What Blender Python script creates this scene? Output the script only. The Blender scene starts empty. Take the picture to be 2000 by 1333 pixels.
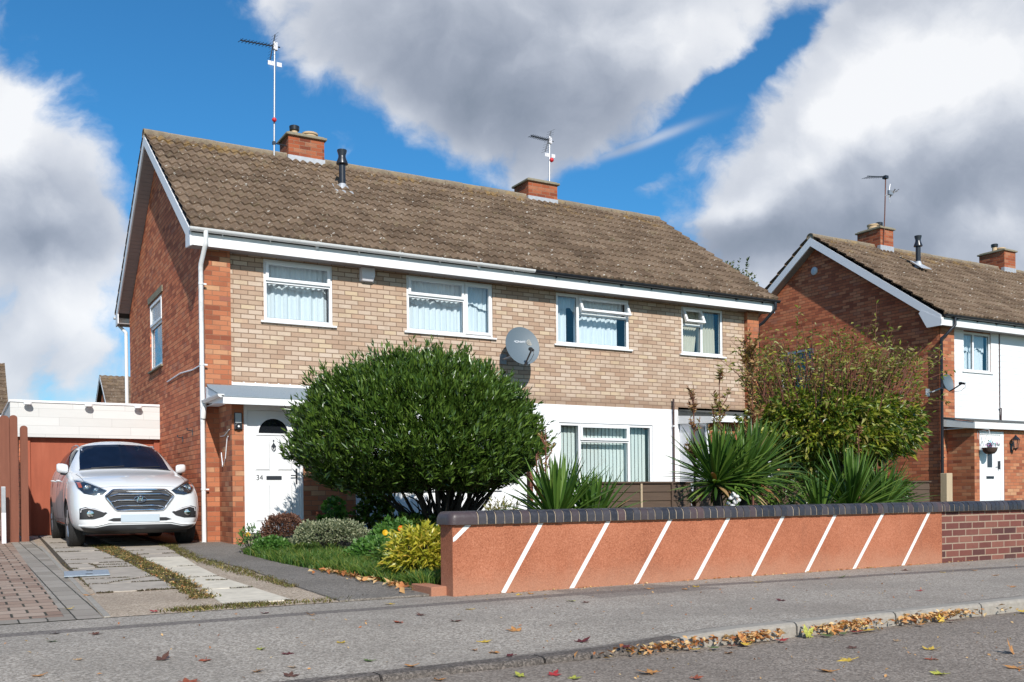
import bpy, bmesh, math, random
import numpy as np
from mathutils import Vector, Matrix
from mathutils.bvhtree import BVHTree
R = math.radians
random.seed(7)
rng = np.random.default_rng(11)
S = bpy.context.scene
COL = S.collection

# ------------------------------------------------------------------ camera
cam_d = bpy.data.cameras.new("camera")
cam = bpy.data.objects.new("camera", cam_d)
COL.objects.link(cam)
S.camera = cam
cam_d.sensor_width = 36.0
cam_d.lens = 36.0 * 1882.4 / 2000.0
cam_d.shift_y = (981.39 - 666.5) / 2000.0
cam_d.clip_end = 3000
cam_d.clip_start = 0.05
YAW, PITCH, ROLL = 0.52216, -0.00665, -0.01092
cam.matrix_world = (Matrix.Translation((0, 0, 0.797)) @ Matrix.Rotation(-YAW, 4, 'Z')
                    @ Matrix.Rotation(math.pi / 2 + PITCH, 4, 'X') @ Matrix.Rotation(ROLL, 4, 'Z'))

# ------------------------------------------------------------------ sun
SUN_EL, SUN_AZ = R(35), R(13)      # azimuth measured from -Y towards -X
sd = Vector((-math.sin(SUN_AZ) * math.cos(SUN_EL), -math.cos(SUN_AZ) * math.cos(SUN_EL), math.sin(SUN_EL)))
sun_d = bpy.data.lights.new("sun", 'SUN')
sun_d.energy = 4.7
sun_d.angle = R(0.5)
sun_d.color = (1.0, 0.965, 0.91)
sun = bpy.data.objects.new("sun", sun_d)
sun.rotation_euler = sd.to_track_quat('Z', 'Y').to_euler()
sun.location = (0, -20, 30)
COL.objects.link(sun)

# ------------------------------------------------------------------ node helper
class NT:
    def __init__(s, tree):
        s.t = tree
    def n(s, typ, ins=None, **kw):
        nd = s.t.nodes.new(typ)
        for k, v in kw.items():
            setattr(nd, k, v)
        if ins:
            for k, v in ins.items():
                s.set(nd, k, v)
        return nd
    def set(s, nd, k, v):
        sock = nd.inputs[k]
        if hasattr(v, 'is_output') or isinstance(v, bpy.types.NodeSocket):
            s.t.links.new(v, sock)
        else:
            if isinstance(v, (tuple, list)) and sock.type == 'RGBA' and len(v) == 3:
                v = (*v, 1)
            sock.default_value = v
    def m(s, op, a, b=None, c=None, clamp=False):
        nd = s.n('ShaderNodeMath', operation=op, use_clamp=clamp)
        for i, v in enumerate((a, b, c)):
            if v is not None:
                s.set(nd, i, v)
        return nd.outputs[0]
    def vm(s, op, a, b=None, out=0):
        nd = s.n('ShaderNodeVectorMath', operation=op)
        s.set(nd, 0, a)
        if b is not None:
            s.set(nd, 1, b)
        return nd.outputs[out]
    def mix(s, f, a, b, mode='MIX'):
        nd = s.n('ShaderNodeMix', data_type='RGBA', blend_type=mode)
        s.set(nd, 0, f); s.set(nd, 6, a); s.set(nd, 7, b)
        return nd.outputs[2]
    def ramp(s, f, stops, interp='LINEAR'):
        nd = s.n('ShaderNodeValToRGB')
        r = nd.color_ramp
        r.interpolation = interp
        while len(r.elements) < len(stops):
            r.elements.new(0.5)
        for e, (p, c) in zip(r.elements, stops):
            e.position = p
            e.color = (*c, 1) if len(c) == 3 else c
        s.set(nd, 0, f)
        return nd.outputs[0]
    def noise(s, vec, scale, detail=4, rough=0.55, out=0, dim='3D'):
        nd = s.n('ShaderNodeTexNoise', noise_dimensions=dim)
        if vec is not None:
            s.set(nd, 'Vector', vec)
        nd.inputs['Scale'].default_value = scale
        nd.inputs['Detail'].default_value = detail
        nd.inputs['Roughness'].default_value = rough
        return nd.outputs[out]
    def step(s, x, a, b):
        nd = s.n('ShaderNodeMapRange', interpolation_type='SMOOTHSTEP')
        s.set(nd, 0, x)
        nd.inputs[1].default_value = a
        nd.inputs[2].default_value = b
        return nd.outputs[0]
    def xyz(s, v):
        nd = s.n('ShaderNodeSeparateXYZ'); s.set(nd, 0, v)
        return nd.outputs
    def cxyz(s, x, y, z):
        nd = s.n('ShaderNodeCombineXYZ')
        s.set(nd, 0, x); s.set(nd, 1, y); s.set(nd, 2, z)
        return nd.outputs[0]

# ------------------------------------------------------------------ world: Nishita sky + procedural clouds laid out by direction
W = bpy.data.worlds.new("World")
S.world = W
W.use_nodes = True
t = NT(W.node_tree)
W.node_tree.nodes.clear()
sky = t.n('ShaderNodeTexSky', sky_type='NISHITA')
sky.sun_disc = False
sky.sun_elevation = SUN_EL
sky.sun_rotation = math.pi + SUN_AZ
sky.air_density = 1.0
sky.dust_density = 0.5
sky.ozone_density = 3.0
gen = t.n('ShaderNodeTexCoord').outputs['Generated']
px, py, pz = t.xyz(gen)[:3]
cy_, sy_ = math.cos(YAW), math.sin(YAW)
rr = t.m('SUBTRACT', t.m('MULTIPLY', px, cy_), t.m('MULTIPLY', py, sy_))
ff = t.m('ADD', t.m('MULTIPLY', px, sy_), t.m('MULTIPLY', py, cy_))
ff = t.m('MAXIMUM', t.m('ABSOLUTE', ff), 0.12)
su = t.m('DIVIDE', rr, ff)
sv = t.m('DIVIDE', pz, ff)
uv = t.cxyz(su, sv, 0.0)
def PX(u, v):
    return ((u - 1000) / 1882.4, (969 - 0.011 * (u - 1000) - v) / 1882.4)
nz = t.n('ShaderNodeTexNoise', noise_dimensions='3D'); t.set(nz, 'Vector', uv)
nz.inputs['Scale'].default_value = 4.5; nz.inputs['Detail'].default_value = 6; nz.inputs['Roughness'].default_value = 0.55
warp = t.vm('MULTIPLY', t.vm('SUBTRACT', nz.outputs['Color'], (0.5, 0.5, 0.5)), (0.13, 0.11, 0))
uvw = t.vm('ADD', uv, warp)
def blobs(lst, vec):
    acc = None
    for (u, v, ru, rv, ang, w) in lst:
        mp = t.n('ShaderNodeMapping', vector_type='TEXTURE')
        t.set(mp, 'Vector', vec)
        c = PX(u, v)
        mp.inputs['Location'].default_value = (c[0], c[1], 0)
        mp.inputs['Rotation'].default_value = (0, 0, R(ang))
        mp.inputs['Scale'].default_value = (ru / 1882.4, rv / 1882.4, 1)
        d = t.vm('DOT_PRODUCT', mp.outputs[0], mp.outputs[0], out=1)
        g = t.m('MULTIPLY', t.m('EXPONENT', t.m('MULTIPLY', d, -1.0)), w)
        acc = g if acc is None else t.m('ADD', acc, g)
    return acc
dens = blobs([
    (10, 370, 215, 190, 0, 1.6), (-60, 210, 140, 110, 0, 0.7), (140, 470, 110, 80, 20, 0.8),
    (80, 680, 240, 120, 0, 0.8), (330, 900, 700, 110, 0, 0.6),
    (860, 50, 330, 120, -8, 1.2), (760, 130, 190, 80, -25, 0.6), (1200, 70, 260, 120, 14, 1.3), (1040, 210, 220, 120, 0, 1.0), (1070, 340, 110, 50, 30, 0.55),
    (900, -250, 700, 150, 0, 1.2),
    (1850, 250, 390, 260, 28, 1.6), (1560, 320, 200, 95, 38, 1.0), (1420, 430, 120, 42, 0, 0.55), (1900, 60, 250, 150, 0, 1.2), (2200, 300, 300, 500, 0, 1.5),
    (1700, 520, 320, 70, 0, 0.8), (1255, 360, 40, 20, 25, 0.35), (1480, 490, 150, 40, 0, 0.35), (1420, 165, 230, 30, 38, -1.0), (400, 120, 140, 190, 0, -0.75), (1200, 330, 90, 40, 20, -0.4),
    (1950, -300, 500, 250, 0, 1.2), (-300, -200, 400, 200, 0, 1.0), (3200, 300, 900, 300, 0, 1.2), (-900, 400, 600, 260, 0, 1.2), (400, -900, 1500, 300, 0, 1.0)], uvw)
n2 = t.noise(uvw, 7.0, 7, 0.6)
n3 = t.noise(uv, 2.6, 3, 0.55)
n4 = t.noise(uvw, 24.0, 5, 0.62)
# billowing lumps: inverted smooth voronoi cells give the cauliflower tops
vb = t.n('ShaderNodeTexVoronoi', feature='SMOOTH_F1'); t.set(vb, 'Vector', uvw); vb.inputs['Scale'].default_value = 17; vb.inputs['Detail'].default_value = 1.0; vb.inputs['Roughness'].default_value = 0.6
bil = t.m('SUBTRACT', 0.42, vb.outputs['Distance'])
dn = t.m('ADD', dens, t.m('ADD', t.m('MULTIPLY', t.m('SUBTRACT', n2, 0.5), 1.3), t.m('ADD', t.m('MULTIPLY', t.m('SUBTRACT', n4, 0.5), 0.6), t.m('MULTIPLY', bil, 0.5))))
alpha = t.step(dn, 0.13, 0.72)
# contrail
mp = t.n('ShaderNodeMapping', vector_type='TEXTURE'); t.set(mp, 'Vector', t.vm('ADD', uv, t.vm('MULTIPLY', warp, (0.12, 0.12, 0))))
c = PX(1250, 283)
mp.inputs['Location'].default_value = (c[0], c[1], 0)
mp.inputs['Rotation'].default_value = (0, 0, R(19)); mp.inputs['Scale'].default_value = (120 / 1882, 10 / 1882, 1)
trail = t.m('MULTIPLY', t.m('EXPONENT', t.m('MULTIPLY', t.m('POWER', t.vm('DOT_PRODUCT', mp.outputs[0], mp.outputs[0], out=1), 1.2), -1.0)), 0.8)
# tone of the clouds: thick undersides grey, thin and upper parts white
dark = blobs([(780, 90, 230, 110, -15, 0.22), (1060, 240, 210, 95, 0, 0.36), (1000, 130, 160, 80, 0, 0.15),
              (1780, 400, 300, 75, 5, 0.34), (1450, 500, 160, 60, 0, 0.3), (1650, 490, 260, 60, 0, 0.25), (1950, 330, 120, 40, 0, 0.15), (90, 490, 170, 38, 5, 0.34), (60, 380, 90, 30, 0, 0.1),
              (1620, 250, 100, 30, 35, 0.12)], uvw)
lite = blobs([(40, 260, 180, 110, 30, 0.5), (1650, 220, 230, 75, 42, 0.55), (1880, 130, 220, 120, 0, 0.5), (1400, 415, 70, 26, 0, 0.3),
              (1360, 60, 170, 60, 10, 0.25), (1950, 430, 130, 40, 0, 0.2), (170, 620, 130, 60, 0, 0.3), (620, 20, 110, 60, 0, 0.1)], uvw)
tone = t.m('ADD', t.m('SUBTRACT', lite, dark), t.m('ADD', 0.66, t.m('MULTIPLY', t.m('SUBTRACT', n2, 0.5), 0.6)))
tone = t.m('ADD', tone, t.m('ADD', t.m('MULTIPLY', t.m('SUBTRACT', n4, 0.5), 0.28), t.m('MULTIPLY', bil, 0.34)))
tone = t.m('ADD', tone, t.m('MULTIPLY', t.m('SUBTRACT', 1.0, t.step(dn, 0.4, 1.2)), 0.14))
ccol = t.ramp(tone, [(0.0, (0.24, 0.28, 0.35)), (0.25, (0.33, 0.37, 0.45)), (0.5, (0.47, 0.51, 0.59)), (0.75, (0.70, 0.73, 0.79)), (1.0, (0.93, 0.94, 0.96))])
cstr = t.vm('MULTIPLY', ccol, (1.0, 1.0, 1.0))
hz = t.m('MULTIPLY', t.m('SUBTRACT', 1.0, t.step(sv, 0.0, 0.34)), 0.55)
# clear sky: Nishita, made a little deeper towards the top
bg1 = t.n('ShaderNodeBackground'); t.set(bg1, 'Color', t.mix(1.0, sky.outputs[0], t.mix(hz, (0.33, 0.90, 1.20), (0.80, 0.95, 1.0)), 'MULTIPLY')); bg1.inputs[1].default_value = 0.105
bg2 = t.n('ShaderNodeBackground'); t.set(bg2, 'Color', cstr); bg2.inputs[1].default_value = 0.95
mxs = t.n('ShaderNodeMixShader')
cov = t.m('MAXIMUM', t.m('MULTIPLY', alpha, 0.96), t.m('MULTIPLY', trail, 0.8), clamp=True)
t.set(mxs, 0, cov)
t.set(mxs, 1, bg1.outputs[0]); t.set(mxs, 2, bg2.outputs[0])
out = t.n('ShaderNodeOutputWorld'); t.set(out, 0, mxs.outputs[0])

W.cycles.sampling_method = 'MANUAL'
W.cycles.sample_map_resolution = 512
vs = S.view_settings
vs.view_transform = 'Standard'
vs.look = 'None'
vs.exposure = 0.12
vs.gamma = 1.0
S.render.film_transparent = False
try:
    S.cycles.max_bounces = 6
    S.cycles.transparent_max_bounces = 12
    S.cycles.use_denoising = True
except Exception:
    pass

# ------------------------------------------------------------------ mesh helpers
class MB:
    def __init__(s):
        s.v = []; s.f = []; s.mi = []; s.cur = 0
    def add(s, vs_, fs):
        b = len(s.v)
        s.v.extend(vs_)
        for f in fs:
            s.f.append(tuple(b + i for i in f)); s.mi.append(s.cur)
    def box(s, x0, x1, y0, y1, z0, z1):
        v = [(x0, y0, z0), (x1, y0, z0), (x1, y1, z0), (x0, y1, z0), (x0, y0, z1), (x1, y0, z1), (x1, y1, z1), (x0, y1, z1)]
        s.add(v, [(0, 3, 2, 1), (4, 5, 6, 7), (0, 1, 5, 4), (1, 2, 6, 5), (2, 3, 7, 6), (3, 0, 4, 7)])
        return s
    def quad(s, a, b, c, d):
        s.add([a, b, c, d], [(0, 1, 2, 3)]); return s
    def prism(s, poly, d, off=(0, 0, 0)):
        """poly: list of 3d points, extruded by vector d"""
        n = len(poly)
        v = [tuple(p) for p in poly] + [(p[0] + d[0], p[1] + d[1], p[2] + d[2]) for p in poly]
        fs = [tuple(range(n)), tuple(range(2 * n - 1, n - 1, -1))]
        for i in range(n):
            j = (i + 1) % n
            fs.append((i, i + n, j + n, j))
        s.add(v, fs); return s
    def tube(s, pts, rad, n=8, cap=True):
        pts = [Vector(p) for p in pts]
        if not hasattr(rad, '__len__'):
            rad = [rad] * len(pts)
        rings = []
        t0 = (pts[1] - pts[0]).normalized()
        up = Vector((0, 0, 1)) if abs(t0.z) < 0.9 else Vector((1, 0, 0))
        a = t0.cross(up).normalized()
        for i, p in enumerate(pts):
            if i == 0: tg = pts[1] - pts[0]
            elif i == len(pts) - 1: tg = pts[-1] - pts[-2]
            else: tg = (pts[i + 1] - pts[i]).normalized() + (pts[i] - pts[i - 1]).normalized()
            tg.normalize()
            a = (a - tg * a.dot(tg)).normalized()
            b = tg.cross(a)
            rings.append([tuple(p + a * math.cos(2 * math.pi * k / n) * rad[i] + b * math.sin(2 * math.pi * k / n) * rad[i]) for k in range(n)])
        v = [q for r_ in rings for q in r_]
        fs = []
        for i in range(len(pts) - 1):
            for k in range(n):
                k2 = (k + 1) % n
                fs.append((i * n + k, i * n + k2, (i + 1) * n + k2, (i + 1) * n + k))
        if cap:
            fs.append(tuple(range(n - 1, -1, -1)))
            fs.append(tuple((len(pts) - 1) * n + k for k in range(n)))
        s.add(v, fs); return s
    def lathe(s, c, prof, n=20, axis='Z'):
        """prof: list of (r, h) ; axis through c"""
        v = []
        for (r_, h) in prof:
            for k in range(n):
                a = 2 * math.pi * k / n
                if axis == 'Z': v.append((c[0] + r_ * math.cos(a), c[1] + r_ * math.sin(a), c[2] + h))
                elif axis == 'Y': v.append((c[0] + r_ * math.cos(a), c[1] + h, c[2] + r_ * math.sin(a)))
                else: v.append((c[0] + h, c[1] + r_ * math.cos(a), c[2] + r_ * math.sin(a)))
        fs = []
        for i in range(len(prof) - 1):
            for k in range(n):
                k2 = (k + 1) % n
                fs.append((i * n + k, i * n + k2, (i + 1) * n + k2, (i + 1) * n + k))
        fs.append(tuple(range(n)))
        fs.append(tuple((len(prof) - 1) * n + k for k in range(n)))
        s.add(v, fs); return s

BASE = {}
def tag(o, label=None, cat=None, group=None, kind=None):
    if label: o['label'] = label
    if cat: o['category'] = cat
    if group: o['group'] = group
    if kind: o['kind'] = kind
    return o
def thing(name, loc, label, cat, group=None):
    o = bpy.data.objects.new(name, None)
    o.location = loc
    o.empty_display_size = 0.1
    COL.objects.link(o)
    BASE[o.name] = Vector(loc)
    return tag(o, label, cat, group)
def link(name, me, parent=None, base=None, smooth=None):
    o = bpy.data.objects.new(name, me)
    COL.objects.link(o)
    if parent is not None:
        o.parent = parent
        BASE[o.name] = BASE[parent.name]
    else:
        b = Vector(base) if base is not None else Vector((0, 0, 0))
        o.location = b
        BASE[o.name] = b
    return o
def build(name, mb, mats, parent=None, base=None, smooth=None, bevel=None, fix=True):
    me = bpy.data.meshes.new(name)
    b = BASE[parent.name] if parent is not None else Vector(base or (0, 0, 0))
    me.from_pydata([(p[0] - b.x, p[1] - b.y, p[2] - b.z) for p in mb.v], [], mb.f)
    if not isinstance(mats, (list, tuple)): mats = [mats]
    for m_ in mats: me.materials.append(m_)
    if len(mats) > 1: me.polygons.foreach_set('material_index', mb.mi)
    if fix:
        bm = bmesh.new(); bm.from_mesh(me)
        bmesh.ops.recalc_face_normals(bm, faces=bm.faces)
        bm.to_mesh(me); bm.free()
    if smooth:
        me.polygons.foreach_set('use_smooth', [True] * len(me.polygons))
        me.set_sharp_from_angle(angle=R(smooth))
    me.update()
    o = link(name, me, parent, b)
    if bevel:
        md = o.modifiers.new('bevel', 'BEVEL'); md.width = bevel; md.segments = 2; md.limit_method = 'ANGLE'
    return o
def npmesh(name, V, F, mats, parent=None, base=None, mi=None, smooth=False):
    """fast mesh: V (n,3), F (m,4) or (m,3)"""
    b = BASE[parent.name] if parent is not None else Vector(base or (0, 0, 0))
    me = bpy.data.meshes.new(name)
    V = np.asarray(V, dtype=np.float32) - np.array(b, dtype=np.float32)
    F = np.asarray(F, dtype=np.int32)
    k = F.shape[1]
    me.vertices.add(len(V)); me.vertices.foreach_set('co', V.ravel())
    me.loops.add(F.size); me.loops.foreach_set('vertex_index', F.ravel())
    me.polygons.add(len(F)); me.polygons.foreach_set('loop_start', np.arange(len(F), dtype=np.int32) * k)
    try: me.polygons.foreach_set('loop_total', np.full(len(F), k, dtype=np.int32))
    except Exception: pass
    if not isinstance(mats, (list, tuple)): mats = [mats]
    for m_ in mats: me.materials.append(m_)
    if mi is not None: me.polygons.foreach_set('material_index', np.asarray(mi, dtype=np.int32))
    if smooth: me.polygons.foreach_set('use_smooth', [True] * len(F))
    me.update(calc_edges=True); me.validate()
    return link(name, me, parent, b)

# ------------------------------------------------------------------ materials
def mat(name):
    m_ = bpy.data.materials.new(name); m_.use_nodes = True
    tt = NT(m_.node_tree)
    b = m_.node_tree.nodes['Principled BSDF']
    return m_, tt, b
def simple(name, col, rough=0.5, metal=0.0, var=0.06, nscale=6, spec=0.5, bump=0.0, bscale=60, coat=0.0, dirt=None):
    m_, t, b = mat(name)
    P = t.n('ShaderNodeNewGeometry').outputs['Position']
    n = t.noise(P, nscale, 5, 0.6)
    c = t.mix(t.m('MULTIPLY', n, 1.0), tuple(max(0, x * (1 - var * 1.5)) for x in col), tuple(min(1, x * (1 + var * 1.5)) for x in col))
    if dirt:
        dcol, amt, sc = dirt
        d = t.step(t.noise(P, sc, 6, 0.65), 0.52, 0.75)
        c = t.mix(t.m('MULTIPLY', d, amt), c, dcol)
    t.set(b, 'Base Color', c)
    b.inputs['Roughness'].default_value = rough
    b.inputs['Metallic'].default_value = metal
    b.inputs['Specular IOR Level'].default_value = spec
    b.inputs['Coat Weight'].default_value = coat
    b.inputs['Coat Roughness'].default_value = 0.03
    if bump:
        bn = t.n('ShaderNodeBump'); bn.inputs['Strength'].default_value = bump; bn.inputs['Distance'].default_value = 0.01
        t.set(bn, 'Height', t.noise(P, bscale, 4, 0.6)); t.set(b, 'Normal', bn.outputs[0])
    return m_

def brick(name, stops, mortar, bw=0.235, bh=0.0775, mw=0.010, bump=0.6, stain=0.35, stainc=(0.10, 0.07, 0.05), rough=0.9, zoff=0.02, rag=0.004, big=0.15):
    m_, t, b = mat(name)
    g = t.n('ShaderNodeNewGeometry')
    P = g.outputs['Position']; N = g.outputs['True Normal']
    x, y, z = t.xyz(P)[:3]
    nx, ny, nz_ = t.xyz(N)[:3]
    isx = t.m('GREATER_THAN', t.m('ABSOLUTE', nx), 0.7)
    u = t.m('ADD', t.m('MULTIPLY', x, t.m('SUBTRACT', 1.0, isx)), t.m('MULTIPLY', y, isx))
    wn = t.n('ShaderNodeTexNoise'); t.set(wn, 'Vector', P); wn.inputs['Scale'].default_value = 45; wn.inputs['Detail'].default_value = 2
    wx, wy, wz = t.xyz(wn.outputs['Color'])[:3]
    u = t.m('ADD', u, t.m('MULTIPLY', t.m('SUBTRACT', wx, 0.5), rag))
    v = t.m('ADD', t.m('ADD', z, zoff), t.m('MULTIPLY', t.m('SUBTRACT', wy, 0.5), rag))
    rv = t.m('DIVIDE', v, bh)
    row = t.m('FLOOR', rv)
    uo = t.m('ADD', t.m('DIVIDE', u, bw), t.m('MULTIPLY', t.m('FLOORED_MODULO', row, 2.0), 0.5))
    cl = t.m('FLOOR', uo)
    fx = t.m('FRACT', uo); fy = t.m('FRACT', rv)
    dx = t.m('MULTIPLY', t.m('MINIMUM', fx, t.m('SUBTRACT', 1.0, fx)), bw)
    dy = t.m('MULTIPLY', t.m('MINIMUM', fy, t.m('SUBTRACT', 1.0, fy)), bh)
    dd = t.m('MINIMUM', dx, dy)
    br = t.step(dd, mw * 0.5 - 0.0025, mw * 0.5 + 0.0025)
    w = t.n('ShaderNodeTexWhiteNoise', noise_dimensions='3D'); t.set(w, 0, t.cxyz(cl, row, isx))
    f = t.m('ADD', w.outputs['Value'], t.m('MULTIPLY', t.m('SUBTRACT', t.noise(P, 1.2, 4, 0.6), 0.5), big * 2))
    col = t.ramp(f, stops)
    fine = t.noise(P, 90, 5, 0.7)
    col = t.mix(0.55, col, t.mix(fine, (0.35, 0.33, 0.32), (0.72, 0.70, 0.68)), 'OVERLAY')
    st = t.step(t.noise(P, 2.2, 6, 0.65), 0.5, 0.75)
    col = t.mix(t.m('MULTIPLY', st, stain), col, stainc)
    if name == 'buff_brick':     # dirty lowest courses above the flashing line, and weathering under sills
        low = t.m('SUBTRACT', 1.0, t.step(t.m('ADD', z, t.m('MULTIPLY', t.m('SUBTRACT', t.noise(P, 5, 4, 0.6), 0.5), 0.12)), 2.60, 2.80))
        col = t.mix(t.m('MULTIPLY', low, 0.6), col, (0.24, 0.15, 0.10))
    mc = t.mix(t.noise(P, 30, 4, 0.6), tuple(c * 0.75 for c in mortar), tuple(min(1, c * 1.2) for c in mortar))
    col = t.mix(br, mc, col)
    t.set(b, 'Base Color', col)
    b.inputs['Roughness'].default_value = rough
    b.inputs['Specular IOR Level'].default_value = 0.25
    h = t.m('ADD', t.m('MULTIPLY', br, 0.7), t.m('ADD', t.m('MULTIPLY', fine, 0.25), t.m('MULTIPLY', w.outputs['Value'], 0.2)))
    bn = t.n('ShaderNodeBump'); bn.inputs['Strength'].default_value = bump; bn.inputs['Distance'].default_value = 0.008
    t.set(bn, 'Height', h); t.set(b, 'Normal', bn.outputs[0])
    return m_

M = {}
M['buff'] = brick('buff_brick', [(0.0, (0.38, 0.255, 0.18)), (0.25, (0.43, 0.31, 0.225)), (0.5, (0.48, 0.365, 0.275)), (0.75, (0.54, 0.43, 0.34)), (0.92, (0.52, 0.40, 0.27)), (1.0, (0.46, 0.31, 0.22))],
                  (0.235, 0.155, 0.105), stain=0.38, stainc=(0.30, 0.20, 0.135), big=0.22, mw=0.014)
M['red'] = brick('red_brick', [(0.0, (0.22, 0.068, 0.038)), (0.2, (0.34, 0.115, 0.058)), (0.5, (0.41, 0.145, 0.072)), (0.8, (0.45, 0.185, 0.095)), (0.93, (0.50, 0.28, 0.155)), (1.0, (0.30, 0.115, 0.075))],
                 (0.27, 0.14, 0.085), stain=0.3, stainc=(0.14, 0.055, 0.032), mw=0.009)
M['side'] = brick('gable_brick', [(0.0, (0.32, 0.092, 0.048)), (0.3, (0.50, 0.148, 0.072)), (0.6, (0.60, 0.19, 0.09)), (0.9, (0.66, 0.25, 0.125)), (1.0, (0.44, 0.165, 0.10))],
                  (0.27, 0.11, 0.065), stain=0.18, stainc=(0.20, 0.07, 0.04), mw=0.010, bump=1.0)
M['wallbrick'] = brick('garden_wall_brick', [(0.0, (0.075, 0.034, 0.032)), (0.35, (0.125, 0.045, 0.038)), (0.7, (0.165, 0.060, 0.047)), (1.0, (0.22, 0.095, 0.07))],
                       (0.34, 0.25, 0.185), mw=0.014, stain=0.3, stainc=(0.25, 0.15, 0.11), big=0.3)
M['chimney'] = brick('chimney_brick', [(0.0, (0.17, 0.045, 0.024)), (0.4, (0.30, 0.08, 0.036)), (0.8, (0.34, 0.10, 0.045)), (1.0, (0.36, 0.16, 0.09))],
                     (0.28, 0.17, 0.11), stain=0.45, stainc=(0.07, 0.035, 0.025), rag=0.012)
M['upvc'] = simple('white_upvc', (0.80, 0.80, 0.80), 0.28, var=0.015, nscale=3, dirt=((0.55, 0.54, 0.50), 0.25, 2.5))
M['gutter'] = simple('white_gutter', (0.72, 0.72, 0.71), 0.32, var=0.03, nscale=4, dirt=((0.36, 0.34, 0.30), 0.5, 4))
M['fascia'] = simple('white_fascia', (0.78, 0.78, 0.77), 0.42, var=0.04, nscale=2, dirt=((0.45, 0.43, 0.38), 0.4, 2.2))
M['whitepaint'] = simple('white_paint', (0.78, 0.79, 0.82), 0.6, var=0.02, nscale=2, dirt=((0.6, 0.6, 0.6), 0.15, 1.5))
M['render'] = simple('white_render', (0.83, 0.83, 0.83), 0.9, var=0.02, nscale=2, bump=0.35, bscale=160, dirt=((0.66, 0.65, 0.62), 0.25, 1.6))
M['black'] = simple('black_plastic', (0.015, 0.016, 0.02), 0.35, var=0.2)
M['blackgutter'] = simple('black_gutter', (0.02, 0.022, 0.028), 0.3, var=0.2)
M['darkpipe'] = simple('brown_pipe', (0.06, 0.03, 0.025), 0.5)
M['lead'] = simple('lead_flashing', (0.42, 0.43, 0.45), 0.55, metal=0.2, var=0.2, nscale=14)
M['concrete'] = simple('weathered_concrete', (0.25, 0.215, 0.15), 0.9, var=0.3, nscale=18, bump=0.6, bscale=50, dirt=((0.09, 0.10, 0.04), 0.7, 9))
M['pot'] = simple('buff_clay_pot', (0.52, 0.37, 0.22), 0.8, var=0.15, dirt=((0.2, 0.15, 0.1), 0.5, 8))
M['metal'] = simple('grey_metal', (0.42, 0.42, 0.43), 0.45, metal=0.7, var=0.15, nscale=20)
M['darkmetal'] = simple('dark_metal', (0.04, 0.045, 0.055), 0.4, metal=0.3)
M['whiteplastic'] = simple('white_plastic', (0.68, 0.66, 0.68), 0.5)
M['redplastic'] = simple('red_plastic', (0.6, 0.02, 0.03), 0.4)
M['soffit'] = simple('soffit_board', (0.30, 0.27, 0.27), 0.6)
M['felt'] = simple('grey_mineral_felt', (0.26, 0.31, 0.345), 0.9, var=0.15, nscale=40, bump=0.7, bscale=220)
M['darkfelt'] = simple('dark_roof_felt', (0.085, 0.09, 0.085), 0.9, var=0.3, nscale=20, bump=0.7, bscale=160, dirt=((0.16, 0.17, 0.13), 0.6, 6))
M['dark_room'] = simple('dark_interior', (0.06, 0.055, 0.05), 0.9)
M['chrome'] = simple('chrome', (0.75, 0.76, 0.78), 0.12, metal=1.0, var=0.02)

def curtain_mat(name, col):
    m_, t, b = mat(name)
    P = t.n('ShaderNodeNewGeometry').outputs['Position']
    n = t.noise(t.vm('MULTIPLY', P, (14, 14, 1.2)), 1.0, 4, 0.6)
    t.set(b, 'Base Color', t.mix(n, tuple(c * 0.8 for c in col), col))
    b.inputs['Roughness'].default_value = 0.9
    return m_
M['net'] = curtain_mat('net_curtain', (0.82, 0.86, 0.88))
M['blind'] = curtain_mat('blind_fabric', (0.84, 0.87, 0.80))
M['cream'] = curtain_mat('cream_curtain', (0.62, 0.57, 0.44))

def glass(name, tint=(0.93, 0.96, 0.97), refl=0.05):
    m_ = bpy.data.materials.new(name); m_.use_nodes = True
    t = NT(m_.node_tree); m_.node_tree.nodes.clear()
    tr = t.n('ShaderNodeBsdfTransparent'); tr.inputs[0].default_value = (*tint, 1)
    gl = t.n('ShaderNodeBsdfGlossy'); gl.inputs['Roughness'].default_value = 0.03
    P = t.n('ShaderNodeNewGeometry').outputs['Position']
    bn = t.n('ShaderNodeBump'); bn.inputs['Strength'].default_value = 0.06; bn.inputs['Distance'].default_value = 0.05
    t.set(bn, 'Height', t.noise(P, 1.6, 2, 0.5)); t.set(gl, 'Normal', bn.outputs[0])
    fr = t.n('ShaderNodeLayerWeight'); fr.inputs[0].default_value = 0.5
    mx = t.n('ShaderNodeMixShader'); t.set(mx, 0, t.m('ADD', t.m('MULTIPLY', t.m('POWER', fr.outputs['Facing'], 3.0), 0.6), refl, clamp=True))
    t.set(mx, 1, tr.outputs[0]); t.set(mx, 2, gl.outputs[0])
    o = t.n('ShaderNodeOutputMaterial'); t.set(o, 0, mx.outputs[0])
    return m_
M['glass'] = glass('window_glass')

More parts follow.
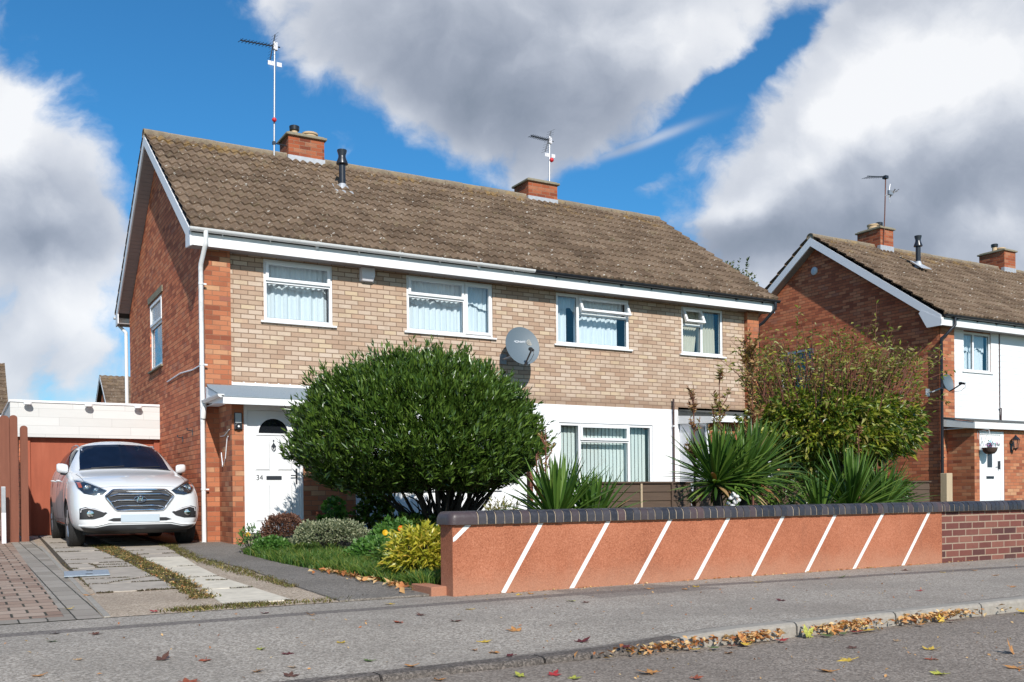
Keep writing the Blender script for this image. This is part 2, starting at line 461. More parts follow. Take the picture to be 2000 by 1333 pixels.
def tiles_mat(name):
    m_, t, b = mat(name)
    P = t.n('ShaderNodeNewGeometry').outputs['Position']
    x, y, z = t.xyz(P)[:3]
    cell = t.cxyz(t.m('FLOOR', t.m('DIVIDE', x, 0.30)), t.m('FLOOR', t.m('DIVIDE', t.m('SUBTRACT', z, 4.985), 0.1957)), 0.0)
    w = t.n('ShaderNodeTexWhiteNoise', noise_dimensions='3D'); t.set(w, 0, cell)
    n1 = t.noise(P, 0.8, 5, 0.6); n2 = t.noise(P, 14, 6, 0.7); n3 = t.noise(P, 60, 4, 0.7)
    f = t.m('ADD', t.m('MULTIPLY', n2, 0.6), t.m('ADD', t.m('MULTIPLY', w.outputs['Value'], 0.22), t.m('MULTIPLY', n1, 0.35)))
    c = t.ramp(f, [(0.25, (0.045, 0.030, 0.020)), (0.5, (0.122, 0.082, 0.054)), (0.68, (0.185, 0.128, 0.086)), (0.9, (0.275, 0.205, 0.15))])
    c = t.mix(t.m('MULTIPLY', t.step(t.noise(P, 3.5, 6, 0.7), 0.55, 0.72), 0.5), c, (0.15, 0.125, 0.065))
    # lichen: small pale spots and ochre patches near the ridge
    vo = t.n('ShaderNodeTexVoronoi', feature='F1'); t.set(vo, 'Vector', t.vm('ADD', P, t.vm('MULTIPLY', wnoise(t, P, 30), (0.035, 0.035, 0.035)))); vo.inputs['Scale'].default_value = 5.0
    spot = t.m('MULTIPLY', t.m('LESS_THAN', vo.outputs['Distance'], 0.12), t.m('GREATER_THAN', t.noise(P, 1.3, 3, 0.6), 0.46))
    c = t.mix(t.m('MULTIPLY', spot, 0.85), c, (0.50, 0.46, 0.40))
    vo2 = t.n('ShaderNodeTexVoronoi', feature='F1'); t.set(vo2, 'Vector', P); vo2.inputs['Scale'].default_value = 11
    c = t.mix(t.m('MULTIPLY', t.m('LESS_THAN', vo2.outputs['Distance'], 0.16), 0.55), c, (0.40, 0.36, 0.28))
    och = t.m('MULTIPLY', t.step(t.noise(P, 2.4, 6, 0.7), 0.5, 0.66), t.step(z, 6.9, 7.8))
    c = t.mix(t.m('MULTIPLY', och, 0.6), c, (0.33, 0.20, 0.055))
    t.set(b, 'Base Color', c)
    b.inputs['Roughness'].default_value = 0.92
    b.inputs['Specular IOR Level'].default_value = 0.2
    bn = t.n('ShaderNodeBump'); bn.inputs['Strength'].default_value = 0.7; bn.inputs['Distance'].default_value = 0.006
    t.set(bn, 'Height', t.m('ADD', n3, n2)); t.set(b, 'Normal', bn.outputs[0])
    return m_
def wnoise(t, P, sc):
    nd = t.n('ShaderNodeTexNoise'); t.set(nd, 'Vector', P); nd.inputs['Scale'].default_value = sc
    return t.vm('SUBTRACT', nd.outputs['Color'], (0.5, 0.5, 0.5))
M['tiles'] = tiles_mat('roof_tiles')

def leaf_mat(name, stops, rough=0.35, trans=0.25, spec=0.5):
    m_ = bpy.data.materials.new(name); m_.use_nodes = True
    t = NT(m_.node_tree); b = m_.node_tree.nodes['Principled BSDF']
    g = t.n('ShaderNodeNewGeometry')
    f = t.m('ADD', t.m('MULTIPLY', g.outputs['Random Per Island'], 0.75), t.m('MULTIPLY', t.noise(g.outputs['Position'], 3.0, 3, 0.6), 0.3))
    c = t.ramp(f, stops)
    t.set(b, 'Base Color', c)
    b.inputs['Roughness'].default_value = rough
    b.inputs['Specular IOR Level'].default_value = spec
    tr = t.n('ShaderNodeBsdfTranslucent'); t.set(tr, 'Color', t.mix(1.0, c, (1.3, 1.5, 0.6), 'MULTIPLY'))
    mx = t.n('ShaderNodeMixShader'); mx.inputs[0].default_value = trans
    t.set(mx, 1, b.outputs[0]); t.set(mx, 2, tr.outputs[0])
    t.set(m_.node_tree.nodes['Material Output'], 0, mx.outputs[0])
    return m_
M['laurel'] = leaf_mat('laurel_leaf', [(0.1, (0.022, 0.045, 0.008)), (0.5, (0.05, 0.098, 0.014)), (0.85, (0.105, 0.17, 0.025)), (1.0, (0.18, 0.25, 0.05))], 0.28, 0.10, 0.55)
M['yucca'] = leaf_mat('yucca_leaf', [(0.1, (0.03, 0.07, 0.014)), (0.45, (0.065, 0.135, 0.022)), (0.85, (0.15, 0.24, 0.04)), (1.0, (0.34, 0.35, 0.10))], 0.38, 0.2)
M['shrubleaf'] = leaf_mat('mixed_shrub_leaf', [(0.1, (0.045, 0.09, 0.012)), (0.4, (0.12, 0.18, 0.02)), (0.7, (0.25, 0.28, 0.03)), (0.92, (0.40, 0.36, 0.05)), (1.0, (0.32, 0.17, 0.04))], 0.4, 0.3)
M['dryleaf'] = leaf_mat('dry_brown_leaf', [(0.1, (0.13, 0.05, 0.022)), (0.5, (0.24, 0.105, 0.04)), (0.8, (0.42, 0.26, 0.11)), (1.0, (0.62, 0.46, 0.24))], 0.6, 0.2)
M['olive'] = leaf_mat('olive_twig_leaf', [(0.1, (0.13, 0.10, 0.03)), (0.5, (0.22, 0.18, 0.045)), (0.8, (0.28, 0.28, 0.06)), (1.0, (0.30, 0.22, 0.08))], 0.5, 0.3)
M['yellowvar'] = leaf_mat('yellow_variegated_leaf', [(0.05, (0.10, 0.15, 0.02)), (0.35, (0.34, 0.33, 0.03)), (0.7, (0.55, 0.47, 0.06)), (1.0, (0.62, 0.38, 0.07))], 0.35, 0.3)
M['greyvar'] = leaf_mat('grey_variegated_leaf', [(0.05, (0.05, 0.07, 0.03)), (0.4, (0.16, 0.19, 0.10)), (0.75, (0.36, 0.36, 0.22)), (1.0, (0.50, 0.47, 0.32))], 0.5, 0.2)
M['purple'] = leaf_mat('bronze_leaf', [(0.1, (0.06, 0.025, 0.02)), (0.5, (0.14, 0.06, 0.04)), (0.9, (0.26, 0.13, 0.08)), (1.0, (0.35, 0.22, 0.12))], 0.5, 0.2)
M['herb'] = leaf_mat('bright_herb_leaf', [(0.1, (0.04, 0.11, 0.015)), (0.5, (0.075, 0.18, 0.03)), (1.0, (0.16, 0.28, 0.06))], 0.5, 0.3)
M['grass'] = leaf_mat('grass_blade', [(0.05, (0.03, 0.085, 0.012)), (0.55, (0.08, 0.165, 0.022)), (0.8, (0.19, 0.24, 0.04)), (1.0, (0.42, 0.30, 0.07))], 0.55, 0.3)
M['weeds'] = leaf_mat('dry_weed', [(0.0, (0.05, 0.03, 0.012)), (0.35, (0.10, 0.065, 0.02)), (0.6, (0.09, 0.11, 0.02)), (0.8, (0.22, 0.18, 0.05)), (1.0, (0.45, 0.32, 0.14))], 0.7, 0.2)
M['litter'] = leaf_mat('leaf_litter', [(0.0, (0.16, 0.055, 0.02)), (0.3, (0.45, 0.16, 0.05)), (0.6, (0.60, 0.34, 0.13)), (0.85, (0.70, 0.50, 0.26)), (1.0, (0.66, 0.46, 0.06))], 0.7, 0.15)
M['treeleaf'] = leaf_mat('tree_leaf', [(0.1, (0.035, 0.06, 0.015)), (0.6, (0.08, 0.11, 0.025)), (1.0, (0.18, 0.17, 0.04))], 0.5, 0.25)
M['bark'] = simple('dark_bark', (0.035, 0.028, 0.022), 0.9, var=0.4, nscale=30, bump=0.8, bscale=60)
M['stalk'] = simple('reddish_stalk', (0.14, 0.05, 0.03), 0.7, var=0.3)

# ------------------------------------------------------------------ ground
def gz(x, y):
    return 0.0 if y < 7 else 0.0125 * (y - 7)
def smooth01(x):
    x = max(0, min(1, x)); return x * x * (3 - 2 * x)
KERB_BACK, KERB_FRONT = 4.36, 4.235
def kerbz(x):               # kerb top: lowered outside the driveway, full height to the right
    return -0.045 + 0.045 * smooth01((x - 2.9) / 1.1)
def pavz(x, y):
    k = kerbz(x)
    f = smooth01((y - KERB_BACK) / 1.6)
    return k * (1 - f)
def roadz(x, y):
    return -0.072 - 0.012 * smooth01((x - 2.9) / 1.1) + 0.004 * max(0, 4.2 - y)

def tarmac_mat(name, base, light, strips=False, spk=1.0):
    m_, t, b = mat(name)
    P = t.n('ShaderNodeNewGeometry').outputs['Position']
    x, y, z = t.xyz(P)[:3]
    vo = t.n('ShaderNodeTexVoronoi', feature='F1'); t.set(vo, 'Vector', P); vo.inputs['Scale'].default_value = 100
    sp = t.xyz(vo.outputs['Color'])[0]
    n = t.noise(P, 1.1, 5, 0.6); n2 = t.noise(P, 70, 3, 0.7)
    f = t.m('ADD', t.m('MULTIPLY', sp, 0.62 * spk), t.m('MULTIPLY', n2, 0.38))
    c = t.ramp(f, [(0.10, tuple(k * 0.45 for k in base)), (0.45, base), (0.8, light), (0.97, tuple(min(1, k * 1.45) for k in light))])
    c = t.mix(t.m('MULTIPLY', t.step(n, 0.42, 0.62), 0.32), c, tuple(k * 0.6 for k in base))
    c = t.mix(t.m('MULTIPLY', t.step(t.noise(P, 0.35, 3, 0.6), 0.5, 0.65), 0.15), c, (0.20, 0.15, 0.12))
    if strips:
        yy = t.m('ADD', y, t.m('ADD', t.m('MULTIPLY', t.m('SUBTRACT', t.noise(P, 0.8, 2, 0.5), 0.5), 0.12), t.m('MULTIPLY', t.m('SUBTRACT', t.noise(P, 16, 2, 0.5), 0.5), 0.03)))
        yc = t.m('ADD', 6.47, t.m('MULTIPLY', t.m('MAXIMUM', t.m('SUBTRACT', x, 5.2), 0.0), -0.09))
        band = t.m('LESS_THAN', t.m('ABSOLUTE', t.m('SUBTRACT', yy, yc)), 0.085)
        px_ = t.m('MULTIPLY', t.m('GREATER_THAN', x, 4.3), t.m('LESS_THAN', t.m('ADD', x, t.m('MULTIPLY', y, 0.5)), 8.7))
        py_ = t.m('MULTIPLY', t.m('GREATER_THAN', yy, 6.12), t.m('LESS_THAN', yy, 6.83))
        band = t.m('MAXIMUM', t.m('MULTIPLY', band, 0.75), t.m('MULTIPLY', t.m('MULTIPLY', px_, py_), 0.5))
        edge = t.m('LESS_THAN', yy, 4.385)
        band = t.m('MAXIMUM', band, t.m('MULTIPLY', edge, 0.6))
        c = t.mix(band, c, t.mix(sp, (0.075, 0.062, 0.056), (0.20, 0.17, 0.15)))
    t.set(b, 'Base Color', c)
    b.inputs['Roughness'].default_value = 0.88
    b.inputs['Specular IOR Level'].default_value = 0.3
    bn = t.n('ShaderNodeBump'); bn.inputs['Strength'].default_value = 0.9; bn.inputs['Distance'].default_value = 0.006
    t.set(bn, 'Height', t.m('ADD', sp, n2)); t.set(b, 'Normal', bn.outputs[0])
    return m_
M['road'] = tarmac_mat('road_asphalt', (0.245, 0.198, 0.158), (0.41, 0.345, 0.285))
M['pave'] = tarmac_mat('pavement_asphalt', (0.335, 0.288, 0.237), (0.53, 0.465, 0.392), strips=True)
M['tarmac'] = tarmac_mat('path_tarmac', (0.195, 0.17, 0.143), (0.33, 0.29, 0.25))
M['kerb'] = simple('concrete_kerb', (0.32, 0.285, 0.24), 0.9, var=0.25, nscale=25, bump=0.6, bscale=90, dirt=((0.19, 0.165, 0.135), 0.6, 5))
M['apron'] = tarmac_mat('worn_concrete', (0.42, 0.32, 0.23), (0.62, 0.51, 0.39))
M['slab'] = simple('pale_slab', (0.62, 0.545, 0.43), 0.9, var=0.22, nscale=9, bump=0.5, bscale=80, dirt=((0.24, 0.19, 0.14), 0.5, 2.2))
M['slabgrey'] = simple('grey_slab', (0.40, 0.34, 0.275), 0.9, var=0.28, nscale=7, bump=0.6, bscale=80, dirt=((0.14, 0.11, 0.09), 0.5, 2.5))
M['kerbdark'] = tarmac_mat('dirty_dropped_kerb', (0.12, 0.10, 0.085), (0.24, 0.20, 0.17))
M['soil'] = simple('soil', (0.055, 0.035, 0.022), 0.95, var=0.4, nscale=20, bump=1.0, bscale=30)
M['lawn'] = simple('lawn_ground', (0.05, 0.075, 0.02), 0.95, var=0.4, nscale=6, bump=0.6, bscale=30)

def grid(x0, x1, nx, y0, y1, ny, zf):
    xs = np.linspace(x0, x1, nx) if np.isscalar(nx) else nx
    ys = np.linspace(y0, y1, ny) if np.isscalar(ny) else ny
    V = [(x, y, zf(x, y)) for y in ys for x in xs]
    n = len(xs)
    F = [(j * n + i, j * n + i + 1, (j + 1) * n + i + 1, (j + 1) * n + i) for j in range(len(ys) - 1) for i in range(n - 1)]
    return np.array(V), np.array(F)
V, F = grid(0, 0, np.array([-600, -60, 0, 3, 10, 20, 60, 600.0]), 0, 0, np.array([-600, -60, 4.0, 7.0, 20, 60, 200, 900.0]), lambda x, y: (-0.16 if y < 6.9 else 0.0125 * (min(y, 60) - 7) - 0.012))
tag(npmesh('ground', V, F, M['lawn']), kind='structure')
V, F = grid(0, 0, np.array([-60, -20, -5, 0, 2, 4, 6, 8, 12, 20, 80.0]), 0, 0, np.array([-9, -3, 0, 2, 3, 4.0, 4.25]), roadz)
tag(npmesh('road', V, F, M['road']), kind='structure')
xs = np.concatenate([[-60, -20, -5, 0, 1, 2, 2.6], np.linspace(2.8, 4.2, 15), [5, 6, 8, 12, 20, 80]])
V, F = grid(0, 0, xs, 0, 0, np.concatenate([np.linspace(KERB_BACK, 6.0, 12), [6.5, 7.02]]), pavz)
tag(npmesh('pavement', V, F, M['pave']), kind='structure')
kb = MB()
xk = -20.0
while xk < 30:
    L = 0.905
    segs = 4
    kb.cur = 1 if xk + L / 2 < 3.1 else 0
    for k in range(segs):
        a0 = xk + L * k / segs + (0.007 if k == 0 else 0); a1 = xk + L * (k + 1) / segs - (0.008 if k == segs - 1 else 0)
        z0, z1 = kerbz(a0), kerbz(a1)
        r_ = 0.022
        pr = [(KERB_BACK - 0.002, 0.003), (KERB_FRONT + r_, 0.003), (KERB_FRONT + 0.006, -0.007), (KERB_FRONT, -r_), (KERB_FRONT - 0.006, -0.2), (KERB_BACK - 0.002, -0.2)]
        v = [(a0, p[0], z0 + p[1]) for p in pr] + [(a1, p[0], z1 + p[1]) for p in pr]
        n = len(pr)
        kb.add(v, [(i, (i + 1) % n, (i + 1) % n + n, i + n) for i in range(n)] + [tuple(range(n)), tuple(range(2 * n - 1, n - 1, -1))])
    xk += L
tag(build('kerb', kb, [M['kerb'], M['kerbdark']]), kind='structure')

# block paving of the neighbouring drive
def paving_mat():
    m_, t, b = mat('block_paving')
    P = t.n('ShaderNodeNewGeometry').outputs['Position']
    x, y, z = t.xyz(P)[:3]
    wz = wnoise(t, P, 12); wx, wy, _ = t.xyz(wz)[:3]
    x2 = t.m('ADD', x, t.m('MULTIPLY', wx, 0.012)); y2 = t.m('ADD', y, t.m('MULTIPLY', wy, 0.012))
    border = t.m('MAXIMUM', t.m('GREATER_THAN', x2, t.m('ADD', 0.62, t.m('MULTIPLY', t.m('SUBTRACT', y, 7.0), 0.012))), t.m('LESS_THAN', y2, 7.23))
    def cells(u, v, w_, h_):
        rv = t.m('DIVIDE', v, h_); row = t.m('FLOOR', rv)
        uo = t.m('ADD', t.m('DIVIDE', u, w_), t.m('MULTIPLY', t.m('FLOORED_MODULO', row, 2.0), 0.5))
        cl = t.m('FLOOR', uo); fx = t.m('FRACT', uo); fy = t.m('FRACT', rv)
        d = t.m('MINIMUM', t.m('MULTIPLY', t.m('MINIMUM', fx, t.m('SUBTRACT', 1.0, fx)), w_), t.m('MULTIPLY', t.m('MINIMUM', fy, t.m('SUBTRACT', 1.0, fy)), h_))
        w = t.n('ShaderNodeTexWhiteNoise', noise_dimensions='2D'); t.set(w, 0, t.cxyz(cl, row, 0.0))
        return d, w.outputs['Value']
    d, w = cells(x2, y2, 0.21, 0.21)
    d2, w2 = cells(y2, x2, 0.36, 0.17)
    br = t.step(d, 0.003, 0.010); br2 = t.step(d2, 0.002, 0.006)
    c = t.ramp(w, [(0, (0.25, 0.155, 0.108)), (0.5, (0.32, 0.215, 0.155)), (1, (0.39, 0.285, 0.215))])
    cg = t.ramp(w2, [(0, (0.23, 0.195, 0.155)), (1, (0.33, 0.285, 0.235))])
    sp = t.noise(P, 110, 3, 0.7)
    c = t.mix(border, c, cg)
    brr = t.mix(border, br, br2)
    c = t.mix(0.6, c, t.mix(sp, (0.25, 0.25, 0.25), (0.78, 0.78, 0.78)), 'OVERLAY')
    c = t.mix(t.m('MULTIPLY', t.step(t.noise(P, 1.6, 5, 0.6), 0.5, 0.7), 0.3), c, (0.15, 0.11, 0.09))
    c = t.mix(brr, t.mix(t.noise(P, 8, 3, 0.6), (0.035, 0.028, 0.02), (0.06, 0.06, 0.025)), c)
    t.set(b, 'Base Color', c); b.inputs['Roughness'].default_value = 0.9
    bn = t.n('ShaderNodeBump'); bn.inputs['Strength'].default_value = 1.0; bn.inputs['Distance'].default_value = 0.012
    t.set(bn, 'Height', t.m('ADD', brr, t.m('MULTIPLY', sp, 0.3))); t.set(b, 'Normal', bn.outputs[0])
    return m_
M['paving'] = paving_mat()
def sheet(name, poly, z, m_, thick=0.0, kind='structure'):
    mb = MB()
    n = len(poly)
    # subdivide long polygons by simple fan is fine: surfaces are planar in y
    top = [(x, y, gz(x, y) + z) for x, y in poly]
    mb.add(top, [tuple(range(n))])
    if thick:
        bot = [(x, y, gz(x, y) + z - thick) for x, y in poly]
        mb.v.extend(bot)
        for i in range(n):
            j = (i + 1) % n
            mb.f.append((i, j, j + n, i + n)); mb.mi.append(0)
    o = build(name, mb, m_, fix=False)
    return tag(o, kind=kind)
sheet('block_paving', [(-9, 7.02), (0.845, 7.02), (1.12, 19.4), (1.12, 30), (-9, 30)], 0.004, M['paving'])
sheet('driveway', [(0.845, 7.02), (3.42, 7.02), (3.42, 30), (1.12, 30), (1.12, 19.4)], 0.003, M['apron'])
# thin concrete edging between the two drives
eb = MB()
y0 = 7.02
while y0 < 16:
    y1 = y0 + 0.9
    xa = 0.85 + (y0 - 7) * 0.022; xb = 0.85 + (y1 - 7) * 0.022
    eb.prism([(xa, y0 + 0.006, gz(0, y0) - 0.05), (xa + 0.045, y0 + 0.006, gz(0, y0) - 0.05), (xb + 0.045, y1 - 0.006, gz(0, y1) - 0.05), (xb, y1 - 0.006, gz(0, y1) - 0.05)], (0, 0, 0.062))
    y0 = y1
tag(build('driveway_edging', eb, M['kerb'], bevel=0.006), kind='structure')
M['joint'] = simple('mossy_joint_soil', (0.06, 0.042, 0.025), 0.95, var=0.5, nscale=12, bump=1.0, bscale=40, dirt=((0.07, 0.08, 0.02), 0.7, 5))
sheet('driveway_joints', [(1.0, 8.7), (1.93, 8.7), (2.0, 12.6), (2.05, 19.4), (1.25, 19.4), (1.02, 12)], 0.006, M['joint'])
sheet('driveway_joints', [(1.73, 7.4), (2.22, 7.4), (2.20, 10), (2.42, 12.3), (2.84, 15), (2.9, 19.4), (2.06, 19.4), (2.01, 12.6), (1.94, 9.0)], 0.0065, M['joint'])
# concrete slabs of the two wheel tracks, gaps left open
slabs = MB()
def edge(pts, y):
    for (ya, xa), (yb, xb) in zip(pts, pts[1:]):
        if y <= yb: return xa + (xb - xa) * (y - ya) / (yb - ya)
    return pts[-1][1]
LL = [(7.0, 0.95), (10, 1.02), (16, 1.2), (20, 1.3)]; LR = [(7.0, 1.62), (9.5, 1.66), (12.7, 1.72), (16, 1.72), (20, 1.8)]
RL = [(7.0, 1.68), (9, 1.86), (12.6, 1.98), (15.5, 2.05), (20, 2.1)]; RRr = [(7.0, 2.24), (10, 2.20), (12.3, 2.42), (15, 2.68), (20, 2.8)]
JOINTS = []
def slabrow(La, Lb, ys, cur, gap=0.034):
    for y_ in ys[:-1]: JOINTS.append((edge(La, y_), edge(Lb, y_), y_))
    for ya, yb, c in zip(ys, ys[1:], cur):
        slabs.cur = c
        ya2, yb2 = ya + gap * random.uniform(0.4, 1.2), yb - gap * random.uniform(0.4, 1.2)
        sk = random.uniform(-0.03, 0.03); sk2 = random.uniform(-0.03, 0.03)
        tz = random.uniform(0.008, 0.016)
        n = 9
        def wob(): return random.uniform(-0.008, 0.008)
        fr = [(edge(La, ya2) + (edge(Lb, ya2) - edge(La, ya2)) * k / n, ya2 + sk * (k / n - 0.5) + wob()) for k in range(n + 1)]
        bk = [(edge(La, yb2) + (edge(Lb, yb2) - edge(La, yb2)) * k / n, yb2 + sk2 * (k / n - 0.5) + wob()) for k in range(n, -1, -1)]
        poly = fr + bk
        slabs.prism([(x, y, gz(x, y) - 0.02) for x, y in poly], (0, 0, 0.02 + tz))
slabrow(LL, LR, [8.65, 9.42, 9.95, 11.35, 12.05, 12.75, 14.4, 15.3, 16.8, 18.6, 19.4], [1, 1, 1, 1, 1, 1, 1, 1, 1, 1])
slabrow(RL, RRr, [7.28, 8.4, 9.6, 11.0, 12.55, 13.3, 14.1, 15.2, 16.6, 18.0, 19.4], [0, 0, 0, 0, 1, 1, 1, 1, 1, 1], gap=0.018)
tag(build('driveway_slabs', slabs, [M['slab'], M['slabgrey']], bevel=0.006), kind='structure')
sheet('path', [(2.52, 7.03), (3.38, 7.03), (3.30, 8.75), (3.18, 10.6), (3.2, 12.5), (3.42, 13.6), (3.9, 14.5), (3.9, 15.53), (2.95, 15.53), (2.75, 14.4), (2.58, 12.4), (2.66, 10.2), (2.58, 8.77)], 0.016, M['tarmac'], 0.03)
sheet('flower_bed', [(3.39, 7.12), (14, 7.12), (14, 15.5), (3.9, 15.5), (3.9, 14.5), (3.42, 13.6), (3.21, 12.5), (3.19, 10.6), (3.31, 8.75)], 0.010, M['soil'], 0.03)

# drain cover set in the drive
dc = thing('drain_cover', (1.08, 10.55, gz(0, 10.5)), 'galvanised steel drain cover set across the slabs of the drive', 'drain cover')
M['galv'] = simple('galvanised_steel', (0.36, 0.41, 0.45), 0.5, metal=0.35, var=0.25, nscale=30, bump=0.5, bscale=200)
mb = MB(); z = gz(0, 10.5)
mb.prism([(0.885, 10.24, z + 0.012), (1.30, 10.24, z + 0.012), (1.36, 10.86, z + 0.018), (0.94, 10.86, z + 0.018)], (0, 0, 0.012))
build('lid', mb, M['galv'], dc, bevel=0.004)
mb = MB(); mb.box(1.09, 1.15, 10.33, 10.36, z + 0.024, z + 0.030); build('keyhole', mb, M['black'], dc); mb = MB(); mb.box(1.14, 1.2, 10.74, 10.77, z + 0.027, z + 0.034); build('keyhole', mb, M['black'], dc)

# ------------------------------------------------------------------ roof
PT = 0.681
def tile_roof(name, x0, x1, yf, yr, ze, zr, parent, m_=None, wave=0.152, rows=14, fine=True):
    """both slopes as overlapping courses of rolled concrete tiles"""
    ym = (yf + yr) / 2
    spw = 8 if fine else 4
    nwav = int(round((x1 - x0) / wave))
    nx = nwav * spw + 1
    xs_ = np.linspace(x0, x1, nx)
    ph = (np.arange(nx) % spw) / spw
    prof = 0.044 * np.clip(0.5 + 0.5 * np.cos(2 * np.pi * ph), 0, 1) ** 0.9
    Vs, Fs = [], []
    base = 0
    for side in (0, 1):
        ya, yb = (yf, ym) if side == 0 else (yr, ym)
        L = math.hypot(abs(yb - ya), zr - ze)
        dy, dz = (yb - ya) / L, (zr - ze) / L
        ny, nz_ = -dz * (1 if side == 0 else -1), abs(dy)
        for r_ in range(rows):
            s0 = L * r_ / rows - 0.03; s1 = min(L * (r_ + 1) / rows + 0.01, L)
            jit = np.repeat(rng.uniform(-0.006, 0.006, nwav // 2 + 2), spw * 2)[:nx]
            lif = np.repeat(rng.uniform(-0.002, 0.004, nwav // 2 + 2), spw * 2)[:nx]
            lines = []
            scal = -0.022 * (prof / 0.044)
            for (s_, hh, nose) in ((s0, -0.015, 1), (s0, 0.036, 1), (s0 + 0.02, 0.044, 1), ((s0 + s1) / 2, 0.024, 0), (s1, 0.004, 0)):
                h = prof + hh + lif
                if hh < 0: h = prof * 1.0 + hh
                ss = s_ + (jit + scal if nose else 0)
                lines.append(np.stack([xs_, ya + dy * ss + ny * h, ze + dz * ss + nz_ * h], 1))
            nl = len(lines)
            Vs.append(np.concatenate(lines))
            idx = np.arange(nl * nx).reshape(nl, nx) + base
            a = idx[:-1, :-1].ravel(); b_ = idx[:-1, 1:].ravel(); c_ = idx[1:, 1:].ravel(); d_ = idx[1:, :-1].ravel()
            q = np.stack([a, b_, c_, d_], 1) if side == 0 else np.stack([a, d_, c_, b_], 1)
            Fs.append(q)
            base += nl * nx
    o = npmesh(name, np.concatenate(Vs), np.concatenate(Fs), m_ or M['tiles'], parent, smooth=True)
    o.data.set_sharp_from_angle(angle=R(50))
    return o
def under_roof(mb, x0, x1, yf, yr, ze, zr, d=0.03, th=0.04):
    ym = (yf + yr) / 2
    mb.prism([(x0, yf + 0.03, ze - d), (x0, ym, zr - d), (x0, yr - 0.03, ze - d), (x0, yr - 0.03, ze - d - th), (x0, ym, zr - d - th), (x0, yf + 0.03, ze - d - th)], (x1 - x0, 0, 0))
def ridge(x0, x1, ym, zr, parent, roof):
    mb = MB()
    x = x0
    while x < x1 - 0.05:
        xe = min(x + 0.45, x1)
        r0, dz = 0.125, random.uniform(-0.006, 0.006)
        pr = []
        for k in range(9):
            a = R(200) - R(220) * k / 8
            pr.append((r0 * math.cos(a), r0 * 0.85 * math.sin(a)))
        pts = [(x + 0.006, ym + p[0], zr - 0.03 + p[1] + dz) for p in pr] + [(x + 0.006, ym + p[0] * 0.82, zr - 0.03 + p[1] * 0.8 + dz) for p in reversed(pr)]
        mb.prism(pts, (xe - x - 0.012, 0, 0))
        x = xe
    mb.cur = 1
    mb.box(x0 + 0.02, x1 - 0.02, ym - 0.10, ym + 0.10, zr - 0.12, zr + 0.045)
    return build('ridge', mb, [M['ridge'], M['mortar']], roof, smooth=40)
M['ridge'] = simple('ridge_tile', (0.20, 0.155, 0.105), 0.92, var=0.4, nscale=10, bump=0.8, bscale=60, dirt=((0.33, 0.21, 0.07), 0.6, 3))
M['mortar'] = simple('old_mortar', (0.30, 0.25, 0.19), 0.95, var=0.3, nscale=16)

# ------------------------------------------------------------------ walls with openings
def wall_y(mb, x0, x1, z0, z1, y, holes=(), depth=0.12, matfun=None):
    """wall facing -Y at y with rectangular holes (x0,x1,z0,z1) and reveals"""
    xs_ = sorted({x0, x1, *[h[0] for h in holes], *[h[1] for h in holes]})
    zs_ = sorted({z0, z1, *[h[2] for h in holes], *[h[3] for h in holes]})
    for xa, xb in zip(xs_, xs_[1:]):
        for za, zb in zip(zs_, zs_[1:]):
            cx, cz = (xa + xb) / 2, (za + zb) / 2
            if any(h[0] < cx < h[1] and h[2] < cz < h[3] for h in holes): continue
            mb.quad((xa, y, za), (xb, y, za), (xb, y, zb), (xa, y, zb))
    for h in holes:
        a, b_, c_, d_ = h[:4]; e = y + depth
        mb.quad((a, y, c_), (a, y, d_), (a, e, d_), (a, e, c_))
        mb.quad((b_, y, c_), (b_, e, c_), (b_, e, d_), (b_, y, d_))
        mb.quad((a, y, c_), (a, e, c_), (b_, e, c_), (b_, y, c_))
        mb.quad((a, y, d_), (b_, y, d_), (b_, e, d_), (a, e, d_))

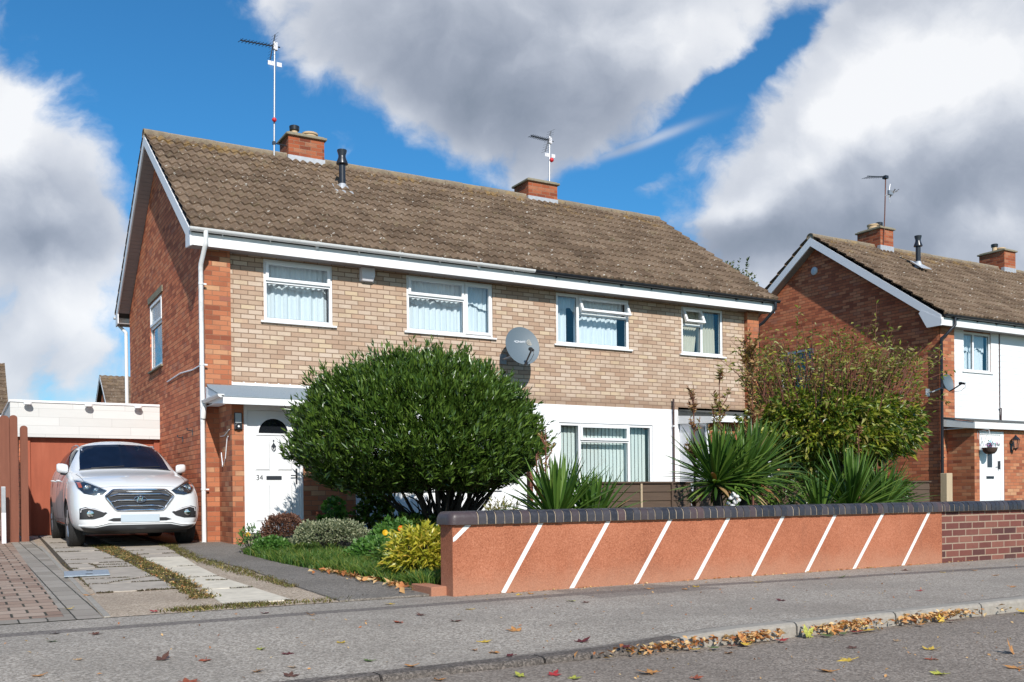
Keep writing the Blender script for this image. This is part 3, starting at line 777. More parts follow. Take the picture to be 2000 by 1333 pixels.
def window(parent, x0, x1, z0, z1, y, panes, sill=True, opens=(), curtain='net', fr=0.055, sash=(), face='Y', label=None, sillover=0.06, style=0):
    """uPVC window facing -Y; panes: list of (xa,xb,za,zb) light rectangles (outer edges between frame centres).
    opens: pane indices whose sash is pushed open from the bottom; sash: indices with a raised opener frame"""
    T = (lambda x, y_, z: (x, y_, z)) if face == 'Y' else (lambda x, y_, z: (y_, x, z))
    def bx(mb, xa, xb, ya, yb, za, zb):
        if face == 'Y': mb.box(xa, xb, ya, yb, za, zb)
        else: mb.box(ya, yb, xa, xb, za, zb)
    f = MB()
    bx(f, x0, x1, y + 0.02, y + 0.09, z0, z0 + fr); bx(f, x0, x1, y + 0.02, y + 0.09, z1 - fr, z1)
    bx(f, x0, x0 + fr, y + 0.022, y + 0.088, z0 + fr, z1 - fr); bx(f, x1 - fr, x1, y + 0.022, y + 0.088, z0 + fr, z1 - fr)
    edges = set()
    for (xa, xb, za, zb) in panes:
        if xa > x0 + 0.01: edges.add(('v', round(xa, 3), z0 + fr, z1 - fr))
    for e in edges: bx(f, e[1] - fr / 2, e[1] + fr / 2, y + 0.021, y + 0.087, e[2], e[3])
    for (xa, xb, za, zb) in panes:
        if za > z0 + 0.01:
            a = xa + (fr if xa <= x0 + 0.01 else fr / 2); b_ = xb - (fr if xb >= x1 - 0.01 else fr / 2)
            bx(f, a, b_, y + 0.023, y + 0.086, za - fr / 2, za + fr / 2)
    w = build('window', f, M['upvc'], parent, bevel=0.004)
    if label: w['label'] = label
    if sill:
        s_ = MB(); bx(s_, x0 - sillover, x1 + sillover, y - 0.045, y + 0.05, z0 - 0.035, z0 - 0.002)
        build('sill', s_, M['upvc'] if style == 0 else M['concrete'], w, bevel=0.005)
    for i, (xa, xb, za, zb) in enumerate(panes):
        a = xa + (fr if xa <= x0 + 0.01 else fr / 2); b_ = xb - (fr if xb >= x1 - 0.01 else fr / 2)
        c_ = za + (fr if za <= z0 + 0.01 else fr / 2); d_ = zb - (fr if zb >= z1 - 0.01 else fr / 2)
        if i in sash or i in opens:
            ang = R(24) if i in opens else 0.0
            ca, sa = math.cos(ang), math.sin(ang)
            st = 0.05
            A, B_, C_, D_ = a - 0.018, b_ + 0.018, c_ - 0.018, d_ + 0.018
            def rot(p):
                x_, yy_, zz_ = p
                dyy, dzz = yy_ - (y + 0.02), zz_ - D_
                return (x_, y + 0.02 + dyy * ca + dzz * sa, D_ + dzz * ca - dyy * sa)
            sm = MB()
            for (q0, q1, r0, r1) in ((A, B_, C_, C_ + st), (A, B_, D_ - st, D_), (A, A + st, C_ + st, D_ - st), (B_ - st, B_, C_ + st, D_ - st)):
                sm.box(q0, q1, y - 0.006, y + 0.05, r0, r1)
            sm.v = [rot(p) for p in sm.v]
            if face != 'Y': sm.v = [(p[1], p[0], p[2]) for p in sm.v]
            build('sash', sm, M['upvc'], w, bevel=0.004)
            g = MB(); g.box(A + st, B_ - st, y + 0.018, y + 0.024, C_ + st, D_ - st); g.v = [rot(p) for p in g.v]
            if face != 'Y': g.v = [(p[1], p[0], p[2]) for p in g.v]
            build('pane', g, M['glass'], w)
        else:
            g = MB(); bx(g, a, b_, y + 0.045, y + 0.051, c_, d_)
            build('pane', g, M['glass'], w)
            gs = MB()     # dark gasket line
            for (q0, q1, r0, r1) in ((a, b_, c_, c_ + 0.006), (a, b_, d_ - 0.006, d_), (a, a + 0.006, c_ + 0.006, d_ - 0.006), (b_ - 0.006, b_, c_ + 0.006, d_ - 0.006)):
                bx(gs, q0, q1, y + 0.038, y + 0.044, r0, r1)
            build('gasket', gs, M['black'], w)
    # soft furnishing behind the glass
    cm = MB()
    if curtain in ('net', 'lace'):
        n = int((x1 - x0) / 0.012)
        random.seed(int(x0 * 100))
        ph = [random.uniform(0, 6.28) for _ in range(5)]
        drops = []
        for (xa, xb, top) in ([(x0 + 0.03, x1 - 0.03, z1 - 0.04)] if curtain == 'net' else [(x0 + 0.03, x0 + 0.36, z1 - 0.04), (x0 + (x1 - x0) * 0.3, x1 - 0.17, z1 - 0.1)]):
            k = max(8, int((xb - xa) / 0.012)); row0 = []; row1 = []
            for j in range(k + 1):
                x_ = xa + (xb - xa) * j / k
                yy = y + 0.21 + 0.016 * math.sin(x_ * 58 + ph[0]) + 0.011 * math.sin(x_ * 31 + ph[1]) + 0.006 * math.sin(x_ * 113 + ph[2])
                row0.append((x_, yy, top)); row1.append((x_, yy + 0.004 * math.sin(x_ * 40), z0 + 0.04))
            b0 = len(cm.v); cm.v.extend([T(*p) for p in row0 + row1])
            for j in range(k): cm.f.append((b0 + j, b0 + j + 1, b0 + k + 2 + j, b0 + k + 1 + j)); cm.mi.append(0)
        c_ = build('curtain', cm, M['net'], w, smooth=180, fix=False)
        # valance with scalloped hem
        vl = MB(); k = int((x1 - x0) / 0.01); row0 = []; row1 = []
        for j in range(k + 1):
            x_ = x0 + 0.03 + (x1 - x0 - 0.06) * j / k
            yy = y + 0.165 + 0.014 * math.sin(x_ * 66 + ph[3])
            sc = (abs(math.sin(x_ * 6.5 + ph[4])) * 0.06 + 0.015 * math.sin(x_ * 23)) * (1.0 if curtain == 'net' else 2.2)
            row0.append((x_, yy, z1 - 0.03)); row1.append((x_, yy, z1 - (0.44 if curtain == 'net' else 0.36) - 0.05 * math.sin(x_ * 9) + sc * 0.6))
        b0 = 0; vl.v.extend([T(*p) for p in row0 + row1])
        for j in range(k): vl.f.append((j, j + 1, k + 2 + j, k + 1 + j)); vl.mi.append(0)
        build('valance', vl, M['net'], w, smooth=180, fix=False)
    elif curtain == 'blind':
        x_ = x0 + 0.05
        while x_ < x1 - 0.12:
            if True:
                a_ = R(9)
                dx_, dy_ = 0.0435 * math.cos(a_), 0.0435 * math.sin(a_)
                cm.add([T(x_ + 0.04 - dx_, y + 0.2 - dy_, z1 - 0.05), T(x_ + 0.04 + dx_, y + 0.2 + dy_, z1 - 0.05), T(x_ + 0.04 + dx_, y + 0.2 + dy_, z0 + 0.05), T(x_ + 0.04 - dx_, y + 0.2 - dy_, z0 + 0.05)], [(0, 1, 2, 3)])
            x_ += 0.091
        build('vertical_blind', cm, M['blind'], w, fix=False)
    elif curtain == 'cream':
        for (xa, xb, lean) in ((x0 + 0.10, x0 + 0.5, 0.14), (x1 - 0.56, x1 - 0.05, -0.02)):
            k = 30; row0 = []; row1 = []
            for j in range(k + 1):
                x_ = xa + (xb - xa) * j / k
                yy = y + 0.2 + 0.022 * math.sin(j * 1.35)
                row0.append((x_ + lean, yy, z1 - 0.03)); row1.append((x_, yy, z0 + 0.02))
            b0 = len(cm.v); cm.v.extend([T(*p) for p in row0 + row1])
            for j in range(k): cm.f.append((b0 + j, b0 + j + 1, b0 + k + 2 + j, b0 + k + 1 + j)); cm.mi.append(0)
        build('curtain', cm, M['cream'], w, smooth=180, fix=False)
    return w

def gutter(name, x0, x1, y, z, parent, m_, r_=0.055, step=0.75, axis='X'):
    mb = MB()
    n = 8
    def ring(x, rad):
        return [(x, y - rad * math.cos(math.pi * k / n), z - rad * math.sin(math.pi * k / n)) for k in range(n + 1)]
    for (xa, xb, ra, rb) in [(x0, x1, r_, r_ - 0.004)]:
        o0, o1 = ring(xa, ra), ring(xb, ra); i0, i1 = ring(xa, rb), ring(xb, rb)
        b0 = len(mb.v); mb.v.extend(o0 + o1 + i0 + i1); m1 = n + 1
        for k in range(n):
            mb.f.append((b0 + k, b0 + k + 1, b0 + m1 + k + 1, b0 + m1 + k)); mb.mi.append(0)
            mb.f.append((b0 + 2 * m1 + k + 1, b0 + 2 * m1 + k, b0 + 3 * m1 + k, b0 + 3 * m1 + k + 1)); mb.mi.append(0)
        for e in (0, n):
            mb.f.append((b0 + e, b0 + m1 + e, b0 + 3 * m1 + e, b0 + 2 * m1 + e)); mb.mi.append(0)
        mb.f.append(tuple(b0 + k for k in range(n + 1))); mb.mi.append(0)
        mb.f.append(tuple(b0 + m1 + k for k in range(n + 1))); mb.mi.append(0)
    x = x0 + 0.5
    j = 0
    while x < x1 - 0.2:      # brackets and union clips
        wid = 0.055 if j % 4 == 2 else 0.018
        rr_ = r_ + 0.006
        ra = [(x, y - rr_ * math.cos(math.pi * k / n), z + 0.004 - rr_ * math.sin(math.pi * k / n)) for k in range(n + 1)]
        mb.prism(ra, (wid, 0, 0))
        mb.box(x + 0.004, x + wid - 0.004, y + 0.02, y + r_ + 0.02, z - 0.085, z - 0.03)
        x += step; j += 1
    if axis == 'Y':
        pass
    return build(name, mb, m_, parent, smooth=35)

# ------------------------------------------------------------------ the pair of houses in front
def chimney(parent, x0, x1, y0, y1, z0, z1, pots):
    mb = MB(); mb.box(x0, x1, y0, y1, z0, z1 - 0.04)
    ch = build('chimney', mb, M['chimney'], parent)
    mb = MB(); mb.box(x0 - 0.05, x1 + 0.05, y0 - 0.05, y1 + 0.05, z1 - 0.04, z1 + 0.01)
    mb.prism([(x0, y0, z1 + 0.01), (x1, y0, z1 + 0.01), (x1, y1, z1 + 0.01), (x0, y1, z1 + 0.01)], (0, 0, 0.03))
    build('chimney_cap', mb, M['concrete'], ch, bevel=0.012)
    mb = MB(); mb.box(x0 - 0.012, x1 + 0.012, y0 - 0.012, y0 + 0.1, z0, z0 + 0.185)
    build('flashing', mb, M['lead'], ch)
    for (px_, kind) in pots:
        mb = MB(); yc = (y0 + y1) / 2; zt = z1 + 0.03
        if kind == 'clay':
            mb.lathe((px_, yc, zt), [(0.15, 0), (0.145, 0.10), (0.165, 0.105), (0.165, 0.14), (0.12, 0.14), (0.11, 0.05)], 18)
            build('chimney_pot', mb, M['pot'], ch, smooth=40)
        elif kind == 'small':
            mb.lathe((px_, yc, zt), [(0.04, 0), (0.04, 0.09), (0.0, 0.1)], 12); build('chimney_pot', mb, M['whiteplastic'], ch, smooth=40)
        else:
            mb.lathe((px_, yc, zt), [(0.075, 0), (0.07, 0.14)], 16); mb.cur = 1
            mb.lathe((px_, yc, zt), [(0.07, 0.14), (0.10, 0.15), (0.105, 0.23), (0.09, 0.24), (0.085, 0.2)], 16)
            build('flue_cowl', mb, [M['pot'], M['black']], ch, smooth=40)
    return ch
def flue(parent, x, y, z, h=0.78):
    mb = MB(); mb.lathe((x, y, z), [(0.065, -0.15), (0.065, h * 0.62), (0.115, h * 0.64), (0.115, h * 0.67), (0.075, h * 0.80), (0.07, h * 0.86), (0.095, h * 0.97), (0.095, h), (0.04, h)], 20)
    f = build('flue', mb, M['blackgutter'], parent, smooth=35)
    mb = MB()
    s_ = PT
    mb.prism([(x - 0.22, y - 0.26, z - 0.26 * s_ + 0.028), (x + 0.22, y - 0.26, z - 0.26 * s_ + 0.028), (x + 0.17, y + 0.14, z + 0.14 * s_ + 0.032), (x - 0.17, y + 0.14, z + 0.14 * s_ + 0.032)], (0, 0, 0.012))
    mb.lathe((x, y, z), [(0.13, -0.1), (0.07, 0.10)], 14)
    build('flue_flashing', mb, M['lead'], f)

def barge(mb, x0, x1, yf, yr, ze, zr, d0=0.035, d1=0.20, tip=0.0):
    ym = (yf + yr) / 2
    for s_ in (1, -1):
        ye = yf if s_ == 1 else yr
        mb.prism([(x0, ye + 0.02 * s_, ze - d0), (x0, ym, zr - d0 + 0.013), (x0, ym, zr - d1 + 0.0), (x0, ye + 0.02 * s_, ze - d1 - tip)], (x1 - x0, 0, 0))

H = thing('brick_house', (9.3, 19.3, 0.15), 'semi detached pair of buff brick houses with brown tiled roof and white door', 'house')
XL, XR, YF, YR, ZE, ZR = 3.139, 15.44, 15.277, 23.32, 4.985, 7.724
WX0, WX1, YB, YP = 3.40, 15.19, 15.63, 15.53
YM = (YF + YR) / 2
roof = tile_roof('roof', XL, XR, YF, YR, ZE, ZR, H)
mb = MB(); under_roof(mb, XL + 0.02, XR - 0.02, YF, YR, ZE, ZR); build('roof_deck', mb, M['dark_room'], roof)
ridge(XL - 0.01, XR + 0.01, YM, ZR + 0.02, H, roof)
win = [(4.37, 5.54, 3.70, 4.71), (6.90, 8.63, 3.72, 4.71), (10.02, 11.76, 3.71, 4.70), (13.11, 14.25, 3.72, 4.71)]
mb = MB(); wall_y(mb, 3.81, 14.86, 2.545, 4.80, YB, win, depth=0.1)
build('buff_wall', mb, M['buff'], H, fix=False)
gw = [(10.05, 12.32, 0.95, 2.205), (6.25, 8.72, 0.93, 2.205)]
mb = MB(); wall_y(mb, 5.30, 13.02, 0.0, 2.545, YB - 0.012, gw, depth=0.1)
mb.quad((5.30, YB - 0.012, 2.545), (13.02, YB - 0.012, 2.545), (13.02, YB + 0.01, 2.545), (5.30, YB + 0.01, 2.545))
build('rendered_wall', mb, M['render'], H, fix=False)
mb = MB(); mb.box(WX0, 3.81, YP, YB + 0.1, 0.0, 4.80); build('pier', mb, M['red'], H)
mb = MB(); mb.box(14.86, WX1, YP, YB + 0.1, 0.0, 4.80); build('pier', mb, M['red'], H)
mb = MB(); mb.box(13.0, 15.0, YB, YB + 0.05, 0, 2.6); build('back_panel', mb, M['red'], H)
# gable wall (left) with side window opening, and right gable, rear wall, inner floor and lining
SW = (19.12, 20.42, 3.36, 4.72)
def gable(mb, x, holes, y0=YB + 0.1, y1=YR - 0.30):
    def ztop(y): return ZE - 0.09 + (y - YF) * PT if y < YM else ZE - 0.09 + (YR - y) * PT
    ys_ = sorted({y0, y1, YM, *[h[0] for h in holes], *[h[1] for h in holes]})
    for ya, yb in zip(ys_, ys_[1:]):
        cy = (ya + yb) / 2
        hs = [h for h in holes if h[0] < cy < h[1]]
        if hs:
            h = hs[0]
            mb.quad((x, ya, 0), (x, yb, 0), (x, yb, h[2]), (x, ya, h[2]))
            mb.quad((x, ya, h[3]), (x, yb, h[3]), (x, yb, ztop(yb)), (x, ya, ztop(ya)))
        else:
            mb.quad((x, ya, 0), (x, yb, 0), (x, yb, ztop(yb)), (x, ya, ztop(ya)))
    for h in holes:
        e = x + 0.1
        mb.quad((x, h[0], h[2]), (x, h[0], h[3]), (e, h[0], h[3]), (e, h[0], h[2]))
        mb.quad((x, h[1], h[2]), (e, h[1], h[2]), (e, h[1], h[3]), (x, h[1], h[3]))
        mb.quad((x, h[0], h[2]), (e, h[0], h[2]), (e, h[1], h[2]), (x, h[1], h[2]))
        mb.quad((x, h[0], h[3]), (x, h[1], h[3]), (e, h[1], h[3]), (e, h[0], h[3]))
mb = MB(); gable(mb, WX0, [SW]); build('gable_wall', mb, M['side'], H, fix=False)
mb = MB(); gable(mb, WX1, []); build('gable_wall', mb, M['side'], H, fix=False)
mb = MB(); mb.quad((WX0, YR - 0.3, 0), (WX1, YR - 0.3, 0), (WX1, YR - 0.3, 4.9), (WX0, YR - 0.3, 4.9)); build('rear_wall', mb, M['side'], H, fix=False)
mb = MB(); mb.box(WX0 + 0.1, WX1 - 0.1, YB + 0.2, YR - 0.4, 2.5, 2.6); mb.box(WX0 + 0.1, WX1 - 0.1, YB + 0.2, YR - 0.4, 4.78, 4.82)
mb.box(9.3, 9.4, YB + 0.3, YR - 0.4, 0, 4.8); mb.box(6.0, 6.06, YB + 0.3, YR - 0.4, 0, 4.8); mb.box(12.6, 12.66, YB + 0.3, YR - 0.4, 0, 4.8); mb.box(WX0 + 0.12, WX1 - 0.12, 18.9, 18.95, 0, 4.8)
build('interior', mb, M['dark_room'], H)
# lintel courses and flashing line over the ground floor
window(H, *win[0], YB, [(4.37, 5.54, 3.70, 4.35), (4.37, 5.54, 4.35, 4.71)], sash=(1,))
window(H, *win[1], YB, [(6.90, 8.05, 3.72, 4.36), (6.90, 8.05, 4.36, 4.71), (8.05, 8.63, 3.72, 4.71)], sash=(1, 2))
window(H, *win[2], YB, [(10.02, 10.53, 3.71, 4.70), (10.53, 11.76, 3.71, 4.33), (10.53, 11.76, 4.33, 4.70)], opens=(2,), curtain='lace', label='upstairs window with its top light propped open')
window(H, *win[3], YB, [(13.11, 13.67, 3.72, 4.33), (13.11, 13.67, 4.33, 4.71), (13.67, 14.25, 3.72, 4.71)], opens=(1,), curtain='cream', label='small upstairs window with its top light propped open')
window(H, *gw[0], YB - 0.01, [(10.05, 10.54, 0.95, 2.205), (10.54, 11.73, 0.95, 1.86), (10.54, 11.73, 1.86, 2.205), (11.73, 12.32, 0.95, 2.205)], sash=(2,), curtain='blind', sillover=0.04)
window(H, *gw[1], YB - 0.01, [(6.25, 6.85, 0.93, 2.205), (6.85, 8.12, 0.93, 1.86), (6.85, 8.12, 1.86, 2.205), (8.12, 8.72, 0.93, 2.205)], sash=(2,), curtain='net', sillover=0.04)
w = window(H, SW[0], SW[1], SW[2], SW[3], WX0, [(19.12, 20.42, 3.36, 4.22), (19.12, 20.42, 4.22, 4.72)], sash=(1,), face='X', curtain='none', style=1, fr=0.07)
mb = MB(); mb.box(WX0 - 0.02, WX0 + 0.05, SW[0] - 0.12, SW[1] + 0.12, SW[3] + 0.003, SW[3] + 0.12); build('lintel', mb, M['concrete'], w)
# fascia, soffit, bargeboards
mb = MB(); mb.box(XL + 0.03, 9.36, 15.30, 15.325, 4.715, 4.905); mb.box(9.363, XR - 0.03, 15.30, 15.325, 4.715, 4.905)
build('fascia', mb, M['fascia'], H)
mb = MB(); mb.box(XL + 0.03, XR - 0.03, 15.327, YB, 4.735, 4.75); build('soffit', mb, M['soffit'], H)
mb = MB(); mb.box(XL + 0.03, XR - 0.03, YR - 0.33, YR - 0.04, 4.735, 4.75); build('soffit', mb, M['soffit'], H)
mb = MB(); mb.box(XL + 0.03, XR - 0.03, YR - 0.04, YR - 0.015, 4.715, 4.9); build('fascia', mb, M['fascia'], H)
for (xa, xb, xs0, xs1) in ((XL + 0.005, XL + 0.03, XL + 0.03, WX0), (XR - 0.03, XR - 0.005, WX1, XR - 0.03)):
    mb = MB(); barge(mb, xa, xb, YF, YR, ZE, ZR, d1=0.215, tip=0.05); build('bargeboard', mb, M['whitepaint'], H)
    mb = MB()
    for s_ in (1, -1):
        ye = YF + 0.33 if s_ == 1 else YR - 0.33
        L = abs(YM - ye); n = 44
        for k in range(n):           # narrow boards
            ya = ye + s_ * (L * k / n + 0.004); yb = ye + s_ * (L * (k + 1) / n - 0.004)
            za = ZR - 0.235 - abs(YM - ya) * PT; zb = ZR - 0.235 - abs(YM - yb) * PT
            mb.prism([(xs0, ya, za), (xs0, yb, zb), (xs0, yb, zb - 0.012), (xs0, ya, za - 0.012)], (xs1 - xs0 - 0.002, 0, 0))
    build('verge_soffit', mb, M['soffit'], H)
# boxed eaves ends
mb = MB(); mb.prism([(XL + 0.006, 15.29, 4.70), (XL + 0.006, 15.29, 4.92), (XL + 0.006, 15.62, 5.13), (XL + 0.006, 15.62, 4.735)], (0.022, 0, 0)); build('eaves_box', mb, M['whitepaint'], H)
mb = MB()
mb.prism([(XL + 0.006, YR - 0.02, 4.70), (XL + 0.006, YR - 0.02, 4.92), (XL + 0.006, YR - 0.34, 5.13), (XL + 0.006, YR - 0.34, 4.735)], (0.022, 0, 0))
build('eaves_box', mb, M['whitepaint'], H)
mb = MB(); mb.prism([(XR - 0.028, 15.29, 4.70), (XR - 0.028, 15.29, 4.92), (XR - 0.028, 15.62, 5.13), (XR - 0.028, 15.62, 4.735)], (0.022, 0, 0)); build('eaves_box', mb, M['whitepaint'], H)
gutter('gutter', XL - 0.01, 9.30, 15.235, 4.965, H, M['gutter'])['label'] = 'white plastic gutter of the left house'
gutter('gutter', 9.30, XR + 0.07, 15.235, 4.962, H, M['blackgutter'])['label'] = 'black plastic gutter of the right house'
gutter('gutter', XL - 0.03, XR, YR + 0.04, 4.93, H, M['gutter'])
# downpipes
def downpipe(pts, m_, r_=0.034, clips=(), parent=None):
    mb = MB(); mb.tube(pts, r_, 12)
    for (x, y, z) in clips:
        mb.lathe((x, y, z - 0.015), [(r_ + 0.005, 0), (r_ + 0.005, 0.03)], 12)
        mb.box(x + r_, x + r_ + 0.05, y + 0.0, y + 0.02, z - 0.012, z + 0.012)
    return build('downpipe', mb, m_, parent or H, smooth=40)
dx, dy = 3.335, 15.45
downpipe([(3.37, 15.22, 4.93), (3.37, 15.22, 4.74), (3.36, 15.24, 4.70), (dx, dy - 0.02, 4.46), (dx, dy, 4.40), (dx, dy, 0.16), (dx - 0.01, dy - 0.03, 0.11)], M['gutter'], 0.036, [(dx, dy, 4.16), (dx, dy, 2.9), (dx, dy, 0.95)])
downpipe([(XR - 0.06, 15.22, 4.92), (XR - 0.06, 15.22, 4.78), (15.30, 15.50, 4.52), (15.24, 15.60, 4.45), (15.24, 15.60, 0.2)], M['blackgutter'], 0.034)
downpipe([(3.22, YR + 0.03, 4.9), (3.22, YR + 0.03, 4.75), (3.33, YR - 0.24, 4.55), (3.33, YR - 0.24, 0.2)], M['gutter'], 0.038)
downpipe([(12.82, 15.56, 2.76), (12.82, 15.56, 0.2)], M['darkpipe'], 0.02, [])
mb = MB(); mb.lathe((12.82, 15.56, 2.2), [(0.028, -0.012), (0.028, 0.012)], 10); build('pipe_clip', mb, M['upvc'], H)
chimney(H, 5.88, 6.63, 19.10, 19.70, 7.55, 8.17, [(6.10, 'cowl'), (6.43, 'clay')])
chimney(H, 11.52, 12.31, 19.10, 19.75, 7.55, 8.11, [(12.1, 'small')])
flue(H, 6.60, 17.98, 6.825, 0.76)
# porch of the left house
def pnl(mb, x0, x1, z0, z1, y, d=0.012, b=0.028):
    """raised and fielded door panel"""
    o = [(x0, y, z0), (x1, y, z0), (x1, y, z1), (x0, y, z1)]
    i = [(x0 + b, y - d, z0 + b), (x1 - b, y - d, z0 + b), (x1 - b, y - d, z1 - b), (x0 + b, y - d, z1 - b)]
    g = 0.012
    o2 = [(x0 - g, y, z0 - g), (x1 + g, y, z0 - g), (x1 + g, y, z1 + g), (x0 - g, y, z1 + g)]
    mid = [(p[0], y + 0.008, p[2]) for p in o]
    b0 = len(mb.v); mb.v.extend(mid + i)
    for k in range(4): mb.f.append((b0 + k, b0 + (k + 1) % 4, b0 + 4 + (k + 1) % 4, b0 + 4 + k)); mb.mi.append(0)
    mb.f.append((b0 + 4, b0 + 5, b0 + 6, b0 + 7)); mb.mi.append(0)
def text_mesh(txt, size, loc, rot, m_, parent, name, depth=0.003, shear=0.0):
    cu = bpy.data.curves.new(name, 'FONT'); cu.body = txt; cu.size = size; cu.extrude = depth; cu.shear = shear
    cu.align_x = 'CENTER'; cu.align_y = 'CENTER'
    tmp = bpy.data.objects.new('tmp', cu); COL.objects.link(tmp)
    dg = bpy.context.evaluated_depsgraph_get()
    me = bpy.data.meshes.new_from_object(tmp.evaluated_get(dg))
    me.name = name
    bpy.data.objects.remove(tmp); bpy.data.curves.remove(cu)
    me.materials.clear(); me.materials.append(m_)
    o = link(name, me, parent)
    o.location = Vector(loc) - BASE[parent.name]; o.rotation_euler = rot
    return o
PF = 14.70        # porch front
mb = MB()
wall_y(mb, 3.60, 5.56, 0.0, 2.26, PF, [(3.78, 4.70, 0.10, 2.25)], depth=0.14)
mb.quad((3.60, PF, 0), (3.60, PF, 2.26), (3.60, YP, 2.30), (3.60, YP, 0))
mb.quad((5.56, PF, 0), (5.56, YB, 0), (5.56, YB, 2.34), (5.56, PF, 2.34))
po = build('porch', mb, M['red'], H, fix=False)
mb = MB(); mb.box(3.79, 4.69, PF + 0.02, PF + 0.14, 0.10, 0.27); build('doorstep', mb, M['concrete'], po)
mb = MB()
mb.box(3.782, 3.84, PF + 0.01, PF + 0.11, 0.27, 2.247); mb.box(4.70, 4.758, PF + 0.01, PF + 0.11, 0.27, 2.247); mb.box(3.84, 4.70, PF + 0.012, PF + 0.108, 2.15, 2.247); mb.box(3.84, 4.70, PF - 0.01, PF + 0.108, 0.27, 0.31)
door = build('door', mb, M['upvc'], H, bevel=0.004)
door['label'] = 'white panelled front door numbered 34 with a dark fan light'
DX0, DX1, DZ0, DZ1, DY = 3.845, 4.695, 0.315, 2.147, PF + 0.035
# leaf as a face grid with openings for panels and fan light
holes = [(3.95, 4.20, 1.32, 1.86 - 0.10), (4.34, 4.59, 1.32, 1.76), (3.95, 4.20, 0.42, 1.08), (4.34, 4.59, 0.42, 1.08)]
holes = [(3.955, 4.215, 1.22, 1.70), (4.325, 4.585, 1.22, 1.70), (3.955, 4.215, 0.44, 1.03), (4.325, 4.585, 0.44, 1.03)]
mb = MB(); wall_y(mb, DX0, DX1, DZ0, DZ1, DY, holes, depth=0.008)
for h in holes: pnl(mb, *h, DY)
leaf = build('door_leaf', mb, M['upvc'], door, fix=False)
cx, cz0, rr1 = 4.27, 1.80, 0.245
mb = MB()
arc = [(cx + rr1 * math.cos(math.pi * k / 20), DY - 0.004, cz0 + rr1 * 0.92 * math.sin(math.pi * k / 20)) for k in range(21)]
mb.prism(arc, (0, 0.003, 0)); build('fan_light', mb, simple('dark_glass', (0.012, 0.014, 0.018), 0.08, spec=0.8), door)
mb = MB(); a2 = [(cx + (rr1 + 0.028) * math.cos(math.pi * k / 20), DY - 0.012, cz0 - 0.0 + (rr1 + 0.028) * 0.92 * math.sin(math.pi * k / 20)) for k in range(21)]
for k in range(20):
    a_, b_ = arc[k], arc[k + 1]; c_, d_ = a2[k + 1], a2[k]
    mb.prism([(a_[0], DY - 0.012, a_[2]), (b_[0], DY - 0.012, b_[2]), c_, d_], (0, 0.012, 0))
mb.box(cx - rr1 - 0.04, cx + rr1 + 0.04, DY - 0.014, DY, cz0 - 0.03, cz0)
build('fan_light_trim', mb, M['upvc'], door)
mb = MB(); mb.box(4.145, 4.40, DY - 0.012, DY, 1.085, 1.145); build('letter_slot', mb, M['darkmetal'], door, bevel=0.006)
mb = MB(); mb.prism([(4.27, DY - 0.02, 1.66), (4.30, DY - 0.02, 1.61), (4.27, DY - 0.02, 1.56), (4.24, DY - 0.02, 1.61)], (0, 0.018, 0)); mb.tube([(4.235, DY - 0.015, 1.61), (4.24, DY - 0.02, 1.56), (4.27, DY - 0.025, 1.53), (4.30, DY - 0.02, 1.56), (4.305, DY - 0.015, 1.61)], 0.006, 6)
mb.lathe((4.27, DY - 0.01, 1.69), [(0.012, -0.01), (0.012, 0.01)], 8); build('knocker', mb, M['darkmetal'], door)
text_mesh("34", 0.115, (4.035, DY - 0.003, 1.115), (R(90), 0, 0), M['darkmetal'], door, 'house_number', 0.002)
mb = MB(); mb.box(4.635, 4.662, DY - 0.012, DY, 1.02, 1.26); mb.tube([(4.648, DY - 0.01, 1.15), (4.648, DY - 0.05, 1.15), (4.54, DY - 0.055, 1.15)], 0.009, 8); build('handle', mb, M['darkmetal'], door)
door.scale.x = 0.94; door.location.x = (3.78 - 9.3) * 0.06
# canopy
mb = MB()
CX0, CX1, CY0 = 3.37, 5.66, 14.33
mb.prism([(CX0, CY0, 2.298), (CX1, CY0, 2.298), (CX1, YB - 0.014, 2.61), (3.815, YB - 0.014, 2.61), (3.815, YP - 0.005, 2.587), (3.42, YP - 0.005, 2.587), (CX0, 15.2, 2.508)], (0, 0, 0.018))
can = build('canopy', mb, M['felt'], H)
mb = MB(); mb.box(CX0 + 0.02, CX1, CY0, CY0 + 0.022, 2.195, 2.293); build('canopy_fascia', mb, M['fascia'], can)
mb = MB(); mb.box(CX0 + 0.05, CX1, CY0 + 0.024, YB - 0.02, 2.255, 2.267); mb.prism([(CX0 + 0.03, CY0 + 0.03, 2.20), (CX0 + 0.03, CY0 + 0.03, 2.29), (CX0 + 0.03, YP - 0.01, 2.56), (CX0 + 0.03, YP - 0.01, 2.30)], (0.02, 0, 0)); build('canopy_soffit', mb, M['whitepaint'], can)
mb = MB()
n = 8; gx, gzz, r_ = CX0 - 0.01, 2.335, 0.05
pr = [(gx - r_ * math.cos(math.pi * k / n), CY0 - 0.0, gzz - r_ * math.sin(math.pi * k / n)) for k in range(n + 1)]
mb.prism(pr, (0, YP - CY0 - 0.02, 0)); build('canopy_gutter', mb, M['gutter'], can, smooth=40)
mb = MB(); mb.tube([(gx, 15.42, 2.30), (gx, 15.42, 2.25), (dx + 0.005, 15.40, 2.18), (dx, 15.43, 2.06)], [0.036, 0.036, 0.042, 0.042], 10); build('hose_connector', mb, M['gutter'], can, smooth=40)
mb = MB(); mb.box(3.80, 5.70, YB - 0.03, YB + 0.005, 2.60, 2.665)
for k in range(10): mb.box(3.82 + k * 0.19, 3.84 + k * 0.19, YB - 0.034, YB, 2.655, 2.68)
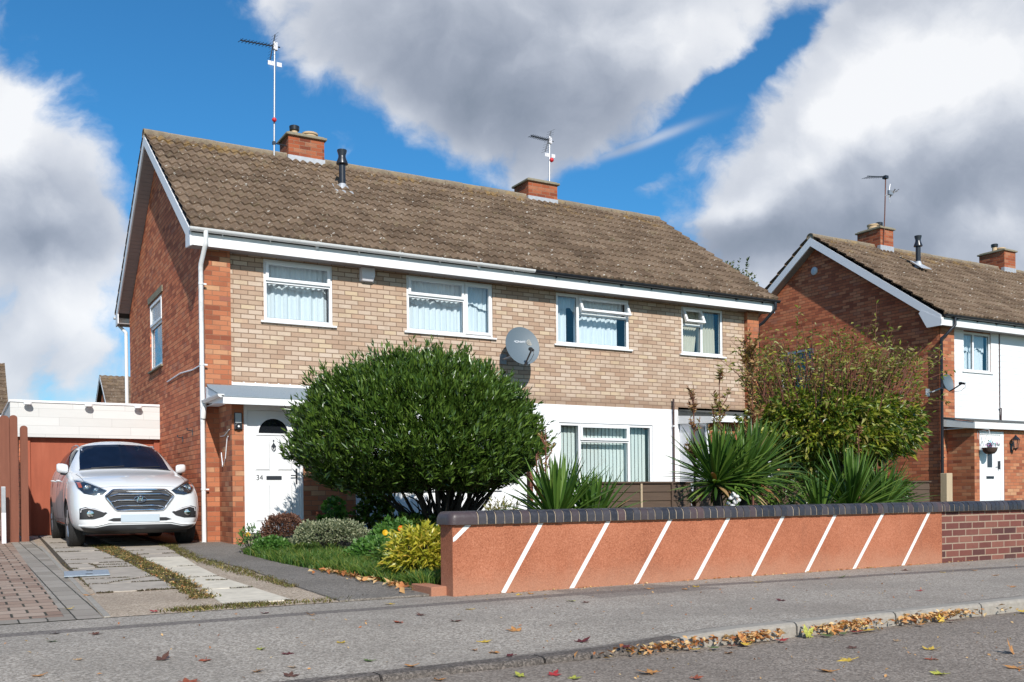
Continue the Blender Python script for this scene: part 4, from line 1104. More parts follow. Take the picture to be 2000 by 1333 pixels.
mb.prism([(3.80, YB - 0.03, 2.645), (5.70, YB - 0.03, 2.645), (5.70, YB - 0.10, 2.612), (3.80, YB - 0.10, 2.612)], (0, 0, 0.006)); build('canopy_flashing', mb, M['lead_w'] if 'lead_w' in M else M['fascia'], can)
# porch of the right house
PF2 = 14.78
mb = MB()
wall_y(mb, 13.10, 15.05, 0.0, 2.30, PF2, [(13.86, 14.86, 0.12, 2.18)], depth=0.12)
mb.quad((15.05, PF2, 0), (15.05, YB, 0), (15.05, YB, 2.30), (15.05, PF2, 2.30))
po2 = build('porch', mb, M['red'], H, fix=False)
mb = MB(); mb.box(13.02, 13.08, PF2 + 0.0, YB - 0.02, 0.1, 2.3); 
sp = build('porch_side_panel', mb, M['whitepaint'], po2)
mb = MB(); mb.box(13.0, 13.018, PF2 + 0.06, PF2 + 0.42, 1.55, 2.15)
mb.box(13.0, 13.018, PF2 + 0.42, PF2 + 0.46, 1.5, 2.2); build('side_window', mb, M['glassdark'] if 'glassdark' in M else simple('porch_glass', (0.06, 0.08, 0.085), 0.1, spec=0.8), po2)
mb = MB(); mb.box(13.862, 13.93, PF2 + 0.01, PF2 + 0.09, 0.12, 2.178); mb.box(14.79, 14.858, PF2 + 0.01, PF2 + 0.09, 0.12, 2.178); mb.box(13.93, 14.79, PF2 + 0.012, PF2 + 0.088, 2.10, 2.178); mb.box(13.93, 14.79, PF2 + 0.03, PF2 + 0.07, 0.12, 2.10)
d2 = build('door', mb, M['upvc'], H, bevel=0.004); d2['label'] = 'white front door of the right house half hidden by plants'
mb = MB(); mb.box(14.05, 14.67, PF2 + 0.022, PF2 + 0.028, 1.5, 1.95); build('door_glass', mb, simple('obscure_glass', (0.25, 0.30, 0.32), 0.15), d2)
mb = MB(); mb.prism([(12.98, 14.56, 2.375), (15.28, 14.56, 2.375), (15.28, YB - 0.014, 2.53), (12.98, YB - 0.014, 2.53)], (0, 0, 0.022)); mb.box(12.985, 15.275, 14.565, 14.60, 2.345, 2.376)
mb.prism([(12.985, 14.60, 2.30), (12.985, 14.60, 2.38), (12.985, YB - 0.02, 2.53), (12.985, YB - 0.02, 2.40)], (0.03, 0, 0))
can2 = build('canopy', mb, M['darkfelt'], H)
mb = MB(); mb.box(12.975, 15.285, 14.55, 14.572, 2.225, 2.352); mb.prism([(12.965, 14.56, 2.20), (12.965, 14.56, 2.33), (12.965, YB - 0.02, 2.42), (12.965, YB - 0.02, 2.25)], (0.018, 0, 0)); build('canopy_fascia', mb, M['fascia'], can2)
# cable on the gable, wall hooks
mb = MB(); mb.tube([(WX0 - 0.012, 15.62, 2.93), (WX0 - 0.014, 16.4, 2.93), (WX0 - 0.012, 17.4, 2.99), (WX0 - 0.012, 18.6, 2.97)], 0.012, 6); build('cable', mb, M['whitepaint'], H)
mb = MB(); mb.tube([(3.58, 15.3, 1.52), (3.575, 15.2, 1.30), (3.57, 15.0, 1.42), (3.575, 14.9, 1.72), (3.58, 14.85, 1.75)], 0.007, 6); mb.tube([(3.59, 15.4, 1.78), (3.58, 15.1, 1.77), (3.585, 14.8, 1.85)], 0.006, 6); build('cable', mb, M['whitepaint'], H)
for yy, zz in ((17.3, 1.86), (16.5, 1.93)):
    mb = MB(); mb.box(WX0 - 0.01, WX0, yy - 0.015, yy + 0.015, zz - 0.07, zz + 0.03); mb.tube([(WX0 - 0.01, yy, zz), (WX0 - 0.09, yy - 0.02, zz + 0.01), (WX0 - 0.10, yy - 0.02, zz + 0.05)], 0.01, 6); build('wall_hook', mb, M['darkmetal'], H)

# ------------------------------------------------------------------ things fixed to the house
t_ = thing('alarm_box', (6.15, 15.6, 4.6), 'white burglar alarm box under the eaves between the two left upstairs windows', 'alarm box')
mb = MB(); mb.prism([(6.02, 15.62, 4.50), (6.28, 15.62, 4.50), (6.28, 15.62, 4.73), (6.02, 15.62, 4.73)], (0, -0.01, 0))
mb.add([(6.03, 15.61, 4.73), (6.27, 15.61, 4.73), (6.27, 15.61, 4.51), (6.03, 15.61, 4.51), (6.03, 15.52, 4.73), (6.27, 15.52, 4.73), (6.27, 15.53, 4.58), (6.03, 15.53, 4.58), (6.06, 15.56, 4.505), (6.24, 15.56, 4.505)],
       [(4, 5, 6, 7), (7, 6, 9, 8), (8, 9, 2, 3), (0, 4, 7, 8, 3), (5, 1, 2, 9, 6), (0, 1, 5, 4)])
build('alarm_cover', mb, M['whiteplastic'], t_, bevel=0.006)

def dish(loc, w, h, face_dir, label, logo=False, wall_y_=15.63, arm_side=1, name='satellite_dish', armdrop=0.0, armlen=0.36):
    t_ = thing(name, loc, label, 'satellite dish')
    f = Vector(face_dir).normalized()
    up = Vector((0, 0, 1)); sx = f.cross(up).normalized(); u2 = sx.cross(f).normalized()
    sx = -sx if sx.x < 0 else sx
    c = Vector(loc)
    mb = MB(); nr, na = 7, 40
    v = []; v2 = []
    for i in range(nr + 1):
        q = i / nr
        for k in range(na):
            a = 2 * math.pi * k / na
            dp = 0.055 * (q * q - 1)
            p = c + sx * (w / 2 * q * math.cos(a)) + u2 * (h / 2 * q * math.sin(a)) + f * dp
            v.append(tuple(p)); v2.append(tuple(p - f * 0.008))
    n0 = (nr + 1) * na
    fs = []
    for i in range(nr):
        for k in range(na):
            k2 = (k + 1) % na
            fs.append((i * na + k, i * na + k2, (i + 1) * na + k2, (i + 1) * na + k))
            fs.append((n0 + i * na + k2, n0 + i * na + k, n0 + (i + 1) * na + k, n0 + (i + 1) * na + k2))
    for k in range(na):
        k2 = (k + 1) % na
        fs.append((nr * na + k, nr * na + k2, n0 + nr * na + k2, n0 + nr * na + k))
    mb.add(v + v2, fs)
    dm = build('reflector', mb, M['dish'], t_, smooth=40)
    mb = MB()      # bracket to the wall
    b1 = c - f * 0.125 - u2 * 0.05; wp = Vector((c.x - 0.16, wall_y_ - 0.01, c.z - 0.20))
    mb.tube([b1, b1 - f * 0.07 - u2 * 0.02, Vector((wp.x, wall_y_ - 0.14, wp.z)), wp], 0.019, 8)
    mb.box(wp.x - 0.07, wp.x + 0.07, wall_y_ - 0.012, wall_y_, wp.z - 0.09, wp.z + 0.09)
    mb.box(b1.x - 0.06, b1.x + 0.06, b1.y - 0.03, b1.y + 0.03, b1.z - 0.06, b1.z + 0.06)
    build('bracket', mb, M['metal'], t_)
    mb = MB()      # arm and lnb
    a0 = c - u2 * (h / 2 * 0.98) + sx * 0.0; a1 = c - u2 * (h / 2 * 0.62 + armdrop) + f * armlen + sx * 0.0
    mb.tube([a0 - f * 0.03, a0 + f * 0.02, a1], 0.016, 8)
    lp = a1; d_ = (c - u2 * 0.05 - lp).normalized()
    mb.tube([lp - d_ * 0.05 - u2 * 0.02, lp + d_ * 0.04], [0.024, 0.026], 10); mb.tube([lp + d_ * 0.03, lp + d_ * 0.08], [0.033, 0.036], 12)
    build('arm', mb, M['black'], t_, smooth=40)
    mb = MB(); mb.tube([lp - d_ * 0.05, lp - d_ * 0.06 - u2 * 0.09, lp - u2 * 0.16 - f * 0.08, a0 - u2 * 0.03 - f * 0.0, b1 - u2 * 0.05], 0.005, 6); build('cable', mb, M['black'], t_)
    if logo:
        rot = Matrix((sx, u2, f)).transposed().to_euler()
        p = c + u2 * 0.09 - sx * 0.075 - f * 0.043
        text_mesh("CYMONWT", 0.062, p + f * 0.0, rot, M['whitepaint'], t_, 'logo_lettering', 0.001)
        mb = MB(); cc = c + u2 * 0.085 + sx * 0.165 - f * 0.033
        for (ra, rb) in ((0.058, 0.050), (0.040, 0.0)):
            nn = 24; vv = []; ff_ = []
            for k in range(nn):
                a = 2 * math.pi * k / nn
                for q in (ra, rb): vv.append(tuple(cc + sx * q * math.cos(a) + u2 * q * math.sin(a)))
            ff_ = [(2 * k, (2 * k + 2) % (2 * nn), (2 * k + 3) % (2 * nn), 2 * k + 1) for k in range(nn)]
            if ra > 0.05: mb.add(vv, ff_)
            else:
                for j in range(4):
                    hgt = 0.036 - j * 0.022
                    wdt = math.sqrt(max(0, 0.04 ** 2 - hgt ** 2))
                    p1 = cc - sx * wdt + u2 * hgt; p2 = cc + sx * wdt + u2 * hgt
                    mb.add([tuple(p1), tuple(p2), tuple(p2 - u2 * 0.010), tuple(p1 - u2 * 0.010)], [(0, 1, 2, 3)])
        build('logo_emblem', mb, simple('logo_buff', (0.45, 0.40, 0.32), 0.5), t_, fix=False)
    return t_
M['dish'] = simple('grey_dish', (0.105, 0.138, 0.163), 0.55, var=0.08, nscale=50)
dish((8.99, 15.17, 3.54), 0.67, 0.74, (-0.12, -1, 0.28), 'large grey satellite dish with white lettering on the buff brick wall', logo=True)

def aerial(base, top, label, dirv, n_el=10, length=0.78, extra=True, ball=True, name='television_aerial', reflz=0.0):
    t_ = thing(name, base, label, 'TV aerial')
    b = Vector(base); tp = Vector(top)
    mb = MB(); mb.tube([b, tp], 0.018, 8); build('mast', mb, M['metal'], t_, smooth=40)
    d = Vector(dirv).normalized(); sd_ = d.cross(Vector((0, 0, 1))).normalized()
    mb = MB(); e = tp + d * length - Vector((0, 0, 0.0))
    s0 = tp - d * 0.12 + Vector((0, 0, -0.1 if extra else 0.0))
    e = s0 + d * (length + 0.1)
    mb.tube([s0, e], 0.012, 6)
    for k in range(n_el):
        p = s0 + d * (0.2 + (length - 0.1) * k / (n_el - 1))
        mb.tube([p - sd_ * 0.10, p + sd_ * 0.10], 0.006, 5)
        mb.tube([p - sd_ * 0.05 - Vector((0, 0, 0.03)), p + Vector((0, 0, 0.03))], 0.005, 5)
    build('boom', mb, M['darkmetal'], t_)
    if extra:
        mb = MB(); mb.box(tp.x - 0.03, tp.x + 0.05, tp.y - 0.03, tp.y + 0.03, tp.z - 0.17, tp.z - 0.02); build('clamp', mb, M['whiteplastic'], t_)
        up = Vector((0, 0, 1)); rd = (up * 0.26 + d * reflz)
        mb = MB(); c0 = tp + d * 0.05 - up * 0.12
        mb.tube([c0 - rd, c0 + rd], 0.012, 6)
        for k in range(9):
            p = c0 - rd + rd * 2 * k / 8
            mb.tube([p - sd_ * 0.13, p + sd_ * 0.13], 0.003, 4)
        build('reflector', mb, M['darkmetal'], t_)
        mb = MB(); pz_ = tp.z - 0.50
        mb.box(tp.x - 0.15, tp.x - 0.03, tp.y - 0.03, tp.y - 0.02, pz_, pz_ + 0.085); build('reflector_plate', mb, M['whiteplastic'], t_); mb = MB(); mb.box(tp.x + 0.03, tp.x + 0.13, tp.y - 0.03, tp.y - 0.02, pz_, pz_ + 0.085)
        build('reflector_plate', mb, M['whiteplastic'], t_)
    return t_
ta = aerial((5.60, 19.15, 7.66), (5.64, 19.15, 9.97), 'tall television aerial on a long mast beside the left chimney', (-1.0, -0.25, -0.16), reflz=-0.06)
mb = MB(); mb.lathe((5.60, 19.11, 8.38), [(0.0, -0.05), (0.035, -0.03), (0.05, 0), (0.035, 0.03), (0.0, 0.05)], 10); build('cable_ball', mb, M['redplastic'], ta, smooth=60)
mb = MB(); mb.tube([(5.6, 19.15, 7.93), (5.9, 19.2, 7.93)], 0.012, 6); mb.box(5.57, 5.63, 19.12, 19.18, 7.9, 7.96); build('stay', mb, M['darkmetal'], ta)
ta = aerial((12.22, 19.3, 8.1), (12.24, 19.3, 9.28), 'short television aerial rising from the middle chimney', (-1.0, -0.2, -0.05), reflz=-0.1, length=0.62)
mb = MB(); mb.lathe((12.27, 19.27, 8.72), [(0.0, -0.06), (0.045, -0.03), (0.055, 0), (0.045, 0.03), (0.0, 0.06)], 10); build('cable_ball', mb, M['redplastic'], ta, smooth=60)
t_ = thing('wall_lamp', (3.68, PF - 0.01, 1.95), 'small solar security light on the brick pier left of door 34', 'wall lamp')
mb = MB(); mb.box(3.635, 3.745, PF - 0.035, PF, 1.93, 2.10); mb.prism([(3.63, PF - 0.05, 1.85), (3.75, PF - 0.05, 1.85), (3.75, PF, 1.86), (3.75, PF, 1.95), (3.75, PF - 0.04, 1.95), (3.63, PF - 0.04, 1.95)][:2] + [(3.75, PF - 0.03, 1.94), (3.63, PF - 0.03, 1.94)], (0, 0.03, 0))
mb.lathe((3.69, PF, 1.89), [(0.05, -0.055), (0.05, 0.0)], 14, 'Y'); build('lamp_body', mb, M['black'], t_, bevel=0.004)
mb = MB(); mb.prism([(3.645, PF - 0.037, 1.945), (3.735, PF - 0.037, 1.945), (3.735, PF - 0.037, 2.09), (3.645, PF - 0.037, 2.09)], (0, 0.001, 0)); build('panel', mb, simple('solar_panel', (0.38, 0.42, 0.44), 0.3), t_)
mb = MB(); mb.lathe((3.69, PF - 0.055, 1.89), [(0.016, -0.006), (0.016, 0.0)], 10, 'Y'); build('sensor', mb, M['upvc'], t_)

# ------------------------------------------------------------------ garage
G = thing('garage', (2.1, 21, 0.16), 'flat roofed garage with rust red door and pale board front beside the gable', 'garage')
GY = 19.5
def garage_door_mat():
    m_, t, b = mat('rust_red_paint')
    P = t.n('ShaderNodeNewGeometry').outputs['Position']
    n = t.noise(t.vm('MULTIPLY', P, (9, 1, 1.5)), 1.0, 5, 0.65); n2 = t.noise(P, 120, 3, 0.7)
    c = t.ramp(t.m('ADD', t.m('MULTIPLY', n, 0.7), t.m('MULTIPLY', n2, 0.3)), [(0.3, (0.26, 0.062, 0.028)), (0.55, (0.34, 0.085, 0.040)), (0.75, (0.40, 0.115, 0.06))])
    t.set(b, 'Base Color', c); b.inputs['Roughness'].default_value = 0.75
    return m_
M['rust'] = garage_door_mat()
mb = MB(); mb.box(1.16, 3.30, GY + 0.10, GY + 0.14, 0.17, 1.96); build('garage_door', mb, M['rust'], G)
mb = MB(); mb.box(3.30, 3.40, GY + 0.06, GY + 0.3, 0.1, 1.96); mb.box(1.02, 1.16, GY + 0.06, GY + 0.3, 0.1, 1.96); build('frame', mb, M['rust'], G)
def board_mat():
    m_, t, b = mat('pale_boarding')
    P = t.n('ShaderNodeNewGeometry').outputs['Position']
    x, y, z = t.xyz(P)[:3]
    row = t.m('FLOOR', t.m('DIVIDE', z, 0.155)); uo = t.m('ADD', t.m('DIVIDE', x, 0.9), t.m('MULTIPLY', row, 0.37))
    d = t.m('MINIMUM', t.m('MULTIPLY', t.m('PINGPONG', uo, 0.5), 0.9), t.m('MULTIPLY', t.m('PINGPONG', t.m('DIVIDE', z, 0.155), 0.5), 0.155))
    ln = t.step(d, 0.0, 0.006)
    w = t.n('ShaderNodeTexWhiteNoise', noise_dimensions='2D'); t.set(w, 0, t.cxyz(t.m('FLOOR', uo), row, 0.0))
    c = t.mix(t.m('MULTIPLY', t.m('ADD', w.outputs['Value'], t.noise(t.vm('MULTIPLY', P, (2, 2, 14)), 2.0, 5, 0.65)), 0.5), (0.52, 0.51, 0.485), (0.66, 0.65, 0.63))
    c = t.mix(ln, (0.42, 0.41, 0.39), c)
    t.set(b, 'Base Color', c); b.inputs['Roughness'].default_value = 0.7
    return m_
mb = MB(); mb.box(0.86, 3.398, GY - 0.03, GY + 0.05, 1.96, 2.585); mb.box(0.84, 0.86, GY - 0.03, 24, 1.96, 2.585); build('fascia', mb, board_mat(), G)
mb = MB(); mb.box(0.83, 3.398, GY - 0.05, GY + 0.06, 2.585, 2.625); mb.box(0.82, 0.86, GY + 0.06, 24, 2.585, 2.625); build('roof_trim', mb, M['upvc'], G, bevel=0.004)
mb = MB(); mb.box(0.86, 3.40, GY + 0.06, 24.5, 2.55, 2.60); build('roof', mb, M['darkfelt'], G)
mb = MB(); mb.box(0.98, 1.02, GY + 0.05, 24.5, 0.05, 2.55); mb.box(0.98, 3.4, 24.45, 24.5, 0.05, 2.55); build('wall', mb, M['side'], G)
for k, x in enumerate((1.12, 2.13, 2.995)):
    mb = MB(); mb.lathe((x, GY - 0.13, 2.545), [(0.0, 0.05), (0.06, 0.045), (0.075, 0.01), (0.07, -0.01)], 16); mb.box(x - 0.02, x + 0.02, GY - 0.13, GY - 0.03, 2.55, 2.58)
    build('bulkhead_lamp', mb, M['upvc'], G, smooth=40)

# ------------------------------------------------------------------ neighbouring pair on the right
H2 = thing('brick_house', (25, 18.6, 0.15), 'neighbouring red brick house with white boarded front and black gutter on the right', 'house')
X20, X21 = 20.10, 33.0
YF2, YR2, YB2 = 14.60, 22.60, 14.95
YM2 = (YF2 + YR2) / 2
roof2 = tile_roof('roof', X20, X21, YF2, YR2, ZE, ZR, H2)
mb = MB(); under_roof(mb, X20 + 0.02, X21, YF2, YR2, ZE, ZR); build('roof_deck', mb, M['dark_room'], roof2)
ridge(X20 - 0.01, X21, YM2, ZR + 0.02, H2, roof2)
WX2 = 20.36
win2 = [(21.40, 22.49, 3.74, 4.71), (24.4, 26.0, 3.74, 4.71)]
def clad_mat():
    m_, t, b = mat('white_cladding')
    P = t.n('ShaderNodeNewGeometry').outputs['Position']
    n = t.noise(P, 2.0, 5, 0.6)
    t.set(b, 'Base Color', t.mix(n, (0.72, 0.73, 0.74), (0.80, 0.80, 0.80))); b.inputs['Roughness'].default_value = 0.4
    return m_
M['clad'] = clad_mat()
def cladding(x0, x1, z0, z1, y, holes):
    mb = MB(); z = z0
    h = 0.15
    while z < z1 - 0.01:
        zt = min(z + h, z1)
        segs = [(x0, x1)]
        for hh in holes:
            if hh[2] < (z + zt) / 2 < hh[3] or (hh[2] < zt - 0.02 and hh[3] > z + 0.02):
                ns = []
                for (a, b_) in segs:
                    if hh[0] > a and hh[1] < b_: ns += [(a, hh[0]), (hh[1], b_)]
                    else: ns.append((a, b_))
                segs = ns
        for (a, b_) in segs:
            mb.prism([(a, y - 0.014, z), (a, y - 0.009, zt), (a, y + 0.01, zt), (a, y + 0.01, z)], (b_ - a, 0, 0))
        z = zt
    return mb
o = build('cladding', cladding(20.92, 22.80, 2.56, 4.76, YB2, win2), M['clad'], H2)
o = build('cladding', cladding(22.84, X21 - 0.3, 2.56, 4.76, YB2, win2), M['clad'], H2)
mb = MB(); mb.box(22.80, 22.84, YB2 - 0.02, YB2 + 0.0, 2.56, 4.76); mb.tube([(22.77, YB2 - 0.04, 2.86), (22.8, YB2 - 0.07, 2.86), (22.8, YB2 - 0.06, 2.52)], 0.018, 6); build('joint_strip', mb, M['darkpipe'], H2)
mb = MB(); wall_y(mb, 20.92, X21 - 0.3, 0.0, 4.80, YB2 + 0.012, win2, depth=0.1); build('front_wall', mb, M['red'], H2, fix=False)
mb = MB(); mb.box(WX2 + 0.04, 20.92, YB2 - 0.10, YB2 + 0.11, 0, 4.80); build('pier', mb, M['red'], H2)
window(H2, *win2[0], YB2, [(21.40, 21.82, 3.74, 4.71), (21.82, 22.49, 3.74, 4.71)], curtain='net')
window(H2, *win2[1], YB2, [(24.4, 25.0, 3.74, 4.71), (25.0, 26.0, 3.74, 4.71)], curtain='net')
def gable2(mb, x, holes):
    y0, y1 = YB2 - 0.1, YR2 - 0.3
    def ztop(y): return ZE - 0.09 + (y - YF2) * PT2 if y < YM2 else ZE - 0.09 + (YR2 - y) * PT2
    ys_ = sorted({y0, y1, YM2, *[h[0] for h in holes], *[h[1] for h in holes]})
    for ya, yb in zip(ys_, ys_[1:]):
        cy = (ya + yb) / 2; hs = [h for h in holes if h[0] < cy < h[1]]
        if hs:
            h = hs[0]
            mb.quad((x, ya, 0), (x, yb, 0), (x, yb, h[2]), (x, ya, h[2])); mb.quad((x, ya, h[3]), (x, yb, h[3]), (x, yb, ztop(yb)), (x, ya, ztop(ya)))
        else: mb.quad((x, ya, 0), (x, yb, 0), (x, yb, ztop(yb)), (x, ya, ztop(ya)))
    for h in holes:
        e = x + 0.1
        mb.quad((x, h[0], h[2]), (x, h[0], h[3]), (e, h[0], h[3]), (e, h[0], h[2])); mb.quad((x, h[1], h[2]), (e, h[1], h[2]), (e, h[1], h[3]), (x, h[1], h[3]))
        mb.quad((x, h[0], h[2]), (e, h[0], h[2]), (e, h[1], h[2]), (x, h[1], h[2])); mb.quad((x, h[0], h[3]), (x, h[1], h[3]), (e, h[1], h[3]), (e, h[0], h[3]))
PT2 = (ZR - ZE) / (YM2 - YF2)
SW2 = (18.75, 20.0, 3.5, 4.77)
mb = MB(); gable2(mb, WX2, [SW2]); build('gable_wall', mb, M['side'], H2, fix=False)
mb = MB(); mb.quad((WX2, YR2 - 0.3, 0), (X21, YR2 - 0.3, 0), (X21, YR2 - 0.3, 4.9), (WX2, YR2 - 0.3, 4.9)); mb.quad((X21 - 0.3, YB2, 0), (X21 - 0.3, YR2, 0), (X21 - 0.3, YM2, 7.6), (X21 - 0.3, YB2, 4.9)); build('rear_wall', mb, M['side'], H2, fix=False)
mb = MB(); mb.box(WX2 + 0.1, X21 - 0.4, YB2 + 0.3, YR2 - 0.4, 2.5, 2.6); mb.box(WX2 + 0.1, X21 - 0.4, YB2 + 0.3, YR2 - 0.4, 4.8, 4.84); mb.box(23.4, 23.5, YB2 + 0.4, YR2 - 0.4, 0, 4.8); mb.box(WX2 + 0.12, X21 - 0.4, 18.2, 18.3, 0, 4.8); build('interior', mb, M['dark_room'], H2)
window(H2, SW2[0], SW2[1], SW2[2], SW2[3], WX2, [SW2], face='X', curtain='none', style=1, fr=0.07)
mb = MB(); mb.box(X20 + 0.03, X21, YF2 + 0.025, YF2 + 0.05, 4.715, 4.90); build('fascia', mb, M['fascia'], H2)
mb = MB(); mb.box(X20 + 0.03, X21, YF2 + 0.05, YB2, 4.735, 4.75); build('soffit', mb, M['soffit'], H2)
mb = MB(); barge(mb, X20 + 0.005, X20 + 0.03, YF2, YR2, ZE, ZR, d1=0.25, tip=0.0); mb.prism([(X20 + 0.002, YF2 + 0.02, 4.70), (X20 + 0.002, YF2 + 0.02, 4.86), (X20 + 0.002, YF2 + 0.55, 5.15), (X20 + 0.002, YF2 + 0.62, 5.08), (X20 + 0.002, YF2 + 0.40, 4.70)], (0.024, 0, 0)); build('bargeboard', mb, M['whitepaint'], H2)
mb = MB()
for s_ in (1, -1):
    ye = YF2 + 0.4 if s_ == 1 else YR2 - 0.33
    za = ZR - 0.25 - abs(YM2 - ye) * PT2; zb = ZR - 0.25
    mb.prism([(X20 + 0.03, ye, za), (X20 + 0.03, YM2, zb), (X20 + 0.03, YM2, zb - 0.012), (X20 + 0.03, ye, za - 0.012)], (WX2 - X20 - 0.035, 0, 0))
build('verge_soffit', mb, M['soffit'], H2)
gutter('gutter', X20 + 0.10, X21, YF2 - 0.04, 4.96, H2, M['blackgutter'])
downpipe([(20.56, YF2 - 0.03, 4.92), (20.56, YF2 - 0.03, 4.74), (20.34, YB2 - 0.30, 4.5), (20.30, YB2 - 0.20, 4.42), (20.30, YB2 - 0.20, 0.1)], M['blackgutter'], 0.036, [(20.30, YB2 - 0.2, 3.2), (20.30, YB2 - 0.2, 1.6)], parent=H2)
chimney(H2, 22.56, 23.10, 18.30, 19.10, 7.55, 8.24, [(22.74, 'clay'), (23.0, 'cowl')])
chimney(H2, 28.25, 28.82, 18.30, 19.15, 7.55, 8.28, [(28.40, 'cowl'), (28.68, 'clay')])
flue(H2, 22.85, 17.30, 6.98, 0.8)
# porch with canopy
P2 = 14.12
mb = MB(); wall_y(mb, 20.60, 25.5, 0.0, 2.26, P2, [(20.79, 21.74, 0.2, 2.20)], depth=0.1)
mb.quad((20.60, P2, 0), (20.60, P2, 2.26), (20.60, YB2 - 0.1, 2.26), (20.60, YB2 - 0.1, 0))
build('porch', mb, M['red'], H2, fix=False)
mb = MB(); mb.prism([(20.42, 14.0, 2.40), (26, 14.0, 2.40), (26, YB2 - 0.02, 2.55), (20.42, YB2 - 0.11, 2.55)], (0, 0, 0.018)); can3 = build('canopy', mb, M['darkfelt'], H2)
mb = MB(); mb.box(20.45, 26, 13.985, 14.01, 2.245, 2.395); mb.prism([(20.43, 13.99, 2.245), (20.43, 13.99, 2.395), (20.43, YB2 - 0.11, 2.53), (20.43, YB2 - 0.11, 2.34)], (0.02, 0, 0)); build('canopy_fascia', mb, M['fascia'], can3)
mb = MB(); mb.box(20.46, 26, 14.02, YB2 - 0.12, 2.262, 2.28); build('canopy_soffit', mb, M['whitepaint'], can3)
mb = MB(); mb.box(20.792, 20.86, P2 + 0.01, P2 + 0.09, 0.2, 2.197); mb.box(21.60, 21.738, P2 + 0.01, P2 + 0.09, 0.2, 2.197); mb.box(20.86, 21.60, P2 + 0.012, P2 + 0.088, 2.12, 2.197); mb.box(20.86, 21.60, P2 + 0.03, P2 + 0.07, 0.2, 2.12)
d3 = build('door', mb, M['upvc'], H2, bevel=0.005); d3['label'] = 'white door with a narrow leaded pane'
mb = MB(); mb.box(21.12, 21.30, P2 + 0.022, P2 + 0.028, 1.35, 1.93); build('door_glass', mb, simple('leaded_glass', (0.04, 0.045, 0.06), 0.15), d3)
mb = MB(); mb.box(21.08, 21.36, P2 + 0.018, P2 + 0.03, 1.08, 1.14); build('letter_slot', mb, M['darkmetal'], d3); mb = MB(); mb.box(21.52, 21.54, P2 - 0.03, P2 + 0.03, 1.3, 1.5); mb.tube([(21.53, P2 - 0.03, 1.4), (21.42, P2 - 0.04, 1.4)], 0.009, 6); build('handle', mb, M['darkmetal'], d3)
mb = MB(); pnl(mb, 21.0, 21.46, 0.4, 0.95, P2 + 0.03, 0.012, 0.04); build('door_panel', mb, M['upvc'], d3, fix=False)
# things on the right house
dish((20.06, 14.40, 3.33), 0.38, 0.42, (0.03, -1.0, 0.22), 'small dark grey satellite dish on the corner pier of the white boarded house', wall_y_=14.85, armlen=0.34)
ta = thing('television_aerial', (22.85, 18.9, 8.3), 'rusty television aerial with a drooping second head on the right hand roof', 'TV aerial')
mb = MB(); mb.tube([(22.66, 18.28, 7.75), (22.70, 18.26, 8.6), (22.75, 18.26, 9.66)], 0.016, 8); build('mast', mb, M['stalk'], ta)
mb = MB(); mb.tube([(22.80, 18.26, 9.66), (21.75, 18.05, 9.46)], 0.012, 6)
for k in range(9): mb.tube([(22.6 - k * 0.095, 18.12, 9.62 - k * 0.018), (22.6 - k * 0.095, 18.32, 9.62 - k * 0.018)], 0.006, 5)
mb.box(22.68, 22.8, 18.2, 18.32, 9.6, 9.68); build('boom', mb, M['darkmetal'], ta)
mb = MB(); mb.tube([(22.7, 18.26, 9.12), (22.88, 18.2, 9.18), (23.12, 18.15, 9.28)], 0.012, 6); mb.tube([(22.86, 18.2, 9.45), (22.8, 18.2, 9.2), (22.84, 18.2, 8.92)], 0.01, 6); mb.tube([(22.95, 18.1, 9.3), (22.95, 18.3, 9.12)], 0.02, 6); mb.box(22.78, 22.95, 18.17, 18.23, 9.15, 9.27); mb.tube([(23.05, 18.05, 9.3), (23.02, 18.3, 9.2)], 0.01, 5); build('broken_aerial', mb, M['metal'], ta)
t_ = thing('wall_lantern', (21.95, P2, 1.95), 'black coach lantern on brick beside the door of the white boarded house', 'wall lamp')
lx, ly, lz = 22.0, P2 - 0.12, 1.92
mb = MB(); mb.lathe((lx, ly, lz), [(0.0, 0.21), (0.02, 0.19), (0.03, 0.17), (0.105, 0.09), (0.09, 0.085)], 6); mb.lathe((lx, ly, lz), [(0.05, -0.13), (0.055, -0.11), (0.02, -0.15), (0.0, -0.19)], 6)
for k in range(6):
    a = 2 * math.pi * k / 6; mb.tube([(lx + 0.085 * math.cos(a), ly + 0.085 * math.sin(a), lz + 0.09), (lx + 0.052 * math.cos(a), ly + 0.052 * math.sin(a), lz - 0.12)], 0.006, 4)
mb.tube([(lx, ly, lz - 0.12), (lx, P2 - 0.03, lz - 0.17), (lx, P2, lz - 0.10)], 0.012, 6); mb.box(lx - 0.035, lx + 0.035, P2 - 0.012, P2, lz - 0.2, lz); build('lantern_frame', mb, M['black'], t_)
mb = MB(); mb.lathe((lx, ly, lz), [(0.078, 0.085), (0.045, -0.12)], 6); build('lantern_glass', mb, M['glass'], t_)
t_ = thing('hanging_basket', (20.98, 13.95, 1.72), 'hanging basket of pink and turquoise flowers in front of the white door', 'hanging basket')
bx_, by_, bz_ = 20.88, 13.92, 1.80
mb = MB(); mb.lathe((bx_, by_, bz_), [(0.03, -0.155), (0.10, -0.14), (0.15, -0.08), (0.17, 0.0), (0.14, 0.0)], 18); build('basket', mb, simple('coir_liner', (0.07, 0.04, 0.03), 0.9, var=0.4, nscale=40, bump=1, bscale=60), t_, smooth=40)
mb = MB()
for a in (0, 2.1, 4.2): mb.tube([(bx_ + 0.16 * math.cos(a), by_ + 0.16 * math.sin(a), bz_), (bx_ - 0.03, by_, bz_ + 0.42)], 0.004, 4)
